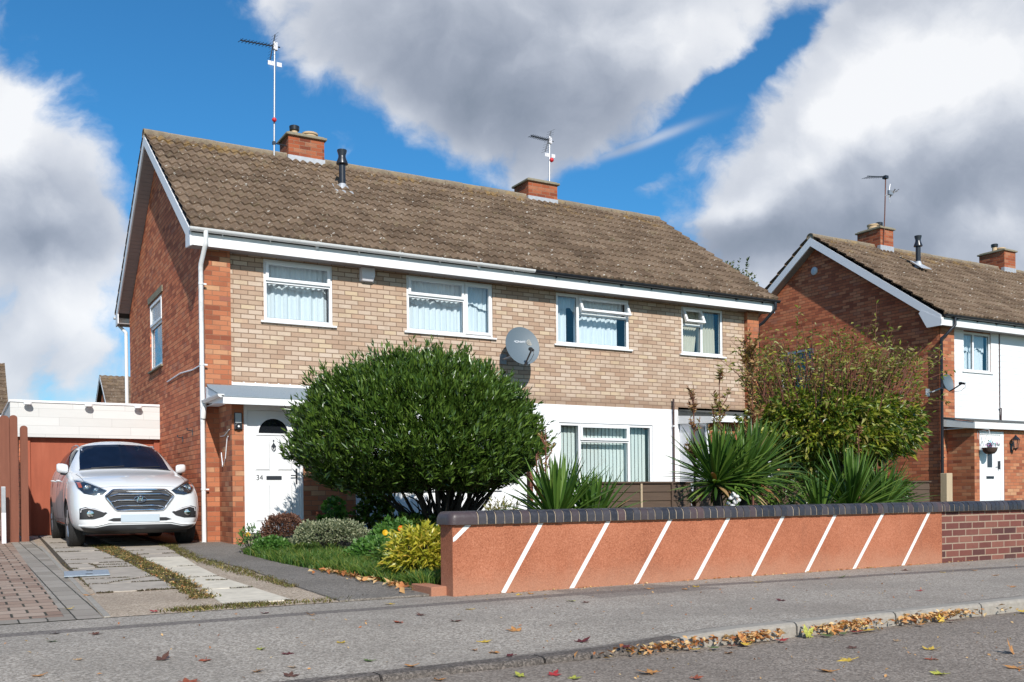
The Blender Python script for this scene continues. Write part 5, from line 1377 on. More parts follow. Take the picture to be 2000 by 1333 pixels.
mb.tube([(bx_ - 0.03, by_, bz_ + 0.42), (bx_ - 0.16, P2, bz_ + 0.40)], 0.008, 5); mb.tube([(bx_ - 0.16, P2, bz_ + 0.40), (bx_ - 0.16, P2 - 0.01, bz_ + 0.2)], 0.008, 5); build('chain', mb, M['metal'], t_)
def petals(name, cols, n, spread, parent, c):
    for ci, colr in enumerate(cols):
        mb = MB()
        for _ in range(n):
            p = Vector((c[0] + random.gauss(0, spread), c[1] + random.gauss(0, spread * 0.7), c[2] + abs(random.gauss(0.02, 0.05))))
            for k in range(5):
                a = 2 * math.pi * k / 5 + random.random(); r_ = random.uniform(0.02, 0.032)
                d1 = Vector((math.cos(a), random.uniform(-0.6, 0.2), math.sin(a))) * r_; d2_ = Vector((math.cos(a + 0.8), random.uniform(-0.6, 0.2), math.sin(a + 0.8))) * r_
                mb.add([tuple(p), tuple(p + d1), tuple(p + (d1 + d2_) * 0.7), tuple(p + d2_)], [(0, 1, 2, 3)])
        build(name, mb, simple('petal_%d' % ci, colr, 0.6), parent, fix=False)
petals('flowers', [(0.55, 0.12, 0.30), (0.05, 0.42, 0.50), (0.30, 0.10, 0.36), (0.04, 0.10, 0.04)], 9, 0.09, t_, (bx_ + 0.04, by_, bz_ + 0.04))
t_ = thing('vent_cover', (WX2, 18.68, 6.84), 'round white vent cover high on the right hand gable', 'vent')
mb = MB(); mb.lathe((WX2 - 0.05, 18.68, 6.84), [(0.08, 0), (0.11, 0.02), (0.11, 0.05)], 18, 'X'); build('vent_body', mb, M['whiteplastic'], t_, smooth=40)

# ------------------------------------------------------------------ rendered garden wall with blue brick coping
GW = thing('garden_wall', (6.4, 7.0, 0.0), 'low orange rendered garden wall with white diagonal stripes and dark coping', 'garden wall')
def render_mat():
    m_, t, b = mat('orange_render')
    P = t.n('ShaderNodeNewGeometry').outputs['Position']
    x, y, z = t.xyz(P)[:3]
    n = t.noise(P, 95, 3, 0.7); n2 = t.noise(P, 1.1, 6, 0.65)
    c = t.ramp(t.m('ADD', t.m('MULTIPLY', n, 0.62), t.m('MULTIPLY', n2, 0.38)), [(0.34, (0.22, 0.068, 0.036)), (0.5, (0.39, 0.138, 0.072)), (0.66, (0.53, 0.215, 0.125))])
    run = t.noise(t.vm('MULTIPLY', P, (7, 7, 0.7)), 1.0, 4, 0.6)
    c = t.mix(t.m('MULTIPLY', t.step(run, 0.55, 0.75), 0.25), c, (0.26, 0.12, 0.08))
    # splash-back dust just above the pavement
    d = t.m('MULTIPLY', t.m('SUBTRACT', 1.0, t.step(t.m('ADD', z, t.m('MULTIPLY', t.m('SUBTRACT', t.noise(P, 5, 4, 0.6), 0.5), 0.25)), 0.0, 0.26)), 0.5)
    c = t.mix(d, c, (0.42, 0.23, 0.15))
    t.set(b, 'Base Color', c); b.inputs['Roughness'].default_value = 0.9; b.inputs['Specular IOR Level'].default_value = 0.2
    bn = t.n('ShaderNodeBump'); bn.inputs['Strength'].default_value = 1.0; bn.inputs['Distance'].default_value = 0.006
    t.set(bn, 'Height', n); t.set(b, 'Normal', bn.outputs[0])
    return m_
M['orange'] = render_mat()
WY0, WY1, WTOP = 6.87, 7.095, 0.572
mb = MB(); mb.box(3.405, 9.44, WY0, WY1, -0.05, WTOP); mb.box(3.27, 3.41, 6.99, 7.38, -0.05, 0.075)
rp = build('rendered_face', mb, M['orange'], GW, bevel=0.006)
tops = [4.23, 4.92, 5.61, 6.31, 7.02, 7.75, 8.47, 9.22]; bots = [3.86, 4.53, 5.21, 5.90, 6.61, 7.33, 8.02, 8.78]
M['stripe'] = simple('white_stripe_paint', (0.74, 0.72, 0.68), 0.8, var=0.03, dirt=((0.5, 0.42, 0.36), 0.3, 8))
yy = WY0 - 0.003
mb = MB(); mb.prism([(3.408, yy, 0.435), (3.425, yy, 0.455), (3.56, yy, 0.568), (3.525, yy, 0.568), (3.408, yy, 0.475)][0:1] + [(3.43, yy, 0.445), (3.575, yy, 0.568), (3.52, yy, 0.568), (3.408, yy, 0.470)], (0, 0.002, 0)); build('stripe', mb, M['stripe'], rp)
for a, b_ in zip(tops, bots):
    w_ = 0.024
    mb = MB(); mb.prism([(b_ - w_, yy, 0.004), (b_ + w_, yy, 0.004), (a + w_, yy, 0.568), (a - w_, yy, 0.568)], (0, 0.002, 0)); build('stripe', mb, M['stripe'], rp)
def blue_mat():
    m_, t, b = mat('blue_engineering_brick')
    g = t.n('ShaderNodeNewGeometry'); P = g.outputs['Position']
    r_ = g.outputs['Random Per Island']
    c = t.ramp(r_, [(0.0, (0.022, 0.022, 0.028)), (0.5, (0.036, 0.034, 0.040)), (0.82, (0.055, 0.048, 0.052)), (0.9, (0.058, 0.042, 0.044)), (1.0, (0.085, 0.052, 0.05))])
    c = t.mix(t.m('MULTIPLY', t.step(t.noise(P, 30, 5, 0.7), 0.5, 0.7), 0.35), c, (0.11, 0.10, 0.095))
    t.set(b, 'Base Color', c); b.inputs['Roughness'].default_value = 0.42
    bn = t.n('ShaderNodeBump'); bn.inputs['Strength'].default_value = 0.5; bn.inputs['Distance'].default_value = 0.004
    t.set(bn, 'Height', t.noise(P, 40, 4, 0.6)); t.set(b, 'Normal', bn.outputs[0])
    return m_
M['blue'] = blue_mat()
M['mortarjoint'] = simple('pale_mortar', (0.36, 0.29, 0.21), 0.95, var=0.25, nscale=30)
def coping(x0, x1, parent, endcap=False):
    mb = MB()
    yc = (WY0 + WY1) / 2; hw = 0.148; zt = WTOP + 0.105; r_ = 0.055
    def prof(s=1.0):
        pr = [(yc - hw * s, WTOP)]
        for k in range(6):
            a = math.pi - math.pi / 2 * k / 5
            pr.append((yc - hw * s + r_ + r_ * math.cos(a), zt - r_ - (1 - s) * 0.1 + r_ * math.sin(a)))
        for k in range(6):
            a = math.pi / 2 - math.pi / 2 * k / 5
            pr.append((yc + hw * s - r_ + r_ * math.cos(a), zt - r_ - (1 - s) * 0.1 + r_ * math.sin(a)))
        pr.append((yc + hw * s, WTOP)); return pr
    x = x0
    if endcap:
        # rounded stop end
        pr = prof()
        rings = []
        for k in range(6):
            a = math.pi / 2 * k / 5
            ins = r_ * (1 - math.sin(a)); xx = x0 - 0.03 + r_ * (1 - math.cos(a))
            rings.append([(xx, y + (ins * (1 if y < yc else -1) if True else 0), max(WTOP, z - (ins if z > WTOP + 0.02 else 0))) for y, z in pr])
        rings.append([(x0 + 0.215, y, z) for y, z in pr])
        n = len(pr); b0 = len(mb.v)
        for rg in rings: mb.v.extend(rg)
        for i in range(len(rings) - 1):
            for k in range(n):
                k2 = (k + 1) % n
                mb.f.append((b0 + i * n + k, b0 + i * n + k2, b0 + (i + 1) * n + k2, b0 + (i + 1) * n + k)); mb.mi.append(0)
        mb.f.append(tuple(b0 + k for k in range(n))); mb.mi.append(0); mb.f.append(tuple(b0 + (len(rings) - 1) * n + k for k in range(n))); mb.mi.append(0)
        x = x0 + 0.225
    xs0 = x
    while x < x1 - 0.03:
        wd = 0.0725 + random.uniform(-0.002, 0.002)
        dy, dz = random.uniform(-0.003, 0.003), random.uniform(-0.002, 0.003)
        xe = min(x + wd, x1)
        pr = prof()
        b0 = len(mb.v); n = len(pr)
        mb.v.extend([(x, y + dy, z + dz) for y, z in pr] + [(x + 0.004, y + dy, z + dz) for y, z in pr][:0] + [(xe, y + dy, z + dz) for y, z in pr])
        for k in range(n):
            k2 = (k + 1) % n
            mb.f.append((b0 + k, b0 + k2, b0 + n + k2, b0 + n + k)); mb.mi.append(0)
        mb.f.append(tuple(b0 + k for k in range(n))); mb.mi.append(0); mb.f.append(tuple(b0 + n + k for k in range(n))); mb.mi.append(0)
        x = xe + 0.009
    mb.cur = 1
    mb.prism([(xs0 - 0.01, y, z) for y, z in prof(0.965)], (x1 - xs0, 0, 0))
    mb.box(x0 + 0.03, x1, WY0 - 0.004, WY1 + 0.004, WTOP - 0.006, WTOP + 0.004)
    return build('coping', mb, [M['blue'], M['mortarjoint']], parent, smooth=35)
coping(3.40, 9.445, GW, True)
GW2 = thing('garden_wall', (12, 7.0, 0.0), 'plain plum brick garden wall with dark coping continuing right of the orange wall', 'garden wall')
mb = MB(); mb.box(9.442, 18, WY0 + 0.012, WY1, -0.06, WTOP - 0.002); build('brickwork', mb, M['wallbrick'], GW2)
coping(9.455, 18, GW2)

# ------------------------------------------------------------------ fences and posts
FN = thing('panel_fence', (9, 11, 0.05), 'low dark brown overlap panel fence in front of the rendered wall', 'fence')
def wood(name, c0, c1, sc=(30, 30, 2)):
    m_, t, b = mat(name)
    P = t.n('ShaderNodeNewGeometry').outputs['Position']
    n = t.noise(t.vm('MULTIPLY', P, sc), 1.0, 6, 0.65)
    t.set(b, 'Base Color', t.mix(n, c0, c1)); b.inputs['Roughness'].default_value = 0.85
    bn = t.n('ShaderNodeBump'); bn.inputs['Strength'].default_value = 0.5; bn.inputs['Distance'].default_value = 0.004
    t.set(bn, 'Height', n); t.set(b, 'Normal', bn.outputs[0])
    return m_
M['fencewood'] = wood('brown_fence_wood', (0.05, 0.03, 0.02), (0.13, 0.085, 0.055), (3, 3, 40))
M['redwood'] = wood('red_brown_stained_wood', (0.13, 0.042, 0.024), (0.25, 0.09, 0.052), (24, 24, 2))
M['palewood'] = wood('pale_wood', (0.38, 0.28, 0.17), (0.56, 0.44, 0.30), (24, 24, 2))
M['greywood'] = wood('grey_weathered_wood', (0.16, 0.13, 0.10), (0.30, 0.25, 0.19), (24, 24, 2))
mb = MB()
x = 7.6
while x < 13.4:
    xe = x + 1.8
    for k in range(7):
        z = 0.08 + k * 0.125
        mb.prism([(x + 0.03, 11.0, z), (x + 0.03, 10.985, z + 0.002), (x + 0.03, 11.0, z + 0.15), (x + 0.03, 11.012, z + 0.15)], (xe - x - 0.06, 0, 0))
    mb.box(x + 0.01, xe - 0.01, 10.965, 11.02, 0.955, 0.978)
    x = xe
build('panel', mb, M['fencewood'], FN)
for k, x in enumerate((7.62, 8.44, 9.0, 10.3, 11.2, 12.1, 13.0)):
    mb = MB(); mb.box(x - 0.014, x + 0.014, 10.962, 10.982, 0.07, 0.955 if k != 1 else 0.95); build('batten', mb, M['fencewood'] if k != 1 else M['palewood'], FN)
t_ = thing('fence_post', (17.3, 12.5, 0.1), 'short pale timber post beside the black downpipe of the right house', 'post')
mb = MB(); mb.box(17.27, 17.45, 12.45, 12.60, 0.05, 1.16); build('post_body', mb, M['palewood'], t_, bevel=0.008)
# railing
t_ = thing('railing', (5.9, 9.6, 0.05), 'brown painted railing with pointed bars seen beside the round bush', 'railing')
mb = MB()
for k in range(6):
    x = 5.80 + k * 0.062; zt = 1.20 - k * 0.035
    mb.tube([(x, 9.5, 0.1), (x, 9.5, zt)], 0.009, 6); mb.lathe((x, 9.5, zt), [(0.008, 0), (0.018, 0.02), (0.014, 0.05), (0.0, 0.085)], 8)
build('bars', mb, M['stalk'], t_, smooth=50)
mb = MB(); mb.tube([(5.72, 9.5, 0.98), (5.9, 9.5, 1.0), (6.2, 9.5, 0.86)], 0.012, 6); mb.tube([(5.72, 9.5, 0.3), (6.2, 9.5, 0.3)], 0.012, 6); build('rail', mb, M['stalk'], t_)
mb = MB(); mb.box(5.68, 5.735, 9.47, 9.53, 0.05, 1.07); build('post', mb, M['redwood'], t_, bevel=0.006)
# palisade beside the garage
t_ = thing('palisade', (0.8, 17.8, 0.13), 'tall red brown round topped timber palisade left of the garage door', 'fence')
def palboard(x0, x1, y0, y1, z0, z1):
    mb = MB(); w = x1 - x0; pts = [(x0, y0, z0), (x1, y0, z0)]
    for k in range(9):
        a = math.pi * k / 8
        pts.append(((x0 + x1) / 2 + w / 2 * math.cos(a), y0, z1 - w / 2 * 0.8 + w / 2 * 0.8 * math.sin(a)))
    mb.prism(pts, (0, y1 - y0, 0)); return mb
for (a, b_, c_, d_, zt) in ((0.60, 0.74, 17.5, 17.62, 2.18), (0.745, 0.86, 17.52, 17.62, 2.19), (0.90, 1.01, 17.60, 17.70, 2.03)):
    build('board', palboard(a, b_, c_, d_, 0.12, zt), M['redwood'], t_, smooth=40)
mb = MB(); mb.box(0.79, 0.83, 17.62, 18.9, 0.12, 2.0); build('board', mb, M['redwood'], t_)
t_ = thing('bollard', (0.62, 17.2, 0.13), 'short white and grey post standing in front of the red brown palisade', 'post')
mb = MB(); mb.box(0.60, 0.665, 17.2, 17.27, 0.12, 0.62); mb.cur = 1; mb.box(0.60, 0.665, 17.2, 17.27, 0.62, 1.03); build('post_body', mb, [M['whiteplastic'], M['metal']], t_, bevel=0.006)
t_ = thing('board_fence', (0.3, 17.9, 0.13), 'grey weathered board fence at the left edge of the picture', 'fence')
mb = MB()
for k in range(12): mb.box(-1.05 + k * 0.135, -0.925 + k * 0.135, 17.9, 17.92, 0.12, 1.68 + 0.01 * (k % 3))
mb.box(-1.1, 0.58, 17.92, 17.96, 1.45, 1.53); build('boards', mb, M['greywood'], t_)

# ------------------------------------------------------------------ far houses
def far_house(x0, x1, yf, label, ze=4.9, zr=7.75, side=None):
    h = thing('brick_house', ((x0 + x1) / 2, yf + 4, 0.4), label, 'house')
    tile_roof('roof', x0, x1, yf, yf + 8, ze, zr, h, wave=0.3, rows=14, fine=False)
    mb = MB(); under_roof(mb, x0 + 0.02, x1 - 0.02, yf, yf + 8, ze, zr)
    build('roof_deck', mb, M['dark_room'], h)
    mb = MB(); ym = yf + 4
    mb.prism([(x0 + 0.25, yf + 0.35, 0), (x0 + 0.25, yf + 7.65, 0), (x0 + 0.25, yf + 7.65, ze - 0.1), (x0 + 0.25, ym, zr - 0.15), (x0 + 0.25, yf + 0.35, ze - 0.1)], (x1 - x0 - 0.5, 0, 0))
    build('wall', mb, M['side'], h)
    mb = MB(); barge(mb, x0 + 0.005, x0 + 0.03, yf, yf + 8, ze, zr); barge(mb, x1 - 0.03, x1 - 0.005, yf, yf + 8, ze, zr); build('bargeboard', mb, M['whitepaint'], h)
    mb = MB(); mb.box(x0, x1, yf + 0.02, yf + 0.04, ze - 0.28, ze - 0.06); build('fascia', mb, M['fascia'], h)
    for k in range(3):
        xx = x0 + 1.2 + k * 3.2
        window(h, xx, xx + 1.5, 3.3, 4.4, yf + 0.24, [(xx, xx + 0.75, 3.3, 4.4), (xx + 0.75, xx + 1.5, 3.3, 4.4)], curtain='none')
    return h
far_house(6.95, 18, 54, 'distant house whose brown tiled gable roof rises behind the garage')
far_house(-9.5, 2.16, 51, 'distant house whose roof edge shows at the far left edge of the picture')

M['jointweed'] = leaf_mat('joint_moss', [(0.0, (0.05, 0.033, 0.02)), (0.6, (0.10, 0.07, 0.038)), (0.85, (0.07, 0.08, 0.02)), (1.0, (0.28, 0.17, 0.07))], 0.9, 0.05)
# ------------------------------------------------------------------ foliage helpers
def nrm(a): return a / np.maximum(np.linalg.norm(a, axis=-1, keepdims=True), 1e-9)
def leaves_mesh(name, P, D, L, Wd, mats, parent, droop=0.15, mi=None, fold=0.25, shape='leaf'):
    """P base points, D direction; every leaf is a folded 6-point blade"""
    n = len(P); D = nrm(D)
    rv = nrm(rng.normal(size=(n, 3)))
    Sd = nrm(np.cross(D, rv)); N = np.cross(Sd, D)
    L = np.broadcast_to(L, (n,))[:, None]; Wd = np.broadcast_to(Wd, (n,))[:, None]
    dz = np.array([0, 0, -1.0])
    a = P; m1 = P + D * L * 0.45 + dz * L * droop * 0.15; tip = P + D * L + dz * L * droop
    l1 = m1 + Sd * Wd * 0.5 + N * Wd * fold; r1 = m1 - Sd * Wd * 0.5 + N * Wd * fold
    V = np.stack([a, l1, tip, r1, m1], 1).reshape(-1, 3)
    i = np.arange(n)[:, None] * 5
    F = np.concatenate([i + np.array([[0, 4, 1, 1]]), ], 0)
    T1 = i + np.array([[0, 4, 1]]); T2 = i + np.array([[4, 2, 1]]); T3 = i + np.array([[0, 3, 4]]); T4 = i + np.array([[4, 3, 2]])
    F = np.concatenate([T1, T2, T3, T4], 0)
    m4 = None if mi is None else np.tile(mi, 4)
    return npmesh(name, V, F, mats, parent, mi=m4)
def shoots(tips, dirs, k, sl, ll, lw, spread=0.7, up=0.0):
    """k leaves around each shoot: returns P, D, L, W"""
    n = len(tips)
    dirs = nrm(dirs)
    t_ = rng.uniform(0, 1, (n, k)); tt = t_[..., None]
    P = tips[:, None, :] - dirs[:, None, :] * (sl * (1 - tt))
    rnd = nrm(rng.normal(size=(n, k, 3)))
    D = nrm(dirs[:, None, :] * (0.55 + 0.5 * tt) + rnd * spread * (1.1 - 0.5 * tt) + np.array([0, 0, up]))
    L = ll * rng.uniform(0.7, 1.25, (n, k)); W_ = lw * rng.uniform(0.8, 1.2, (n, k))
    return P.reshape(-1, 3), D.reshape(-1, 3), L.ravel(), W_.ravel()
def vnoise(p, f, seed=0):
    q = p * f + seed * 7.3
    return (np.sin(q[..., 0] * 1.7 + np.sin(q[..., 1] * 1.3 + seed)) + np.sin(q[..., 1] * 2.1 + np.sin(q[..., 2] * 1.9)) + np.sin(q[..., 2] * 1.8 + np.sin(q[..., 0] * 2.3))) / 3

def branches(base, targets, r0, parent, m_, name='branch_frame', sag=0.0, segs=6, wob=0.05, n=7, tw=1.0):
    mb = MB()
    for tg in targets:
        b = Vector(base) + Vector((random.uniform(-0.06, 0.06), random.uniform(-0.06, 0.06), 0)); tg = Vector(tg)
        mid = b.lerp(tg, 0.45) + Vector((random.uniform(-wob, wob) * 3, random.uniform(-wob, wob) * 3, sag))
        pts = []; rad = []
        for k in range(segs + 1):
            q = k / segs
            p = b * (1 - q) ** 2 + mid * 2 * q * (1 - q) + tg * q * q
            p += Vector((random.uniform(-wob, wob), random.uniform(-wob, wob), random.uniform(-wob, wob))) * (0.5 if 0 < k < segs else 0)
            pts.append(p); rad.append(r0 * random.uniform(0.9, 1.1) * (1 - 0.75 * q) + 0.003)
        mb.tube(pts, rad, n)
        for j in range(3):       # side twigs
            k = random.randint(2, segs - 1); p = pts[k]
            e = p + (tg - b).normalized() * random.uniform(0.3, 0.7) * tw + Vector((random.uniform(-0.4, 0.4), random.uniform(-0.4, 0.4), random.uniform(0.0, 0.35))) * tw
            mb.tube([p, p.lerp(e, 0.5) + Vector((0, 0, 0.04)), e], [rad[k] * 0.6, rad[k] * 0.4, 0.004], 5)
    return build(name, mb, m_, parent, smooth=60)

# ---- big round evergreen bush
BU = thing('evergreen_bush', (5.92, 12.35, 0.07), 'large dark green dome shaped evergreen bush on bare branching stems in front of the house', 'bush')
bc = np.array([5.70, 12.35, 1.50])
n = 12000
d = nrm(rng.normal(size=(n * 2, 3)))
d = d[d[:, 2] > -0.62][:n]
def bush_r(d):
    # half-axes: wide dome with a flat underside; outline slightly lumpy
    up = np.where(d[:, 2] > 0, 1.22, 0.58)
    ex = np.where(d[:, 0] > 0, 1.68, 1.80)
    pw = np.where(d[:, 2] > 0, 2.05, 2.4)
    r_ = 1.0 / ((np.abs(d[:, 0]) / ex) ** pw + (np.abs(d[:, 1]) / 1.5) ** pw + (np.abs(d[:, 2]) / up) ** pw) ** (1 / pw)
    return r_ * (1 + 0.05 * vnoise(d, 3.1, 1) + 0.07 * vnoise(d, 7.5, 2) + 0.07 * vnoise(d, 14, 3) + 0.03 * vnoise(d, 27, 6))
rr_ = bush_r(d)
gap = vnoise(d, 11, 5)
keep_ = (vnoise(d, 9, 12) + 0.5 * vnoise(d, 21, 13) > -0.75) | (rng.random(len(d)) < 0.35)
d = d[keep_]; rr_ = rr_[keep_]; gap = gap[keep_]
tips = bc + d * (rr_ * (1 - np.abs(rng.normal(0, 0.035, len(d))) + 0.02 * (gap > 0.3)))[:, None]
long_ = rng.random(len(d)) < 0.08
tips[long_] += (d[long_] * 0.6 + np.array([0, 0, 0.8])) * rng.uniform(0.06, 0.2, (long_.sum(), 1))
dirs = nrm(d * 0.7 + np.array([0, 0, 0.85]) + rng.normal(0, 0.28, d.shape))
P, D, L, Wd = shoots(tips, dirs, 7, 0.16, 0.108, 0.025, 0.5)
# looser second layer deeper inside
n2_ = 6000
d2_ = nrm(rng.normal(size=(n2_, 3))); d2_ = d2_[d2_[:, 2] > -0.55]
tips2 = bc + d2_ * (bush_r(d2_) * rng.uniform(0.60, 0.93, len(d2_)))[:, None]
P2_, D2_, L2_, W2_ = shoots(tips2, nrm(d2_ + np.array([0, 0, 0.5])), 4, 0.14, 0.10, 0.032, 0.8)
leaves_mesh('foliage', np.concatenate([P, P2_]), np.concatenate([D, D2_]), np.concatenate([L, L2_]), np.concatenate([Wd, W2_]), M['laurel'], BU, droop=0.06)
tg = []
random.seed(5)
for k in range(44):
    a = random.uniform(0, 2 * math.pi); q = random.uniform(0.1, 0.92)
    tg.append((5.85 + 1.35 * q * math.cos(a), 12.35 + 1.1 * q * math.sin(a), random.uniform(1.0, 1.6)))
branches((5.95, 12.3, 0.05), tg, 0.034, BU, M['bark'], 'stems', sag=-0.05, wob=0.035, tw=0.6)

# ---- yuccas
def yucca(base, heads, label, name='yucca', spikes=(), trunk=True, dead=0):
    t_ = thing(name, base, label, 'yucca')
    for hi, (hc, nl, ll, tilt) in enumerate(heads):
        Vv, Ff = [], []; b0 = 0
        for k in range(nl):
            a = k * 2.39996 + random.uniform(-0.2, 0.2)
            q = (k + 0.5) / nl                       # 0 = innermost/upright, 1 = outermost/hanging
            el = R(88 - q * 108) + random.uniform(-0.14, 0.14)
            L_ = ll * (0.72 + 0.4 * math.sin(math.pi * min(1, q + 0.15))) * random.uniform(0.85, 1.12)
            w_ = 0.046 * random.uniform(0.8, 1.25)
            dirh = Vector((math.cos(a), math.sin(a), 0)); d0 = (dirh * math.cos(el) + Vector((0, 0, 1)) * math.sin(el)).normalized()
            sd_ = Vector((-math.sin(a), math.cos(a), 0))
            p = Vector(hc) + dirh * 0.03 + Vector((0, 0, 0.10 * (1 - q)))
            seg = 6; dcur = d0
            bend = R(3 + 16 * q * random.uniform(0.2, 1.0))
            ax = sd_
            for j in range(seg + 1):
                u_ = j / seg
                ww = w_ * (0.55 + 0.9 * u_ if u_ < 0.5 else 1.0 * (1 - (u_ - 0.5) / 0.5) ** 0.75 + 0.0) * 0.5
                nrm_ = dcur.cross(sd_).normalized()
                fold = ww * 0.55
                Vv += [tuple(p + sd_ * ww + nrm_ * -fold), tuple(p), tuple(p - sd_ * ww + nrm_ * -fold)]
                if j < seg:
                    c0 = b0 + j * 3
                    Ff += [(c0, c0 + 1, c0 + 4, c0 + 3), (c0 + 1, c0 + 2, c0 + 5, c0 + 4)]
                    p = p + dcur * (L_ / seg)
                    dcur = (dcur + Vector((0, 0, -1)) * math.tan(bend) * 0.6).normalized()
            b0 += (seg + 1) * 3
        mats_ = [M['yucca'], M['dryleaf']]
        mi = np.zeros(len(Ff), dtype=np.int32)
        for kk in range(nl):
            if kk > nl * 0.86 and random.random() < 0.45 or random.random() < 0.015: mi[kk * 12:(kk + 1) * 12] = 1
        npmesh('leaf_rosette', np.array(Vv), np.array(Ff), mats_, t_, mi=mi)
        if trunk:
            mb = MB(); b_ = Vector(base); h_ = Vector(hc)
            mb.tube([b_ + Vector((0, 0, -0.02)), b_.lerp(h_, 0.5) + Vector((0.03, 0, 0)), h_ + Vector((0, 0, 0.05))], [0.07, 0.06, 0.05], 9); build('trunk', mb, M['bark'], t_, smooth=60)
    return t_
def dry_spike(base, h, label, spread=0.16, nl=260, green=0.0, name='dry_sapling', lean=(0, 0), ll=0.075, lw=0.022, top=1.0, parent=None, nb=14):
    """upright red-brown stems carrying small withered leaves"""
    t_ = thing(name, base, label, 'sapling') if parent is None else parent
    mb = MB(); b = Vector(base); tp = b + Vector((lean[0], lean[1], h))
    mb.tube([b, b.lerp(tp, 0.5) + Vector((0.01, 0, 0)), tp], [0.018, 0.013, 0.004], 6)
    Ps, Ds = [], []
    for k in range(nb):
        q = random.uniform(0.25, 0.97) if nb > 4 else random.uniform(0.3, 0.8); s0 = b.lerp(tp, q); a = random.uniform(0, 6.28)
        ln = spread * random.uniform(0.8, 1.5) * (1.25 - q * 0.6)
        e = s0 + Vector((math.cos(a) * ln * 0.75, math.sin(a) * ln * 0.75, ln * 1.5))
        mb.tube([s0, s0.lerp(e, 0.5) + Vector((math.cos(a), math.sin(a), 0)) * ln * 0.12, e], [0.008, 0.006, 0.002], 5)
        for _ in range(int(nl / nb)):
            u_ = random.uniform(0.1, 1); p = s0.lerp(e, u_); Ps.append(tuple(p)); Ds.append((random.uniform(-1, 1), random.uniform(-1, 1), random.uniform(0.1, 1.0)))
    build('stems', mb, M['stalk'], t_)
    Ps = np.array(Ps); Ds = np.array(Ds)
    mi = (rng.random(len(Ps)) < green).astype(np.int32)
    leaves_mesh('leaves', Ps, Ds, ll * rng.uniform(0.6, 1.3, len(Ps)), lw, [M['dryleaf'], M['olive']], t_, mi=mi)
    return t_
random.seed(21)
yucca((5.58, 8.35, 0.03), [((5.32, 8.35, 0.46), 120, 0.66, 0), ((5.84, 8.45, 0.40), 120, 0.60, 0), ((5.58, 8.6, 0.52), 70, 0.60, 0)], 'leftmost spiky yucca behind the orange wall, in front of the low fence')
yucca((7.78, 8.6, 0.03), [((7.62, 8.50, 0.88), 150, 0.64, 0.04), ((8.50, 8.85, 0.95), 160, 0.70, 0), ((8.02, 8.55, 0.86), 170, 0.62, 0)], 'tallest yucca with two spreading heads and drooping lower leaves', dead=0.0)
yucca((10.2, 8.7, 0.03), [((10.10, 8.7, 0.50), 160, 0.84, 0), ((10.85, 8.85, 0.46), 120, 0.70, 0), ((9.6, 8.75, 0.42), 70, 0.6, 0)], 'rightmost spiky yucca behind the orange wall beneath the tangled shrub')
dry_spike((5.55, 8.9, 0.05), 1.48, 'thin withered sapling with small brown leaves beside the leftmost yucca', spread=0.13, nl=130, ll=0.055, lw=0.017, nb=13)
dry_spike((7.68, 8.95, 0.05), 2.06, 'slim red brown dry sapling rising behind the tallest yucca', spread=0.10, nl=520, ll=0.07, nb=20)
dry_spike((9.35, 9.7, 0.05), 2.75, 'bushy dry sapling with pale withered leaves left of the tangled shrub', spread=0.20, nl=1100, green=0.22, ll=0.08, lw=0.028, nb=26)
dry_spike((8.95, 9.9, 0.05), 2.45, 'olive and brown leaved sapling in front of the right brick pier', spread=0.18, nl=420, green=0.7, ll=0.085, lw=0.026, nb=16)
dry_spike((10.62, 9.0, 0.05), 1.62, 'thin dry stalk standing among the rightmost yucca leaves', spread=0.05, nl=170, ll=0.06, nb=10)
# fallen pale blossom/bark at the foot of the tall yucca
t_ = thing('white_pot_stones', (7.55, 8.2, 0.03), 'heap of pale cobbles on a stump at the foot of the tallest yucca', 'stones')
mb = MB()
for k in range(26):
    a, r_ = random.uniform(0, 6.28), random.uniform(0, 0.10); c_ = (7.55 + r_ * math.cos(a), 8.15 + r_ * 0.6 * math.sin(a), random.uniform(0.55, 0.80) - r_ * 0.5)
    mb.lathe(c_, [(0.0, -0.022), (0.022, -0.012), (0.027, 0.003), (0.014, 0.02), (0.0, 0.024)], 7)
build('stones', mb, simple('pale_stone', (0.62, 0.60, 0.58), 0.8, var=0.2, nscale=30), t_, smooth=60)
mb = MB(); mb.lathe((7.55, 8.18, 0.03), [(0.11, 0), (0.10, 0.3), (0.09, 0.60), (0.0, 0.62)], 10); build('stump', mb, M['bark'], t_)

# ---- big tangled shrub in front of the right house
SH = thing('tangled_shrub', (12.3, 11.2, 0.06), 'big tangled shrub turning yellow in front of the right hand gable', 'shrub')
random.seed(9)
sc_ = np.array([12.45, 11.1, 1.82])
n = 3000
d = nrm(rng.normal(size=(n, 3)))
rad = np.stack([1.75 + 0 * d[:, 0], 1.25 + 0 * d[:, 0], np.where(d[:, 2] > 0, 0.80, 0.68)], 1)
q = rng.uniform(0.45, 1.0, n) ** 0.6
tips = sc_ + d * rad * (q * (1 + 0.16 * vnoise(d, 4.5, 8)))[:, None]
P, D, L, Wd = shoots(tips, nrm(d + np.array([0, 0, 0.35]) + rng.normal(0, 0.3, d.shape)), 7, 0.24, 0.125, 0.046, 0.85)
leaves_mesh('foliage', P, D, L, Wd, [M['shrubleaf'], M['olive'], M['laurel']], SH, droop=0.35, mi=rng.choice([0, 0, 0, 0, 1, 2], len(P)))
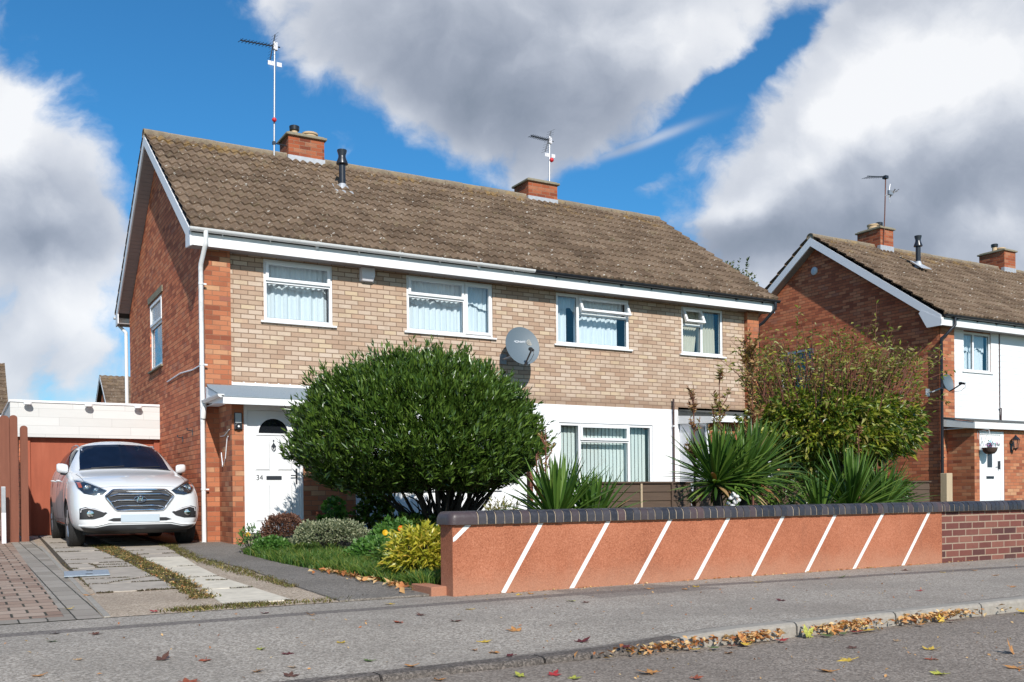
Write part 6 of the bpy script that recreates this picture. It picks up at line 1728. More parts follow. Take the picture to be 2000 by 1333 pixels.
# sparse upper twigs with olive leaves
mbt = MB(); Pt, Dt, Lt = [], [], []
for k in range(300):
    a = random.uniform(0, 6.28); r_ = math.sqrt(random.random())
    s0 = Vector((12.45 + 1.5 * r_ * math.cos(a), 11.1 + 1.0 * r_ * math.sin(a), random.uniform(1.9, 2.7)))
    out_ = Vector((math.cos(a) * r_ * 0.75 + random.uniform(-0.2, 0.35), math.sin(a) * r_ * 0.4, random.uniform(0.7, 1.5))).normalized()
    ln = random.uniform(0.5, 1.35) * (1.0 - 0.3 * r_)
    e = s0 + out_ * ln; e.z = min(e.z, 3.62 + random.uniform(-0.35, 0.1))
    mbt.tube([s0, s0.lerp(e, 0.5) + Vector((0.03, 0, 0.05)), e], [0.010, 0.007, 0.002], 5)
    for _ in range(17):
        u_ = random.uniform(0.2, 1) ; p = s0.lerp(e, u_); Pt.append((p.x + random.gauss(0, 0.06), p.y + random.gauss(0, 0.06), p.z + random.gauss(0, 0.05))); Dt.append((random.uniform(-1, 1), random.uniform(-1, 1), random.uniform(-0.2, 1.0)))
for (x_, z0_, z1_) in ((11.62, 2.4, 3.75), (13.45, 2.5, 3.98), (10.95, 2.3, 3.1), (12.2, 2.6, 3.3)):   # tall leader shoots
    mbt.tube([(x_ - 0.1, 11.0, z0_), (x_, 11.0, z1_)], [0.010, 0.003], 5)
    for _ in range(26):
        u_ = random.uniform(0.3, 1); Pt.append((x_ - 0.1 * (1 - u_), 11.0, z0_ + (z1_ - z0_) * u_)); Dt.append((random.uniform(-1, 1), random.uniform(-1, 1), random.uniform(0.5, 1.6)))
for (ex, ez) in ((14.95, 3.15), (15.1, 2.35), (14.2, 2.0), (14.85, 3.3), (15.05, 2.9)):      # shoots reaching out right
    s0 = Vector((13.6, 10.9, 2.2)); e = Vector((ex, 10.8, ez)); mbt.tube([s0, s0.lerp(e, 0.5) + Vector((0, 0, 0.12)), e], [0.010, 0.007, 0.003], 5)
    for _ in range(34):
        u_ = random.uniform(0.4, 1); p = s0.lerp(e, u_); Pt.append((p.x + random.gauss(0, 0.06), p.y + random.gauss(0, 0.06), p.z + 0.1 * (u_ - u_ * u_) * 4 + random.gauss(0, 0.05))); Dt.append((random.uniform(-0.5, 1), random.uniform(-1, 1), random.uniform(-0.4, 0.8)))
Pt = np.array(Pt); Dt = np.array(Dt)
leaves_mesh('upper_leaves', Pt, Dt, 0.10 * rng.uniform(0.6, 1.3, len(Pt)), 0.03, [M['olive'], M['shrubleaf']], SH, droop=0.2, mi=(rng.random(len(Pt)) < 0.35).astype(np.int32))
build('twigs', mbt, M['stalk'], SH)
tg = [(12.45 + 1.3 * math.cos(a), 11.1 + 0.8 * math.sin(a), random.uniform(1.2, 2.3)) for a in [random.uniform(0, 6.28) for _ in range(16)]]
branches((12.3, 11.2, 0.05), tg, 0.05, SH, M['bark'], 'stems', sag=0.1)
# dark hedge-like undergrowth beneath the shrub
t_ = thing('undergrowth_shrub', (12.3, 10.6, 0.05), 'dark green shrub filling the space under the tangled shrub', 'shrub')
n = 1500; d = nrm(rng.normal(size=(n, 3)))
tips = np.array([12.2, 11.0, 0.75]) + d * np.array([2.0, 0.75, 0.62]) * rng.uniform(0.4, 1, (n, 1)) ** 0.5
P, D, L, Wd = shoots(tips, d, 5, 0.16, 0.10, 0.036, 0.9)
leaves_mesh('foliage', P, D, L, Wd, M['laurel'], t_)
# ---- tree far behind between the houses
TR = thing('garden_tree', (30.2, 32, 0.3), 'green tree top showing above the roof between the two brick houses', 'tree')
n = 1000; d = nrm(rng.normal(size=(n, 3)))
tips = np.array([29.7, 32, 9.25]) + d * np.array([1.25, 1.25, 1.75]) * (rng.uniform(0.3, 1, n) ** 0.6 * (1 + 0.3 * vnoise(d, 3.5, 4)))[:, None]
P, D, L, Wd = shoots(tips, d + np.array([0, 0, 0.4]), 7, 0.35, 0.17, 0.07, 0.9)
leaves_mesh('crown', P, D, L, Wd, M['treeleaf'], TR, droop=0.2)
branches((30.2, 32, 0.3), [(29.9 + random.uniform(-1, 1), 32 + random.uniform(-1, 1), random.uniform(7.5, 10.0)) for _ in range(12)], 0.10, TR, M['bark'], 'trunk', wob=0.12)

# ---- small bed plants
def mound(name, c, rad, n, k, ll, lw, m_, label, cat='shrub', up=0.5, spread=0.8, seed=1, droop=0.1, parent_name='foliage', stems=True, mats=None, mi_fn=None):
    t_ = thing(name, (c[0], c[1], gz(c[0], c[1])), label, cat)
    d = nrm(rng.normal(size=(n, 3))); d[:, 2] = np.abs(d[:, 2]) * 1.1 - 0.1; d = nrm(d)
    tips = np.array(c) + d * np.array(rad) * (rng.uniform(0.55, 1, n) ** 0.5 * (1 + 0.13 * vnoise(d, 5, seed)))[:, None]
    tips[:, 2] = np.maximum(tips[:, 2], gz(0, c[1]) + 0.03)
    P, D, L, Wd = shoots(tips, nrm(d + np.array([0, 0, up])), k, ll * 1.2, ll, lw, spread)
    leaves_mesh(parent_name, P, D, L, Wd, mats or m_, t_, droop=droop, mi=None if mi_fn is None else mi_fn(P))
    if stems:
        branches((c[0], c[1], gz(0, c[1]) - 0.01), [(c[0] + rad[0] * 0.6 * math.cos(a), c[1] + rad[1] * 0.6 * math.sin(a), c[2] + rad[2] * 0.4) for a in [random.uniform(0, 6.28) for _ in range(9)]], 0.008, t_, M['bark'], 'stems', wob=0.01, n=5, tw=0.12)
    return t_
mound('variegated_shrub', (3.97, 11.35, 0.30), (0.52, 0.40, 0.25), 1300, 6, 0.035, 0.016, M['greyvar'], 'rounded grey green variegated shrub in the bed left of the big bush', seed=3)
mound('bronze_shrub', (3.68, 12.35, 0.35), (0.30, 0.3, 0.27), 800, 6, 0.035, 0.015, M['purple'], 'small bronze purple shrub in front of door 34', seed=4)
mound('golden_shrub', (3.70, 8.12, 0.22), (0.34, 0.36, 0.34), 330, 7, 0.10, 0.028, M['yellowvar'], 'golden yellow variegated shrub against the left end of the orange wall', seed=5, up=0.6, droop=0.35, spread=0.9)
mound('leafy_herb', (3.42, 12.0, 0.15), (0.22, 0.55, 0.17), 420, 5, 0.05, 0.036, M['herb'], 'low bright green leafy plant at the edge of the path near door 34', 'plant', seed=6)
mound('leafy_herb', (4.62, 10.9, 0.25), (0.34, 0.34, 0.27), 300, 5, 0.07, 0.05, M['herb'], 'broad leaved green plant between the grey green shrub and the bush stems', 'plant', seed=7)
mound('hydrangea', (4.62, 13.1, 0.45), (0.20, 0.2, 0.38), 70, 4, 0.11, 0.085, M['herb'], 'upright plant with large bright leaves right of the foot of door 34', 'plant', seed=8, droop=0.3)
mound('hydrangea', (5.15, 12.9, 0.45), (0.32, 0.25, 0.42), 130, 4, 0.10, 0.075, M['laurel'], 'shaded broad leaved plant against the brick beneath the round bush', 'plant', seed=9, droop=0.3)
mound('feathery_plant', (5.55, 9.9, 0.35), (0.38, 0.3, 0.42), 260, 6, 0.05, 0.014, M['olive'], 'feathery olive brown plant behind the wall beside the brown railing', 'plant', seed=10)
mound('leafy_herb', (4.15, 10.2, 0.16), (0.42, 0.42, 0.20), 380, 5, 0.055, 0.034, M['herb'], 'low green foliage between the grass and the marigolds', 'plant', seed=12)
mound('leafy_herb', (4.0, 9.1, 0.16), (0.40, 0.42, 0.22), 330, 5, 0.07, 0.014, M['grass'], 'tufty green plant just left of the golden shrub', 'plant', seed=13, droop=0.3)
mound('twiggy_plant', (3.30, 12.55, 0.22), (0.16, 0.3, 0.26), 110, 4, 0.04, 0.016, M['herb'], 'thin twiggy plant against the door step of door 34', 'plant', seed=14)
mound('ivy', (5.35, 12.1, 0.25), (0.55, 0.35, 0.34), 260, 5, 0.08, 0.06, M['laurel'], 'dark ivy like foliage around the foot of the bush stems', 'plant', seed=15)
# grass strip along the bed edge (nobody could count the blades)
def blades(name, pts, hmin, hmax, w_, m_, lean=0.5, label=None, kind='stuff', cat='grass'):
    n = len(pts); pts = np.asarray(pts)
    a = rng.uniform(0, 2 * np.pi, n); h = rng.uniform(hmin, hmax, n)
    sd_ = np.stack([np.cos(a), np.sin(a), np.zeros(n)], 1) * (w_ * 0.5)
    ln = rng.normal(0, lean, (n, 2)) * h[:, None]
    mid = pts + np.stack([ln[:, 0] * 0.35, ln[:, 1] * 0.35, h * 0.6], 1); tip = pts + np.stack([ln[:, 0], ln[:, 1], h], 1)
    V = np.stack([pts - sd_, pts + sd_, mid - sd_ * 0.8, mid + sd_ * 0.8, tip], 1).reshape(-1, 3)
    i = np.arange(n)[:, None] * 5
    F = np.concatenate([i + [[0, 1, 3]], i + [[0, 3, 2]], i + [[2, 3, 4]]], 0)
    o = npmesh(name, V, F, m_)
    return tag(o, label, cat, kind=kind)
n = 24000
yv = rng.uniform(7.3, 12.6, n); be = np.interp(yv, [7.3, 8.75, 10.6, 12.5, 13.5], [3.38, 3.32, 3.20, 3.22, 3.4])
xv = be + np.clip(rng.uniform(-0.02, 1, n), 0, 1) ** 1.3 * (1.15 + 0.1 * np.sin(yv * 3)) + rng.normal(0, 0.02, n)
gp = np.stack([xv, yv, 0.0125 * (yv - 7) + 0.012], 1)
gh = 0.04 + 0.10 * np.clip(vnoise(gp * np.array([1, 1, 0]), 3.3, 2) * 0.5 + 0.5, 0, 1)
blades('grass', gp, gh * 0.6, gh * 1.5, 0.010, M['grass'], 0.55, 'rough green grass along the edge of the bed', cat='grass')
def strip_pts(poly_l, poly_r, y0, y1, n, jit=0.03):
    yv = rng.uniform(y0, y1, n); xl = np.interp(yv, *zip(*poly_l)); xr = np.interp(yv, *zip(*poly_r))
    xv = xl + (xr - xl) * rng.uniform(0, 1, n) + rng.normal(0, jit, n)
    keep = (np.sin(yv * 5.1) + np.sin(yv * 13.7 + 1) + np.sin(xv * 31)) > -1.3
    return np.stack([xv, yv, 0.0125 * np.maximum(yv - 7, 0) + 0.006], 1)[keep]
s1 = strip_pts([(7.7, 1.58), (9.5, 1.68), (12.7, 1.73), (16, 1.74)], [(7.7, 1.76), (9.5, 1.88), (12.7, 1.97), (16, 2.0)], 7.75, 15.8, 5200)
s2 = strip_pts([(8.3, 2.5), (10, 2.42), (12.3, 2.45), (15, 2.66)], [(8.3, 2.56), (10, 2.64), (12.3, 2.60), (15, 2.84)], 8.2, 15.4, 3000)
s3 = np.stack([np.concatenate([rng.normal(1.45, 0.09, 350), rng.normal(1.85, 0.12, 420), rng.normal(2.35, 0.2, 160)]), rng.normal(7.14, 0.06, 930), np.full(930, 0.004)], 1)
sj = []
for (xa, xb, y_) in JOINTS:
    k_ = int((xb - xa) * 420)
    xx = rng.uniform(xa, xb, k_); yy_ = y_ + rng.normal(0, 0.008, k_) + 0.01 * np.sin(xx * 9)
    kp = np.sin(xx * 11 + y_ * 7) > -0.55
    sj.append(np.stack([xx, yy_, 0.0125 * (yy_ - 7) + 0.004], 1)[kp])
# cracks across two slabs and along the edging
for (x0_, y0_, x1_, y1_) in ((1.32, 11.4, 1.30, 12.0), (1.30, 11.75, 1.66, 11.62), (1.18, 9.45, 1.62, 9.93), (0.99, 9.0, 1.05, 12.4), (2.0, 9.2, 2.18, 9.15)):
    k_ = 90; u_ = rng.random(k_); sj.append(np.stack([x0_ + (x1_ - x0_) * u_ + rng.normal(0, 0.006, k_), y0_ + (y1_ - y0_) * u_ + rng.normal(0, 0.008, k_), 0.0125 * (y0_ + (y1_ - y0_) * u_ - 7) + 0.008], 1))
sj = np.concatenate(sj)
blades('weeds', sj, 0.008, 0.020, 0.012, M['jointweed'], 0.8, 'dark moss and dirt in the joints and cracks of the drive slabs', cat='weeds')
blades('weeds', np.concatenate([s1, s2, s3]), 0.008, 0.036, 0.009, M['weeds'], 0.9, 'brown and green moss and weeds in the drive joints', cat='weeds')
def litter(name, pts, size, m_, label):
    n = len(pts); pts = np.asarray(pts)
    a = rng.uniform(0, 2 * np.pi, n); s = rng.uniform(size * 0.5, size, n)[:, None]
    nv = nrm(np.stack([rng.normal(0, 0.5, n), rng.normal(0, 0.5, n), np.ones(n)], 1))
    u_ = nrm(np.cross(nv, np.stack([np.cos(a), np.sin(a), np.zeros(n)], 1))); v_ = np.cross(nv, u_)
    V = np.stack([pts - u_ * s, pts - v_ * s * 0.5 + nv * s * 0.25, pts + u_ * s, pts + v_ * s * 0.55 + nv * s * 0.2], 1).reshape(-1, 3)
    i = np.arange(n)[:, None] * 4
    F = np.concatenate([i + [[0, 1, 2]], i + [[0, 2, 3]]], 0)
    return tag(npmesh(name, V, F, m_), label, 'leaf litter', kind='stuff')
sub = s1[rng.random(len(s1)) < 0.20]
litter('leaf_litter', sub + [0, 0, 0.010], 0.020, M['litter'], 'small dry leaf fragments scattered in the drive weeds')
n = 260; yv = rng.uniform(7.2, 9.6, n); xv = np.interp(yv, [7.2, 8.75, 10.6], [3.38, 3.32, 3.20]) + rng.normal(0, 0.09, n)
litter('leaf_litter', np.stack([xv, yv, 0.0125 * (yv - 7) + 0.04], 1), 0.055, M['litter'], 'orange leaf litter along the grass edge of the path')
n = 640; xv = np.concatenate([rng.uniform(2.9, 6.6, 70), rng.normal(3.5, 0.22, 120), rng.normal(4.08, 0.09, 110), rng.normal(4.80, 0.16, 160), rng.normal(5.68, 0.20, 180)])
yv = 4.215 - np.abs(rng.normal(0, 0.028, n))
litter('leaf_litter', np.stack([xv, yv, -0.068 + np.abs(rng.normal(0, 0.012, n)) + 0.03 * np.exp(-((yv - 4.21) / 0.03) ** 2)], 1), 0.028, M['litter'], 'drift of dry leaf fragments in the gutter against the kerb')

n = 520; xv = np.concatenate([rng.uniform(-2, 12, 260), rng.uniform(-1, 8, 260)]); yv = np.concatenate([rng.uniform(4.5, 6.85, 260), rng.uniform(2.5, 4.15, 260)])
zv = np.array([pavz(a, b) if b > KERB_BACK else roadz(a, b) for a, b in zip(xv, yv)]) + 0.006
litter('leaf_litter', np.stack([xv, yv, zv], 1), 0.014, M['litter'], 'tiny leaf crumbs and twigs scattered over the pavement and road')
n = 160; xv = rng.uniform(3.5, 10, n); litter('leaf_litter', np.stack([xv, 6.86 - np.abs(rng.normal(0, 0.02, n)), np.full(n, 0.008)], 1), 0.02, M['litter'], 'fine debris along the foot of the orange wall')
# marigolds
for (x_, y_, z_, c_, lab) in ((3.93, 9.6, 0.42, (0.75, 0.42, 0.01), 'yellow marigold pair left of the golden shrub'), (3.98, 9.3, 0.47, (0.75, 0.16, 0.01), 'orange marigold just above the golden shrub'), (3.28, 12.7, 0.33, (0.75, 0.40, 0.01), 'lone yellow marigold at the foot of the brick pier of porch 34'), (3.78, 9.0, 0.22, (0.70, 0.55, 0.02), 'pale yellow flower low in the grass')):
    t_ = thing('marigold', (x_, y_, gz(0, y_)), lab, 'flower')
    mb = MB(); mb.tube([(x_, y_, gz(0, y_)), (x_ + 0.02, y_, z_)], 0.004, 5); build('stem', mb, M['herb'], t_)
    mb = MB()
    for k in range(12):
        a = k * 0.5236; r_ = 0.032
        mb.add([(x_ + 0.02, y_ - 0.01, z_), (x_ + 0.02 + r_ * math.cos(a - 0.2), y_ - 0.018, z_ + r_ * math.sin(a - 0.2)), (x_ + 0.02 + r_ * math.cos(a + 0.3), y_ - 0.014, z_ + r_ * math.sin(a + 0.3))], [(0, 1, 2)])
    build('petals', mb, simple('petal_' + lab[:3], c_, 0.6), t_, fix=False)

# ------------------------------------------------------------------ individual fallen leaves (maple)
LEAFCOL = {'o': (0.55, 0.25, 0.07), 'y': (0.70, 0.46, 0.05), 'c': (0.42, 0.03, 0.03), 'b': (0.13, 0.055, 0.035), 'g': (0.11, 0.16, 0.045), 'l': (0.42, 0.42, 0.06), 'd': (0.13, 0.018, 0.018), 'r': (0.36, 0.08, 0.03), 'p': (0.50, 0.32, 0.17)}
LEAFNAME = {'o': 'orange', 'y': 'yellow', 'c': 'crimson', 'b': 'brown', 'g': 'green', 'l': 'yellow green', 'd': 'dark red', 'r': 'rust red', 'p': 'pale tan'}
LEAVES = [(175,1166,'o',0.92,8.46),(140,1192,'y',0.7,7.61),(301,1198,'c',1.19,7.11),(609,1202,'o',2.08,6.36),(108,1238,'b',0.5,6.38),(184,1240,'b',0.69,6.19),(103,1254,'g',0.46,6.02),(511,1261,'l',1.42,5.21),(667,1249,'y',1.86,5.18),(563,1268,'d',1.51,5.01),(313,1282,'b',0.89,5.15),(404,1280,'r',1.09,5.05),(80,1309,'o',0.33,5.05),(366,1317,'r',0.9,4.55),(567,1304,'b',1.35,4.46),(574,1316,'p',1.43,4.67),(504,1324,'o',1.25,4.66),(152,1284,'p',0.52,5.35),(515,1199,'d',1.83,6.64),(764,1181,'y',2.78,6.65),(825,1203,'b',2.69,5.9),(780,1216,'r',2.43,5.67),(887,1212,'b',2.76,5.56),(919,1191,'y',3.12,6.02),(1009,1225,'o',2.93,5.06),(942,1243,'y',2.58,4.84),(928,1256,'o',2.43,4.64),(965,1285,'o',2.48,4.53),(998,1291,'d',2.51,4.39),(722,1303,'g',1.82,4.63),(806,1312,'o',1.95,4.39),(856,1328,'o',1.96,4.13),(1017,1322,'l',2.33,3.98),(1078,1319,'c',2.48,3.93),(1121,1326,'l',2.51,3.8),(1276,1315,'o',2.91,3.71),(1119,1175,'l',3.99,6.04),(1145,1178,'b',4.02,5.9),(1269,1151,'o',5.04,6.45),(1066,1170,'p',3.92,6.31),(1016,1163,'y',3.9,6.66),(1038,1161,'o',4.01,6.67),(984,1159,'c',3.87,6.88),(1133,1265,'d',3.06,4.56),(1224,1268,'d',3.15,4.24),(1338,1152,'o',5.24,6.24),(1361,1147,'y',5.47,6.35),(1480,1138,'y',6.18,6.36),(1527,1174,'d',5.26,5.17),(1597,1130,'o',6.91,6.34),(1641,1129,'g',7.12,6.25),(1795,1155,'c',6.65,5.05),(1842,1119,'y',8.34,6.06),(1904,1115,'o',8.79,6.03),(1975,1147,'o',7.52,4.83),(1944,1125,'o',8.4,5.56),(1767,1115,'b',8.26,6.44),(1366,1263,'y',3.54,4.09),(1419,1260,'r',3.81,4.17),(1423,1273,'o',3.65,3.99),(1358,1326,'r',2.99,3.49),(1622,1309,'o',3.68,3.3),(1660,1287,'y',4.02,3.47),(1664,1263,'b',4.35,3.74),(1620,1243,'g',4.55,4.08),(1751,1249,'p',4.77,3.78),(1814,1266,'y',4.65,3.47),(1818,1284,'r',4.4,3.27),(1841,1315,'l',4.06,2.96),(1979,1274,'o',4.9,3.14),(1985,1302,'o',4.51,2.87),(1981,1187,'y',6.57,4.2),(1312,1251,'g',3.66,4.48),(1342,1237,'o',3.93,4.66),(1365,1242,'y',3.92,4.53),(1450,1239,'c',4.18,4.43),(1454,1223,'l',4.45,4.7),(1531,1221,'o',4.69,4.59),(1577,1221,'c',4.82,4.51),(1603,1220,'y',4.91,4.48),(1627,1227,'g',4.7,4.19),(1674,1220,'y',4.95,4.22),(1723,1211,'o',5.42,4.41),(1751,1202,'y',5.7,4.51),(1856,1213,'d',5.74,4.12)]
BIG = {(1979, 1274), (1985, 1302), (1622, 1309), (1660, 1287), (1814, 1266), (1276, 1315), (1009, 1225), (366, 1317), (313, 1282), (1133, 1265), (1981, 1187), (1342, 1237), (1365, 1242), (1454, 1223), (1531, 1221)}
UPR = {(1979, 1274), (1342, 1237), (1454, 1223), (1531, 1221), (1751, 1202)}
lm = {}
for k, c_ in LEAFCOL.items():
    m_, t, b = mat('maple_leaf_' + k)
    P = t.n('ShaderNodeNewGeometry').outputs['Position']
    n_ = t.noise(P, 55, 4, 0.65)
    t.set(b, 'Base Color', t.mix(t.step(n_, 0.35, 0.7), c_, tuple(q * 0.45 for q in c_))); b.inputs['Roughness'].default_value = 0.6
    lm[k] = m_
lobes = [(0, 1.0, 0.34), (52, 0.86, 0.30), (-52, 0.86, 0.30), (105, 0.55, 0.25), (-105, 0.55, 0.25)]
def maple(size, curl, seed):
    rd = random.Random(seed); pts = []
    for (a, l_, w_) in sorted(lobes, key=lambda q: q[0]):
        a0 = R(a + rd.uniform(-6, 6)); l_ *= rd.uniform(0.85, 1.1)
        pts.append((a0 - R(20), l_ * 0.62)); pts.append((a0 - R(7), l_ * 0.78)); pts.append((a0, l_)); pts.append((a0 + R(7), l_ * 0.78)); pts.append((a0 + R(20), l_ * 0.60)); pts.append((a0 + R(26), 0.34))
    pts = pts[:-1]
    mb = MB()
    v = [(0, -0.05 * size, 0)]
    c1, c2, c3 = rd.uniform(-1, 1), rd.uniform(-1, 1), rd.uniform(0.3, 1)
    for (a, r_) in pts:
        x, y = math.sin(a) * r_ * size, math.cos(a) * r_ * size
        v.append((x, y, curl * size * (c3 * r_ * r_ * 0.8 + 0.35 * c1 * math.sin(3 * a) * r_ + 0.3 * c2 * math.cos(2 * a) * r_)))
    ring = [(p[0] * 0.45, p[1] * 0.45, p[2] * 0.22) for p in v[1:]]
    n = len(v) - 1
    allv = v + ring
    fs = []
    for i in range(1, n):
        fs.append((0, n + i, n + i + 1)); fs.append((n + i, i, i + 1, n + i + 1))
    mb.add(allv, fs)
    mb.tube([(0, -0.03 * size, 0.001), (0.02 * size, -0.35 * size, 0.05 * size), (0.0, -0.6 * size, 0.12 * size)], 0.0016, 4)
    zmin = min(p[2] for p in mb.v); mb.v = [(p[0], p[1], p[2] - zmin) for p in mb.v]
    return mb
seen = {}
def landmark(u, v):
    for lim, nm in ((90, 'far left edge'), (160, 'block paved drive'), (250, 'left of the car'), (330, 'below the car'), (420, 'right of the car'), (530, 'below the brick pier'), (600, 'below door 34'), (700, 'below the grey green shrub'), (790, 'below the bush stems'), (870, 'at the left end of the orange wall'),
                    (935, 'below the wall corner'), (1000, 'below the first long stripe'), (1090, 'right of the first long stripe'), (1150, 'below the second long stripe'), (1210, 'right of the second long stripe'), (1270, 'below the third long stripe'), (1330, 'left of the fourth long stripe'), (1370, 'below the fourth long stripe'),
                    (1430, 'below the tallest yucca'), (1480, 'below the fifth long stripe'), (1540, 'left of the sixth long stripe'), (1590, 'below the sixth long stripe'), (1640, 'left of the seventh long stripe'), (1690, 'below the seventh long stripe'), (1740, 'left of the last stripe'), (1790, 'below the last stripe'), (1850, 'below the wall colour change'), (1930, 'below the plum brick wall'), (2100, 'near the right edge')):
        if u < lim: return nm
for i, (u, v, c_, x, y) in enumerate(LEAVES):
    if y > 7: z = gz(x, y) + 0.012
    elif y > KERB_BACK: z = pavz(x, y) + 0.002
    elif y > KERB_FRONT: z = kerbz(x) + 0.002
    else: z = roadz(x, y) + 0.002
    gut = False
    if x > 3.3 and 4.05 < y < 4.8 and v > 1180:
        y = 4.16 if (u, v) in UPR else 4.12; x = x; z = roadz(x, y) + 0.014; gut = True
    surf = 'gutter' if gut else ('drive' if y > 7 else ('pavement' if y > KERB_FRONT else 'road'))
    big = (u, v) in BIG
    lab = '%s maple leaf on the %s %s' % (LEAFNAME[c_], surf, landmark(u, v))
    if lab in seen:
        lab = lab + ', the nearer one' if v > seen[lab] else lab + ', the farther one'
    seen[lab] = v
    sz = random.uniform(0.046, 0.060) if not big else random.uniform(0.070, 0.084)
    if c_ in 'p' or (u, v) in {(928, 1256), (1066, 1170), (574, 1316), (152, 1284), (1597, 1130)}: sz *= 0.7
    upr = (u, v) in UPR
    mb = maple(sz, random.uniform(0.2, 0.55) if not upr else 0.5, i)
    mb.v = [(p[0], p[1], p[2]) for p in mb.v]
    o = build('fallen_leaf', mb, lm[c_], None, (0, 0, 0), fix=False)
    o.location = (x, y, z)
    rz = random.uniform(0, 6.28)
    o.rotation_euler = (R(random.uniform(-6, 6)) if not upr else R(random.uniform(50, 68)), R(random.uniform(-6, 6)), rz if not upr else random.uniform(-0.7, 0.7))
    tag(o, lab, 'leaf', 'fallen autumn leaves')

# ------------------------------------------------------------------ the parked car
CAR = thing('parked_car', (0, 0, 0), 'white family crossover car parked nose out on the drive in front of the garage', 'car')
CR = CAR
M['carpaint'] = simple('white_car_paint', (0.68, 0.69, 0.70), 0.32, var=0.01, coat=0.8, dirt=((0.55, 0.52, 0.48), 0.12, 4))
M['carglass'] = simple('car_glass', (0.006, 0.012, 0.028), 0.05, spec=0.5, var=0.3, nscale=3)
M['carglass'].node_tree.nodes['Principled BSDF'].inputs['IOR'].default_value = 1.13
M['tyre'] = simple('tyre_rubber', (0.022, 0.021, 0.021), 0.85, var=0.3, nscale=60, bump=0.4, bscale=80)
M['trim'] = simple('black_trim', (0.02, 0.02, 0.022), 0.55, var=0.2)
M['lamp_clear'] = glass('lamp_glass', (0.9, 0.93, 0.95), 0.20)
M['amber'] = simple('amber_lens', (0.75, 0.14, 0.03), 0.2)
M['silver'] = simple('silver_rim', (0.5, 0.5, 0.52), 0.3, metal=0.8)
ST = [
 (0.00, .27, [(.55, .27), (.66, .36), (.70, .50), (.66, .66), (.56, .76), (.36, .80), (0, .81)]),
 (0.07, .22, [(.68, .22), (.79, .34), (.82, .52), (.78, .72), (.66, .84), (.40, .885), (0, .90)]),
 (0.22, .20, [(.76, .20), (.86, .34), (.885, .56), (.855, .82), (.73, .925), (.42, .96), (0, .975)]),
 (0.50, .20, [(.80, .20), (.895, .36), (.915, .62), (.89, .91), (.77, 1.00), (.43, 1.035), (0, 1.05)]),
 (0.90, .20, [(.82, .20), (.90, .38), (.92, .68), (.895, .97), (.785, 1.055), (.43, 1.09), (0, 1.10)]),
 (1.20, .20, [(.82, .20), (.90, .38), (.915, .68), (.89, 1.00), (.79, 1.085), (.50, 1.12), (0, 1.135)]),
 (1.34, .20, [(.82, .20), (.90, .38), (.91, .68), (.885, 1.01), (.79, 1.095), (.66, 1.15), (0, 1.20)]),
 (1.75, .20, [(.82, .20), (.90, .38), (.91, .68), (.885, 1.02), (.80, 1.12), (.67, 1.41), (0, 1.45)]),
 (2.12, .20, [(.82, .20), (.90, .38), (.91, .68), (.885, 1.04), (.81, 1.14), (.635, 1.585), (0, 1.63)]),
 (2.35, .20, [(.82, .20), (.90, .38), (.91, .68), (.885, 1.05), (.81, 1.15), (.65, 1.605), (0, 1.66)]),
 (2.90, .20, [(.82, .20), (.90, .38), (.91, .70), (.89, 1.07), (.81, 1.17), (.65, 1.605), (0, 1.665)]),
 (3.50, .20, [(.82, .20), (.90, .38), (.915, .72), (.89, 1.09), (.80, 1.20), (.64, 1.58), (0, 1.64)]),
 (3.95, .22, [(.81, .22), (.89, .40), (.90, .72), (.87, 1.08), (.77, 1.20), (.54, 1.48), (0, 1.55)]),
 (4.22, .28, [(.76, .28), (.84, .45), (.85, .72), (.80, 1.02), (.70, 1.12), (.48, 1.25), (0, 1.30)]),
 (4.33, .36, [(.66, .36), (.74, .48), (.76, .72), (.70, .95), (.60, 1.02), (.42, 1.06), (0, 1.08)]),
]
V, F = [], []
for (y, zb, pr) in ST:
    half = [(0, zb)] + pr
    ring = [(x, y, z) for x, z in half] + [(-x, y, z) for x, z in reversed(half[1:-1])]
    V += ring
n = len(ring)
for i in range(len(ST) - 1):
    for k in range(n):
        k2 = (k + 1) % n
        F.append((i * n + k, i * n + k2, (i + 1) * n + k2, (i + 1) * n + k))
# close nose and tail with quads mirrored about the centre line
for base_, rev in ((0, False), ((len(ST) - 1) * n, True)):
    for k in range(0, 7):
        a, b_ = base_ + k, base_ + k + 1
        c_, d_ = base_ + (n - k - 1) % n if k + 1 <= 7 else base_, base_ + (n - k) % n
        q = [a, b_] + ([c_] if c_ != b_ else []) + ([d_] if d_ != a else [])
        if k == 6: q = [base_ + 6, base_ + 7, base_ + 8]
        if k == 0: q = [base_, base_ + 1, base_ + n - 1]
        F.append(tuple(q) if rev else tuple(reversed(q)))
me = bpy.data.meshes.new('body'); me.from_pydata(V, [], F)
bm = bmesh.new(); bm.from_mesh(me); bmesh.ops.recalc_face_normals(bm, faces=bm.faces); bm.to_mesh(me); bm.free()
tmp = bpy.data.objects.new('tmp_body', me); COL.objects.link(tmp)
md = tmp.modifiers.new('s', 'SUBSURF'); md.levels = 3; md.render_levels = 3
dg = bpy.context.evaluated_depsgraph_get(); dg.update()
bm = bmesh.new(); bm.from_object(tmp, dg)
bm.faces.ensure_lookup_table()
bvh = BVHTree.FromBMesh(bm)
smoothme = bpy.data.meshes.new('body'); bm.to_mesh(smoothme); bm.free()
bpy.data.objects.remove(tmp)
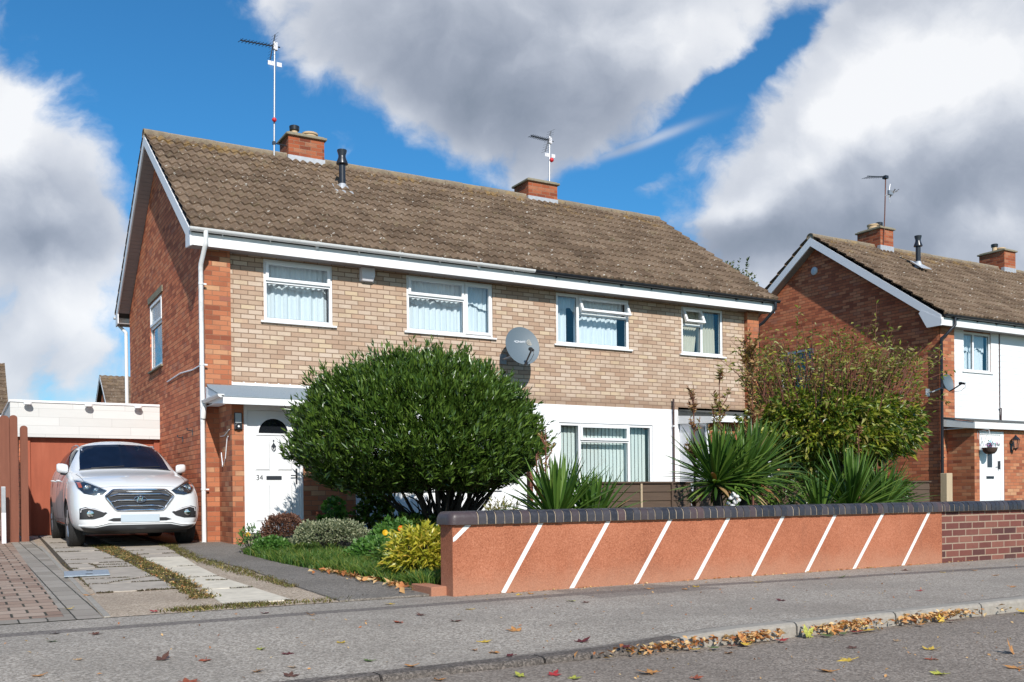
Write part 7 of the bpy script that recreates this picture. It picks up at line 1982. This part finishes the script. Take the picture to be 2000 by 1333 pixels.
# wheel arches
cutme = bpy.data.meshes.new('cut'); cb = MB()
AX = (0.86, 3.50)
for ya in AX:
    for s_ in (1, -1):
        cb.lathe((s_ * 0.52, ya, 0.335), [(0.385, 0), (0.385, s_ * 0.6)] if s_ == 1 else [(0.385, 0), (0.385, -0.6)], 40, 'X')
cutme.from_pydata(cb.v, [], cb.f)
bm = bmesh.new(); bm.from_mesh(cutme); bmesh.ops.recalc_face_normals(bm, faces=bm.faces); bm.to_mesh(cutme); bm.free()
co = bpy.data.objects.new('tmp_cut', cutme); COL.objects.link(co)
tb = bpy.data.objects.new('tmp_b', smoothme); COL.objects.link(tb)
bo = tb.modifiers.new('b', 'BOOLEAN'); bo.operation = 'DIFFERENCE'; bo.object = co; bo.solver = 'EXACT'
dg = bpy.context.evaluated_depsgraph_get(); dg.update()
bodyme = bpy.data.meshes.new_from_object(tb.evaluated_get(dg))
bpy.data.objects.remove(tb); bpy.data.objects.remove(co)
bodyme.materials.clear(); bodyme.materials.append(M['carpaint']); bodyme.materials.append(M['trim'])
for p in bodyme.polygons:
    c_ = p.center
    inw = any(abs(math.hypot(c_.y - ya, c_.z - 0.335)) < 0.387 for ya in AX) and abs(c_.x) > 0.45 and c_.z < 0.8
    low = c_.z < 0.255
    p.material_index = 1 if (inw or low) else 0
    p.use_smooth = True
bodyme.set_sharp_from_angle(angle=R(40))
bodyme.name = 'body'
body = link('body', bodyme, CAR)

def proj_pt(a, b_, axis, off=0.004):
    if axis == 'front': o_, d_ = Vector((a, -2, b_)), Vector((0, 1, 0))
    elif axis == 'left': o_, d_ = Vector((-3, a, b_)), Vector((1, 0, 0))
    elif axis == 'right': o_, d_ = Vector((3, a, b_)), Vector((-1, 0, 0))
    elif axis == 'top': o_, d_ = Vector((a, b_, 4)), Vector((0, 0, -1))
    h, nn, _, _ = bvh.ray_cast(o_, d_)
    if h is None: return None
    if nn.dot(d_) > 0: nn = -nn
    return h + nn * off
def patch(poly, axis, off=0.004, step=0.04, rim=0.012):
    """polygon in view coordinates laid on the body surface, with a thin edge"""
    bm = bmesh.new()
    vs_ = [bm.verts.new((p[0], p[1], 0)) for p in poly]
    bm.faces.new(vs_)
    x0, x1 = min(p[0] for p in poly), max(p[0] for p in poly); y0, y1 = min(p[1] for p in poly), max(p[1] for p in poly)
    for ax, lo, hi in ((0, x0, x1), (1, y0, y1)):
        k = int((hi - lo) / step)
        for i in range(1, k + 1):
            c_ = lo + (hi - lo) * i / (k + 1)
            g = bm.verts[:] + bm.edges[:] + bm.faces[:]
            bmesh.ops.bisect_plane(bm, geom=g, plane_co=(c_, 0, 0) if ax == 0 else (0, c_, 0), plane_no=(1, 0, 0) if ax == 0 else (0, 1, 0))
    mb = MB(); bm.verts.index_update()
    ok = True; P3 = []
    for v in bm.verts:
        q = proj_pt(v.co.x, v.co.y, axis, off)
        P3.append(q)
    good = [i for i, q in enumerate(P3) if q is not None]
    for i, q in enumerate(P3):
        if q is None:
            j = min(good, key=lambda g_: (bm.verts[g_].co - bm.verts[i].co).length) if hasattr(bm.verts, 'ensure_lookup_table') and not bm.verts.ensure_lookup_table() else good[0]
            P3[i] = P3[j].copy()
    fs = [tuple(v.index for v in f.verts) for f in bm.faces]
    # boundary skirt going back into the body
    dirb = {'front': Vector((0, 1, 0)), 'left': Vector((1, 0, 0)), 'right': Vector((-1, 0, 0)), 'top': Vector((0, 0, -1))}[axis]
    mb.v = [tuple(p) for p in P3] + [tuple(p + dirb * rim) for p in P3]
    nv = len(P3)
    mb.f = list(fs); mb.mi = [0] * len(fs)
    for e in bm.edges:
        if len(e.link_faces) == 1:
            a, b_ = e.verts[0].index, e.verts[1].index
            mb.f.append((a, b_, b_ + nv, a + nv)); mb.mi.append(0)
    bm.free()
    return mb
def line3(pts, axis, off=0.006, step=0.05, close=False):
    out_ = []
    pp = list(pts) + ([pts[0]] if close else [])
    for (a, b_) in zip(pp, pp[1:]):
        k = max(1, int(math.dist(a, b_) / step))
        for i in range(k):
            q = proj_pt(a[0] + (b_[0] - a[0]) * i / k, a[1] + (b_[1] - a[1]) * i / k, axis, off)
            if q is not None: out_.append(q)
    q = proj_pt(pp[-1][0], pp[-1][1], axis, off)
    if q is not None: out_.append(q)
    return out_
def strip(pts, axis, r_, name, m_, parent, off=0.002, close=False, n=6):
    l3 = line3(pts, axis, off, close=close)
    if len(l3) < 2: print('STRIP', name, pts, axis); return None
    mb = MB(); mb.tube(l3, r_, n); return build(name, mb, m_, parent, smooth=60)
def mir(poly): return [(-x, z) for x, z in reversed(poly)]
# windscreen and side glass
ws = patch([(-.66, 1.145), (-.45, 1.165), (0, 1.18), (.45, 1.165), (.66, 1.145), (.625, 1.34), (.565, 1.54), (.3, 1.565), (0, 1.575), (-.3, 1.565), (-.565, 1.54), (-.625, 1.34)], 'front', 0.003)
wsc = build('windscreen', ws, M['carglass'], CAR, smooth=60)
strip([(-.67, 1.14), (-.45, 1.16), (0, 1.172), (.45, 1.16), (.67, 1.14)], 'front', 0.012, 'cowl', M['trim'], CAR)
for s_, ax in ((-1, 'left'), (1, 'right')):
    sg = patch([(1.70, 1.135), (2.36, 1.155), (2.36, 1.50), (2.10, 1.47), (1.90, 1.33)], ax, 0.003); build('side_window', sg, M['carglass'], CAR, smooth=60)
    sg = patch([(2.42, 1.155), (3.20, 1.18), (3.20, 1.50), (2.42, 1.51)], ax, 0.003); build('side_window', sg, M['carglass'], CAR, smooth=60)
    sg = patch([(3.27, 1.19), (3.75, 1.22), (3.62, 1.40), (3.27, 1.48)], ax, 0.003); build('side_window', sg, M['carglass'], CAR, smooth=60)
    for pts in ([(1.50, 0.42), (1.42, 0.80), (1.50, 1.08)], [(2.39, 0.36), (2.39, 1.12)], [(3.25, 0.75), (3.30, 1.14)], [(1.50, 0.40), (2.9, 0.36)]):
        strip(pts, ax, 0.004, 'shut_line', M['trim'], body, off=-0.001)
    for yh in (2.16, 3.0):
        q = proj_pt(yh, 0.985, ax, 0.0); mb = MB(); mb.tube([q, q + Vector((s_ * 0.035, 0.03, 0)), q + Vector((s_ * 0.035, 0.15, 0.004)), q + Vector((0, 0.18, 0.004))], [0.012, 0.014, 0.014, 0.012], 8); build('door_handle', mb, M['carpaint'], CAR, smooth=60)
    strip([(1.45, 0.315), (2.9, 0.315)], ax, 0.022, 'sill_trim', M['chrome'], CAR, off=0.0)
    # mirror
    mb = MB(); cx_ = s_ * 0.885
    mb.lathe((cx_ - s_ * 0.10, 1.62, 1.165), [(0.05, 0.02 * s_), (0.075, s_ * 0.04), (0.082, s_ * 0.10), (0.078, s_ * 0.15), (0.060, s_ * 0.175), (0.0, s_ * 0.18)], 16, 'X')
    mb.v = [(x, 1.60 + (y - 1.62) * 0.75 + abs(x - s_ * 0.8) * 0.3, 1.165 + (z - 1.165) * (1.0 if abs(z - 1.165) < 0.06 else 0.93) + (abs(x) - .8) * 0.10) for x, y, z in mb.v]
    mr = build('wing_mirror', mb, M['carpaint'], CAR, smooth=70)
    mb = MB(); mb.tube([(s_ * 0.80, 1.66, 1.09), (s_ * 0.90, 1.63, 1.11)], [0.03, 0.035], 8); build('mirror_stalk', mb, M['trim'], mr)
    # roof rail
    rl = []
    for (xr, yr_, hr) in ((0.575, 2.28, 0.0), (0.585, 2.36, 0.035), (0.59, 2.6, 0.045), (0.585, 3.2, 0.045), (0.57, 3.5, 0.04), (0.56, 3.62, 0.0)):
        q = proj_pt(s_ * xr, yr_, 'top', 0.0); rl.append(q + Vector((0, 0, hr)))
    mb = MB(); mb.tube(rl, 0.013, 8); build('roof_rail', mb, M['silver'], CAR, smooth=60)
# wheels
for ya in AX:
    for s_ in (-1, 1):
        cxw = s_ * 0.785; zc = 0.335
        mb = MB(); hw = 0.112
        mb.lathe((cxw, ya, zc), [(0.225, -hw * 0.9), (0.29, -hw), (0.325, -hw * 0.92), (0.338, -hw * 0.6), (0.340, 0), (0.338, hw * 0.6), (0.325, hw * 0.92), (0.29, hw), (0.225, hw * 0.9)], 44, 'X')
        for gx_ in (-0.05, 0.0, 0.05): mb.lathe((cxw + gx_, ya, zc), [(0.3385, -0.004), (0.3415, -0.002), (0.3415, 0.002), (0.3385, 0.004)], 44, 'X')
        wh = build('wheel', mb, M['tyre'], CAR, smooth=35)
        mb = MB(); xo = cxw + s_ * 0.085
        mb.lathe((xo, ya, zc), [(0.228, -0.02 * s_), (0.232, 0.014 * s_), (0.215, 0.016 * s_), (0.205, -0.02 * s_)], 40, 'X')
        for k in range(5):
            a = 2 * math.pi * k / 5 + 0.3
            for da in (-0.13, 0.13):
                mb.tube([(xo + s_ * 0.01, ya + 0.04 * math.cos(a), zc + 0.04 * math.sin(a)), (xo + s_ * 0.006, ya + 0.21 * math.cos(a + da), zc + 0.21 * math.sin(a + da))], [0.02, 0.016], 6)
        mb.lathe((xo, ya, zc), [(0.05, -0.02 * s_), (0.05, 0.02 * s_), (0.0, 0.024 * s_)], 20, 'X')
        build('rim', mb, M['silver'], wh, smooth=40)
        mb = MB(); mb.lathe((cxw, ya, zc), [(0.22, -0.02), (0.22, 0.05 if s_ > 0 else -0.05)], 24, 'X'); build('brake_disc', mb, M['trim'], wh)
# grille
GR = [(-.47, .745), (-.36, .835), (.36, .835), (.47, .745), (.32, .545), (-.32, .545)]
gr = patch(GR, 'front', 0.003); gri = build('grille', gr, M['trim'], CAR, smooth=50)
def rounded(poly, q=0.12):
    out_ = []
    for i in range(len(poly)):
        p, a, b_ = Vector(poly[i]), Vector(poly[i - 1]), Vector(poly[(i + 1) % len(poly)])
        out_ += [tuple(p.lerp(a, q)), tuple(p.lerp(a, q * 0.35).lerp(p.lerp(b_, q * 0.35), 0.5)), tuple(p.lerp(b_, q))]
    return out_
strip(rounded(GR), 'front', 0.018, 'grille_surround', M['chrome'], gri, off=0.006, close=True)
for (z_, w_) in ((.775, .37), (.69, .37), (.61, .31)):
    strip([(-w_ - .03, z_ - 0.025), (-w_ + .06, z_), (w_ - .06, z_), (w_ + .03, z_ - 0.025)], 'front', 0.013, 'grille_bar', M['chrome'], gri, off=0.010)
for z_ in (.80, .735, .65, .575):
    strip([(-.30, z_), (.30, z_)], 'front', 0.0045, 'grille_bar', M['darkmetal'], gri, off=0.006)
q0 = proj_pt(0, .705, 'front', 0.03)
mb = MB(); ell = [(q0.x + 0.082 * math.cos(2 * math.pi * k / 28), q0.y, q0.z + 0.043 * math.sin(2 * math.pi * k / 28)) for k in range(28)]
mb.tube(ell + [ell[0]], 0.0065, 6)
for (xa, xb) in ((-0.036, -0.018), (0.018, 0.036)):
    mb.tube([(q0.x + xa, q0.y - 0.003, q0.z - 0.028), (q0.x + xb - 0.006 * (1 if xa < 0 else 0), q0.y - 0.003, q0.z + 0.030)], 0.0085, 6)
mb.tube([(q0.x - 0.028, q0.y - 0.003, q0.z - 0.004), (q0.x, q0.y - 0.003, q0.z + 0.004), (q0.x + 0.028, q0.y - 0.003, q0.z + 0.006)], 0.0065, 6)
mb.box(q0.x - 0.02, q0.x + 0.02, q0.y + 0.004, q0.y + 0.03, q0.z - 0.02, q0.z + 0.02)
build('badge', mb, M['chrome'], gri, smooth=60)
# headlights and fog lights
HL = [(-.815, .985), (-.70, .955), (-.56, .885), (-.44, .825), (-.50, .775), (-.62, .760), (-.735, .785), (-.80, .86)]
FG = [(-.80, .575), (-.72, .60), (-.60, .575), (-.44, .51), (-.50, .455), (-.62, .42), (-.80, .42)]
for s_ in (1, -1):
    pl = HL if s_ == 1 else mir(HL)
    hl = build('headlight', patch(pl, 'front', 0.002, 0.03), M['trim'], CAR, smooth=50)
    for (xx, zz, r_) in ((-.685, .86, .058), (-.575, .825, .050)):
        q = proj_pt(xx * s_, zz, 'front', 0.004)
        mb = MB(); mb.lathe(q, [(r_ * 0.35, 0.012), (r_ * 0.75, 0.004), (r_, -0.012), (r_ * 0.97, -0.014), (r_ * 0.9, -0.004), (r_ * 0.5, 0.008)], 22, 'Y'); mb.lathe(q, [(r_ * 0.34, 0.006), (r_ * 0.28, -0.010), (0.0, -0.014)], 16, 'Y')
        build('reflector', mb, M['chrome'], hl, smooth=50)
    aq = [(-.80, .955), (-.755, .945), (-.745, .87), (-.785, .87)]; aq = aq if s_ == 1 else mir(aq)
    build('indicator', patch(aq, 'front', 0.006, 0.03), M['amber'], hl, smooth=50)
    cl = [(x * 0.985 - 0.009 * (1 if s_ == 1 else -1), z * 0.985 + 0.013) for x, z in pl]
    build('lens', patch(pl, 'front', 0.022, 0.03, rim=0.02), M['lamp_clear'], hl, smooth=60)
    fp = FG if s_ == 1 else mir(FG)
    fg = build('fog_light', patch(fp, 'front', 0.002, 0.03), M['trim'], CAR, smooth=50)
    q = proj_pt(-.665 * s_, .50, 'front', 0.006)
    mb = MB(); mb.lathe(q, [(0.012, 0.0), (0.03, 0.0), (0.042, -0.010), (0.046, -0.016), (0.04, -0.018)], 22, 'Y'); mb.lathe(q, [(0.026, -0.002), (0.018, -0.012), (0, -0.014)], 14, 'Y'); build('lamp', mb, M['chrome'], fg, smooth=50)
    dr = [(-.785, .52), (-.775, .565), (-.70, .585), (-.60, .562), (-.48, .520)]; dr = dr if s_ == 1 else mir(dr)
    strip(dr, 'front', 0.007, 'running_light', M['whiteplastic'], fg, off=0.004)
# number plate (blank), slot, lower valance, wipers
q = [proj_pt(x, 0.43, 'front', 0.0) for x in (-.27, .27)]
yp = min(q[0].y, q[1].y, proj_pt(0, .43, 'front', 0).y) - 0.012
mb = MB(); mb.box(-.265, .265, yp - 0.006, yp + 0.006, .375, .485); build('number_plate', mb, simple('plate_white', (0.46, 0.53, 0.58), 0.4, var=0.01), CAR, bevel=0.003)
build('lower_grille', patch([(-.44, .405), (-.36, .435), (.36, .435), (.44, .405), (.36, .385), (-.36, .385)], 'front', 0.003), M['trim'], CAR)
build('valance', patch([(-.78, .31), (-.60, .30), (-.42, .335), (.42, .335), (.60, .30), (.78, .31), (.72, .24), (-.72, .24)], 'front', 0.006, rim=0.02), M['trim'], CAR, smooth=50)
strip([(-.80, .335), (-.60, .325), (-.43, .365), (.43, .365), (.60, .325), (.80, .335)], 'front', 0.014, 'lip', M['carpaint'], CAR, off=0.0)
for pts in ([(-.50, 1.165), (-.02, 1.20)], [(0.05, 1.17), (.52, 1.195)]):
    strip(pts, 'front', 0.007, 'wiper', M['trim'], CAR, off=0.012)
for s_ in (-1, 1):      # bonnet shut lines
    strip([(s_ * .62, .90), (s_ * .60, .99)][:0] or [(s_ * .70, .26), (s_ * .715, .60), (s_ * .735, 1.15)], 'top', 0.0035, 'shut_line', M['trim'], body, off=-0.0005)
strip([(-.60, .868), (-.36, .885), (0, .892), (.36, .885), (.60, .868)], 'front', 0.0035, 'shut_line', M['trim'], body, off=-0.0005)
# seat backs, wheel and tax sticker seen dimly are part of the dark glass; a pale sticker on the windscreen
mb = MB(); mb.box(-.72, .72, .35, 4.1, .19, .30); build('underbody', mb, M['trim'], CAR)
CAR.location = (2.30, 14.83, 0.105)
CAR.rotation_euler = (R(0.7), 0, R(0.0))
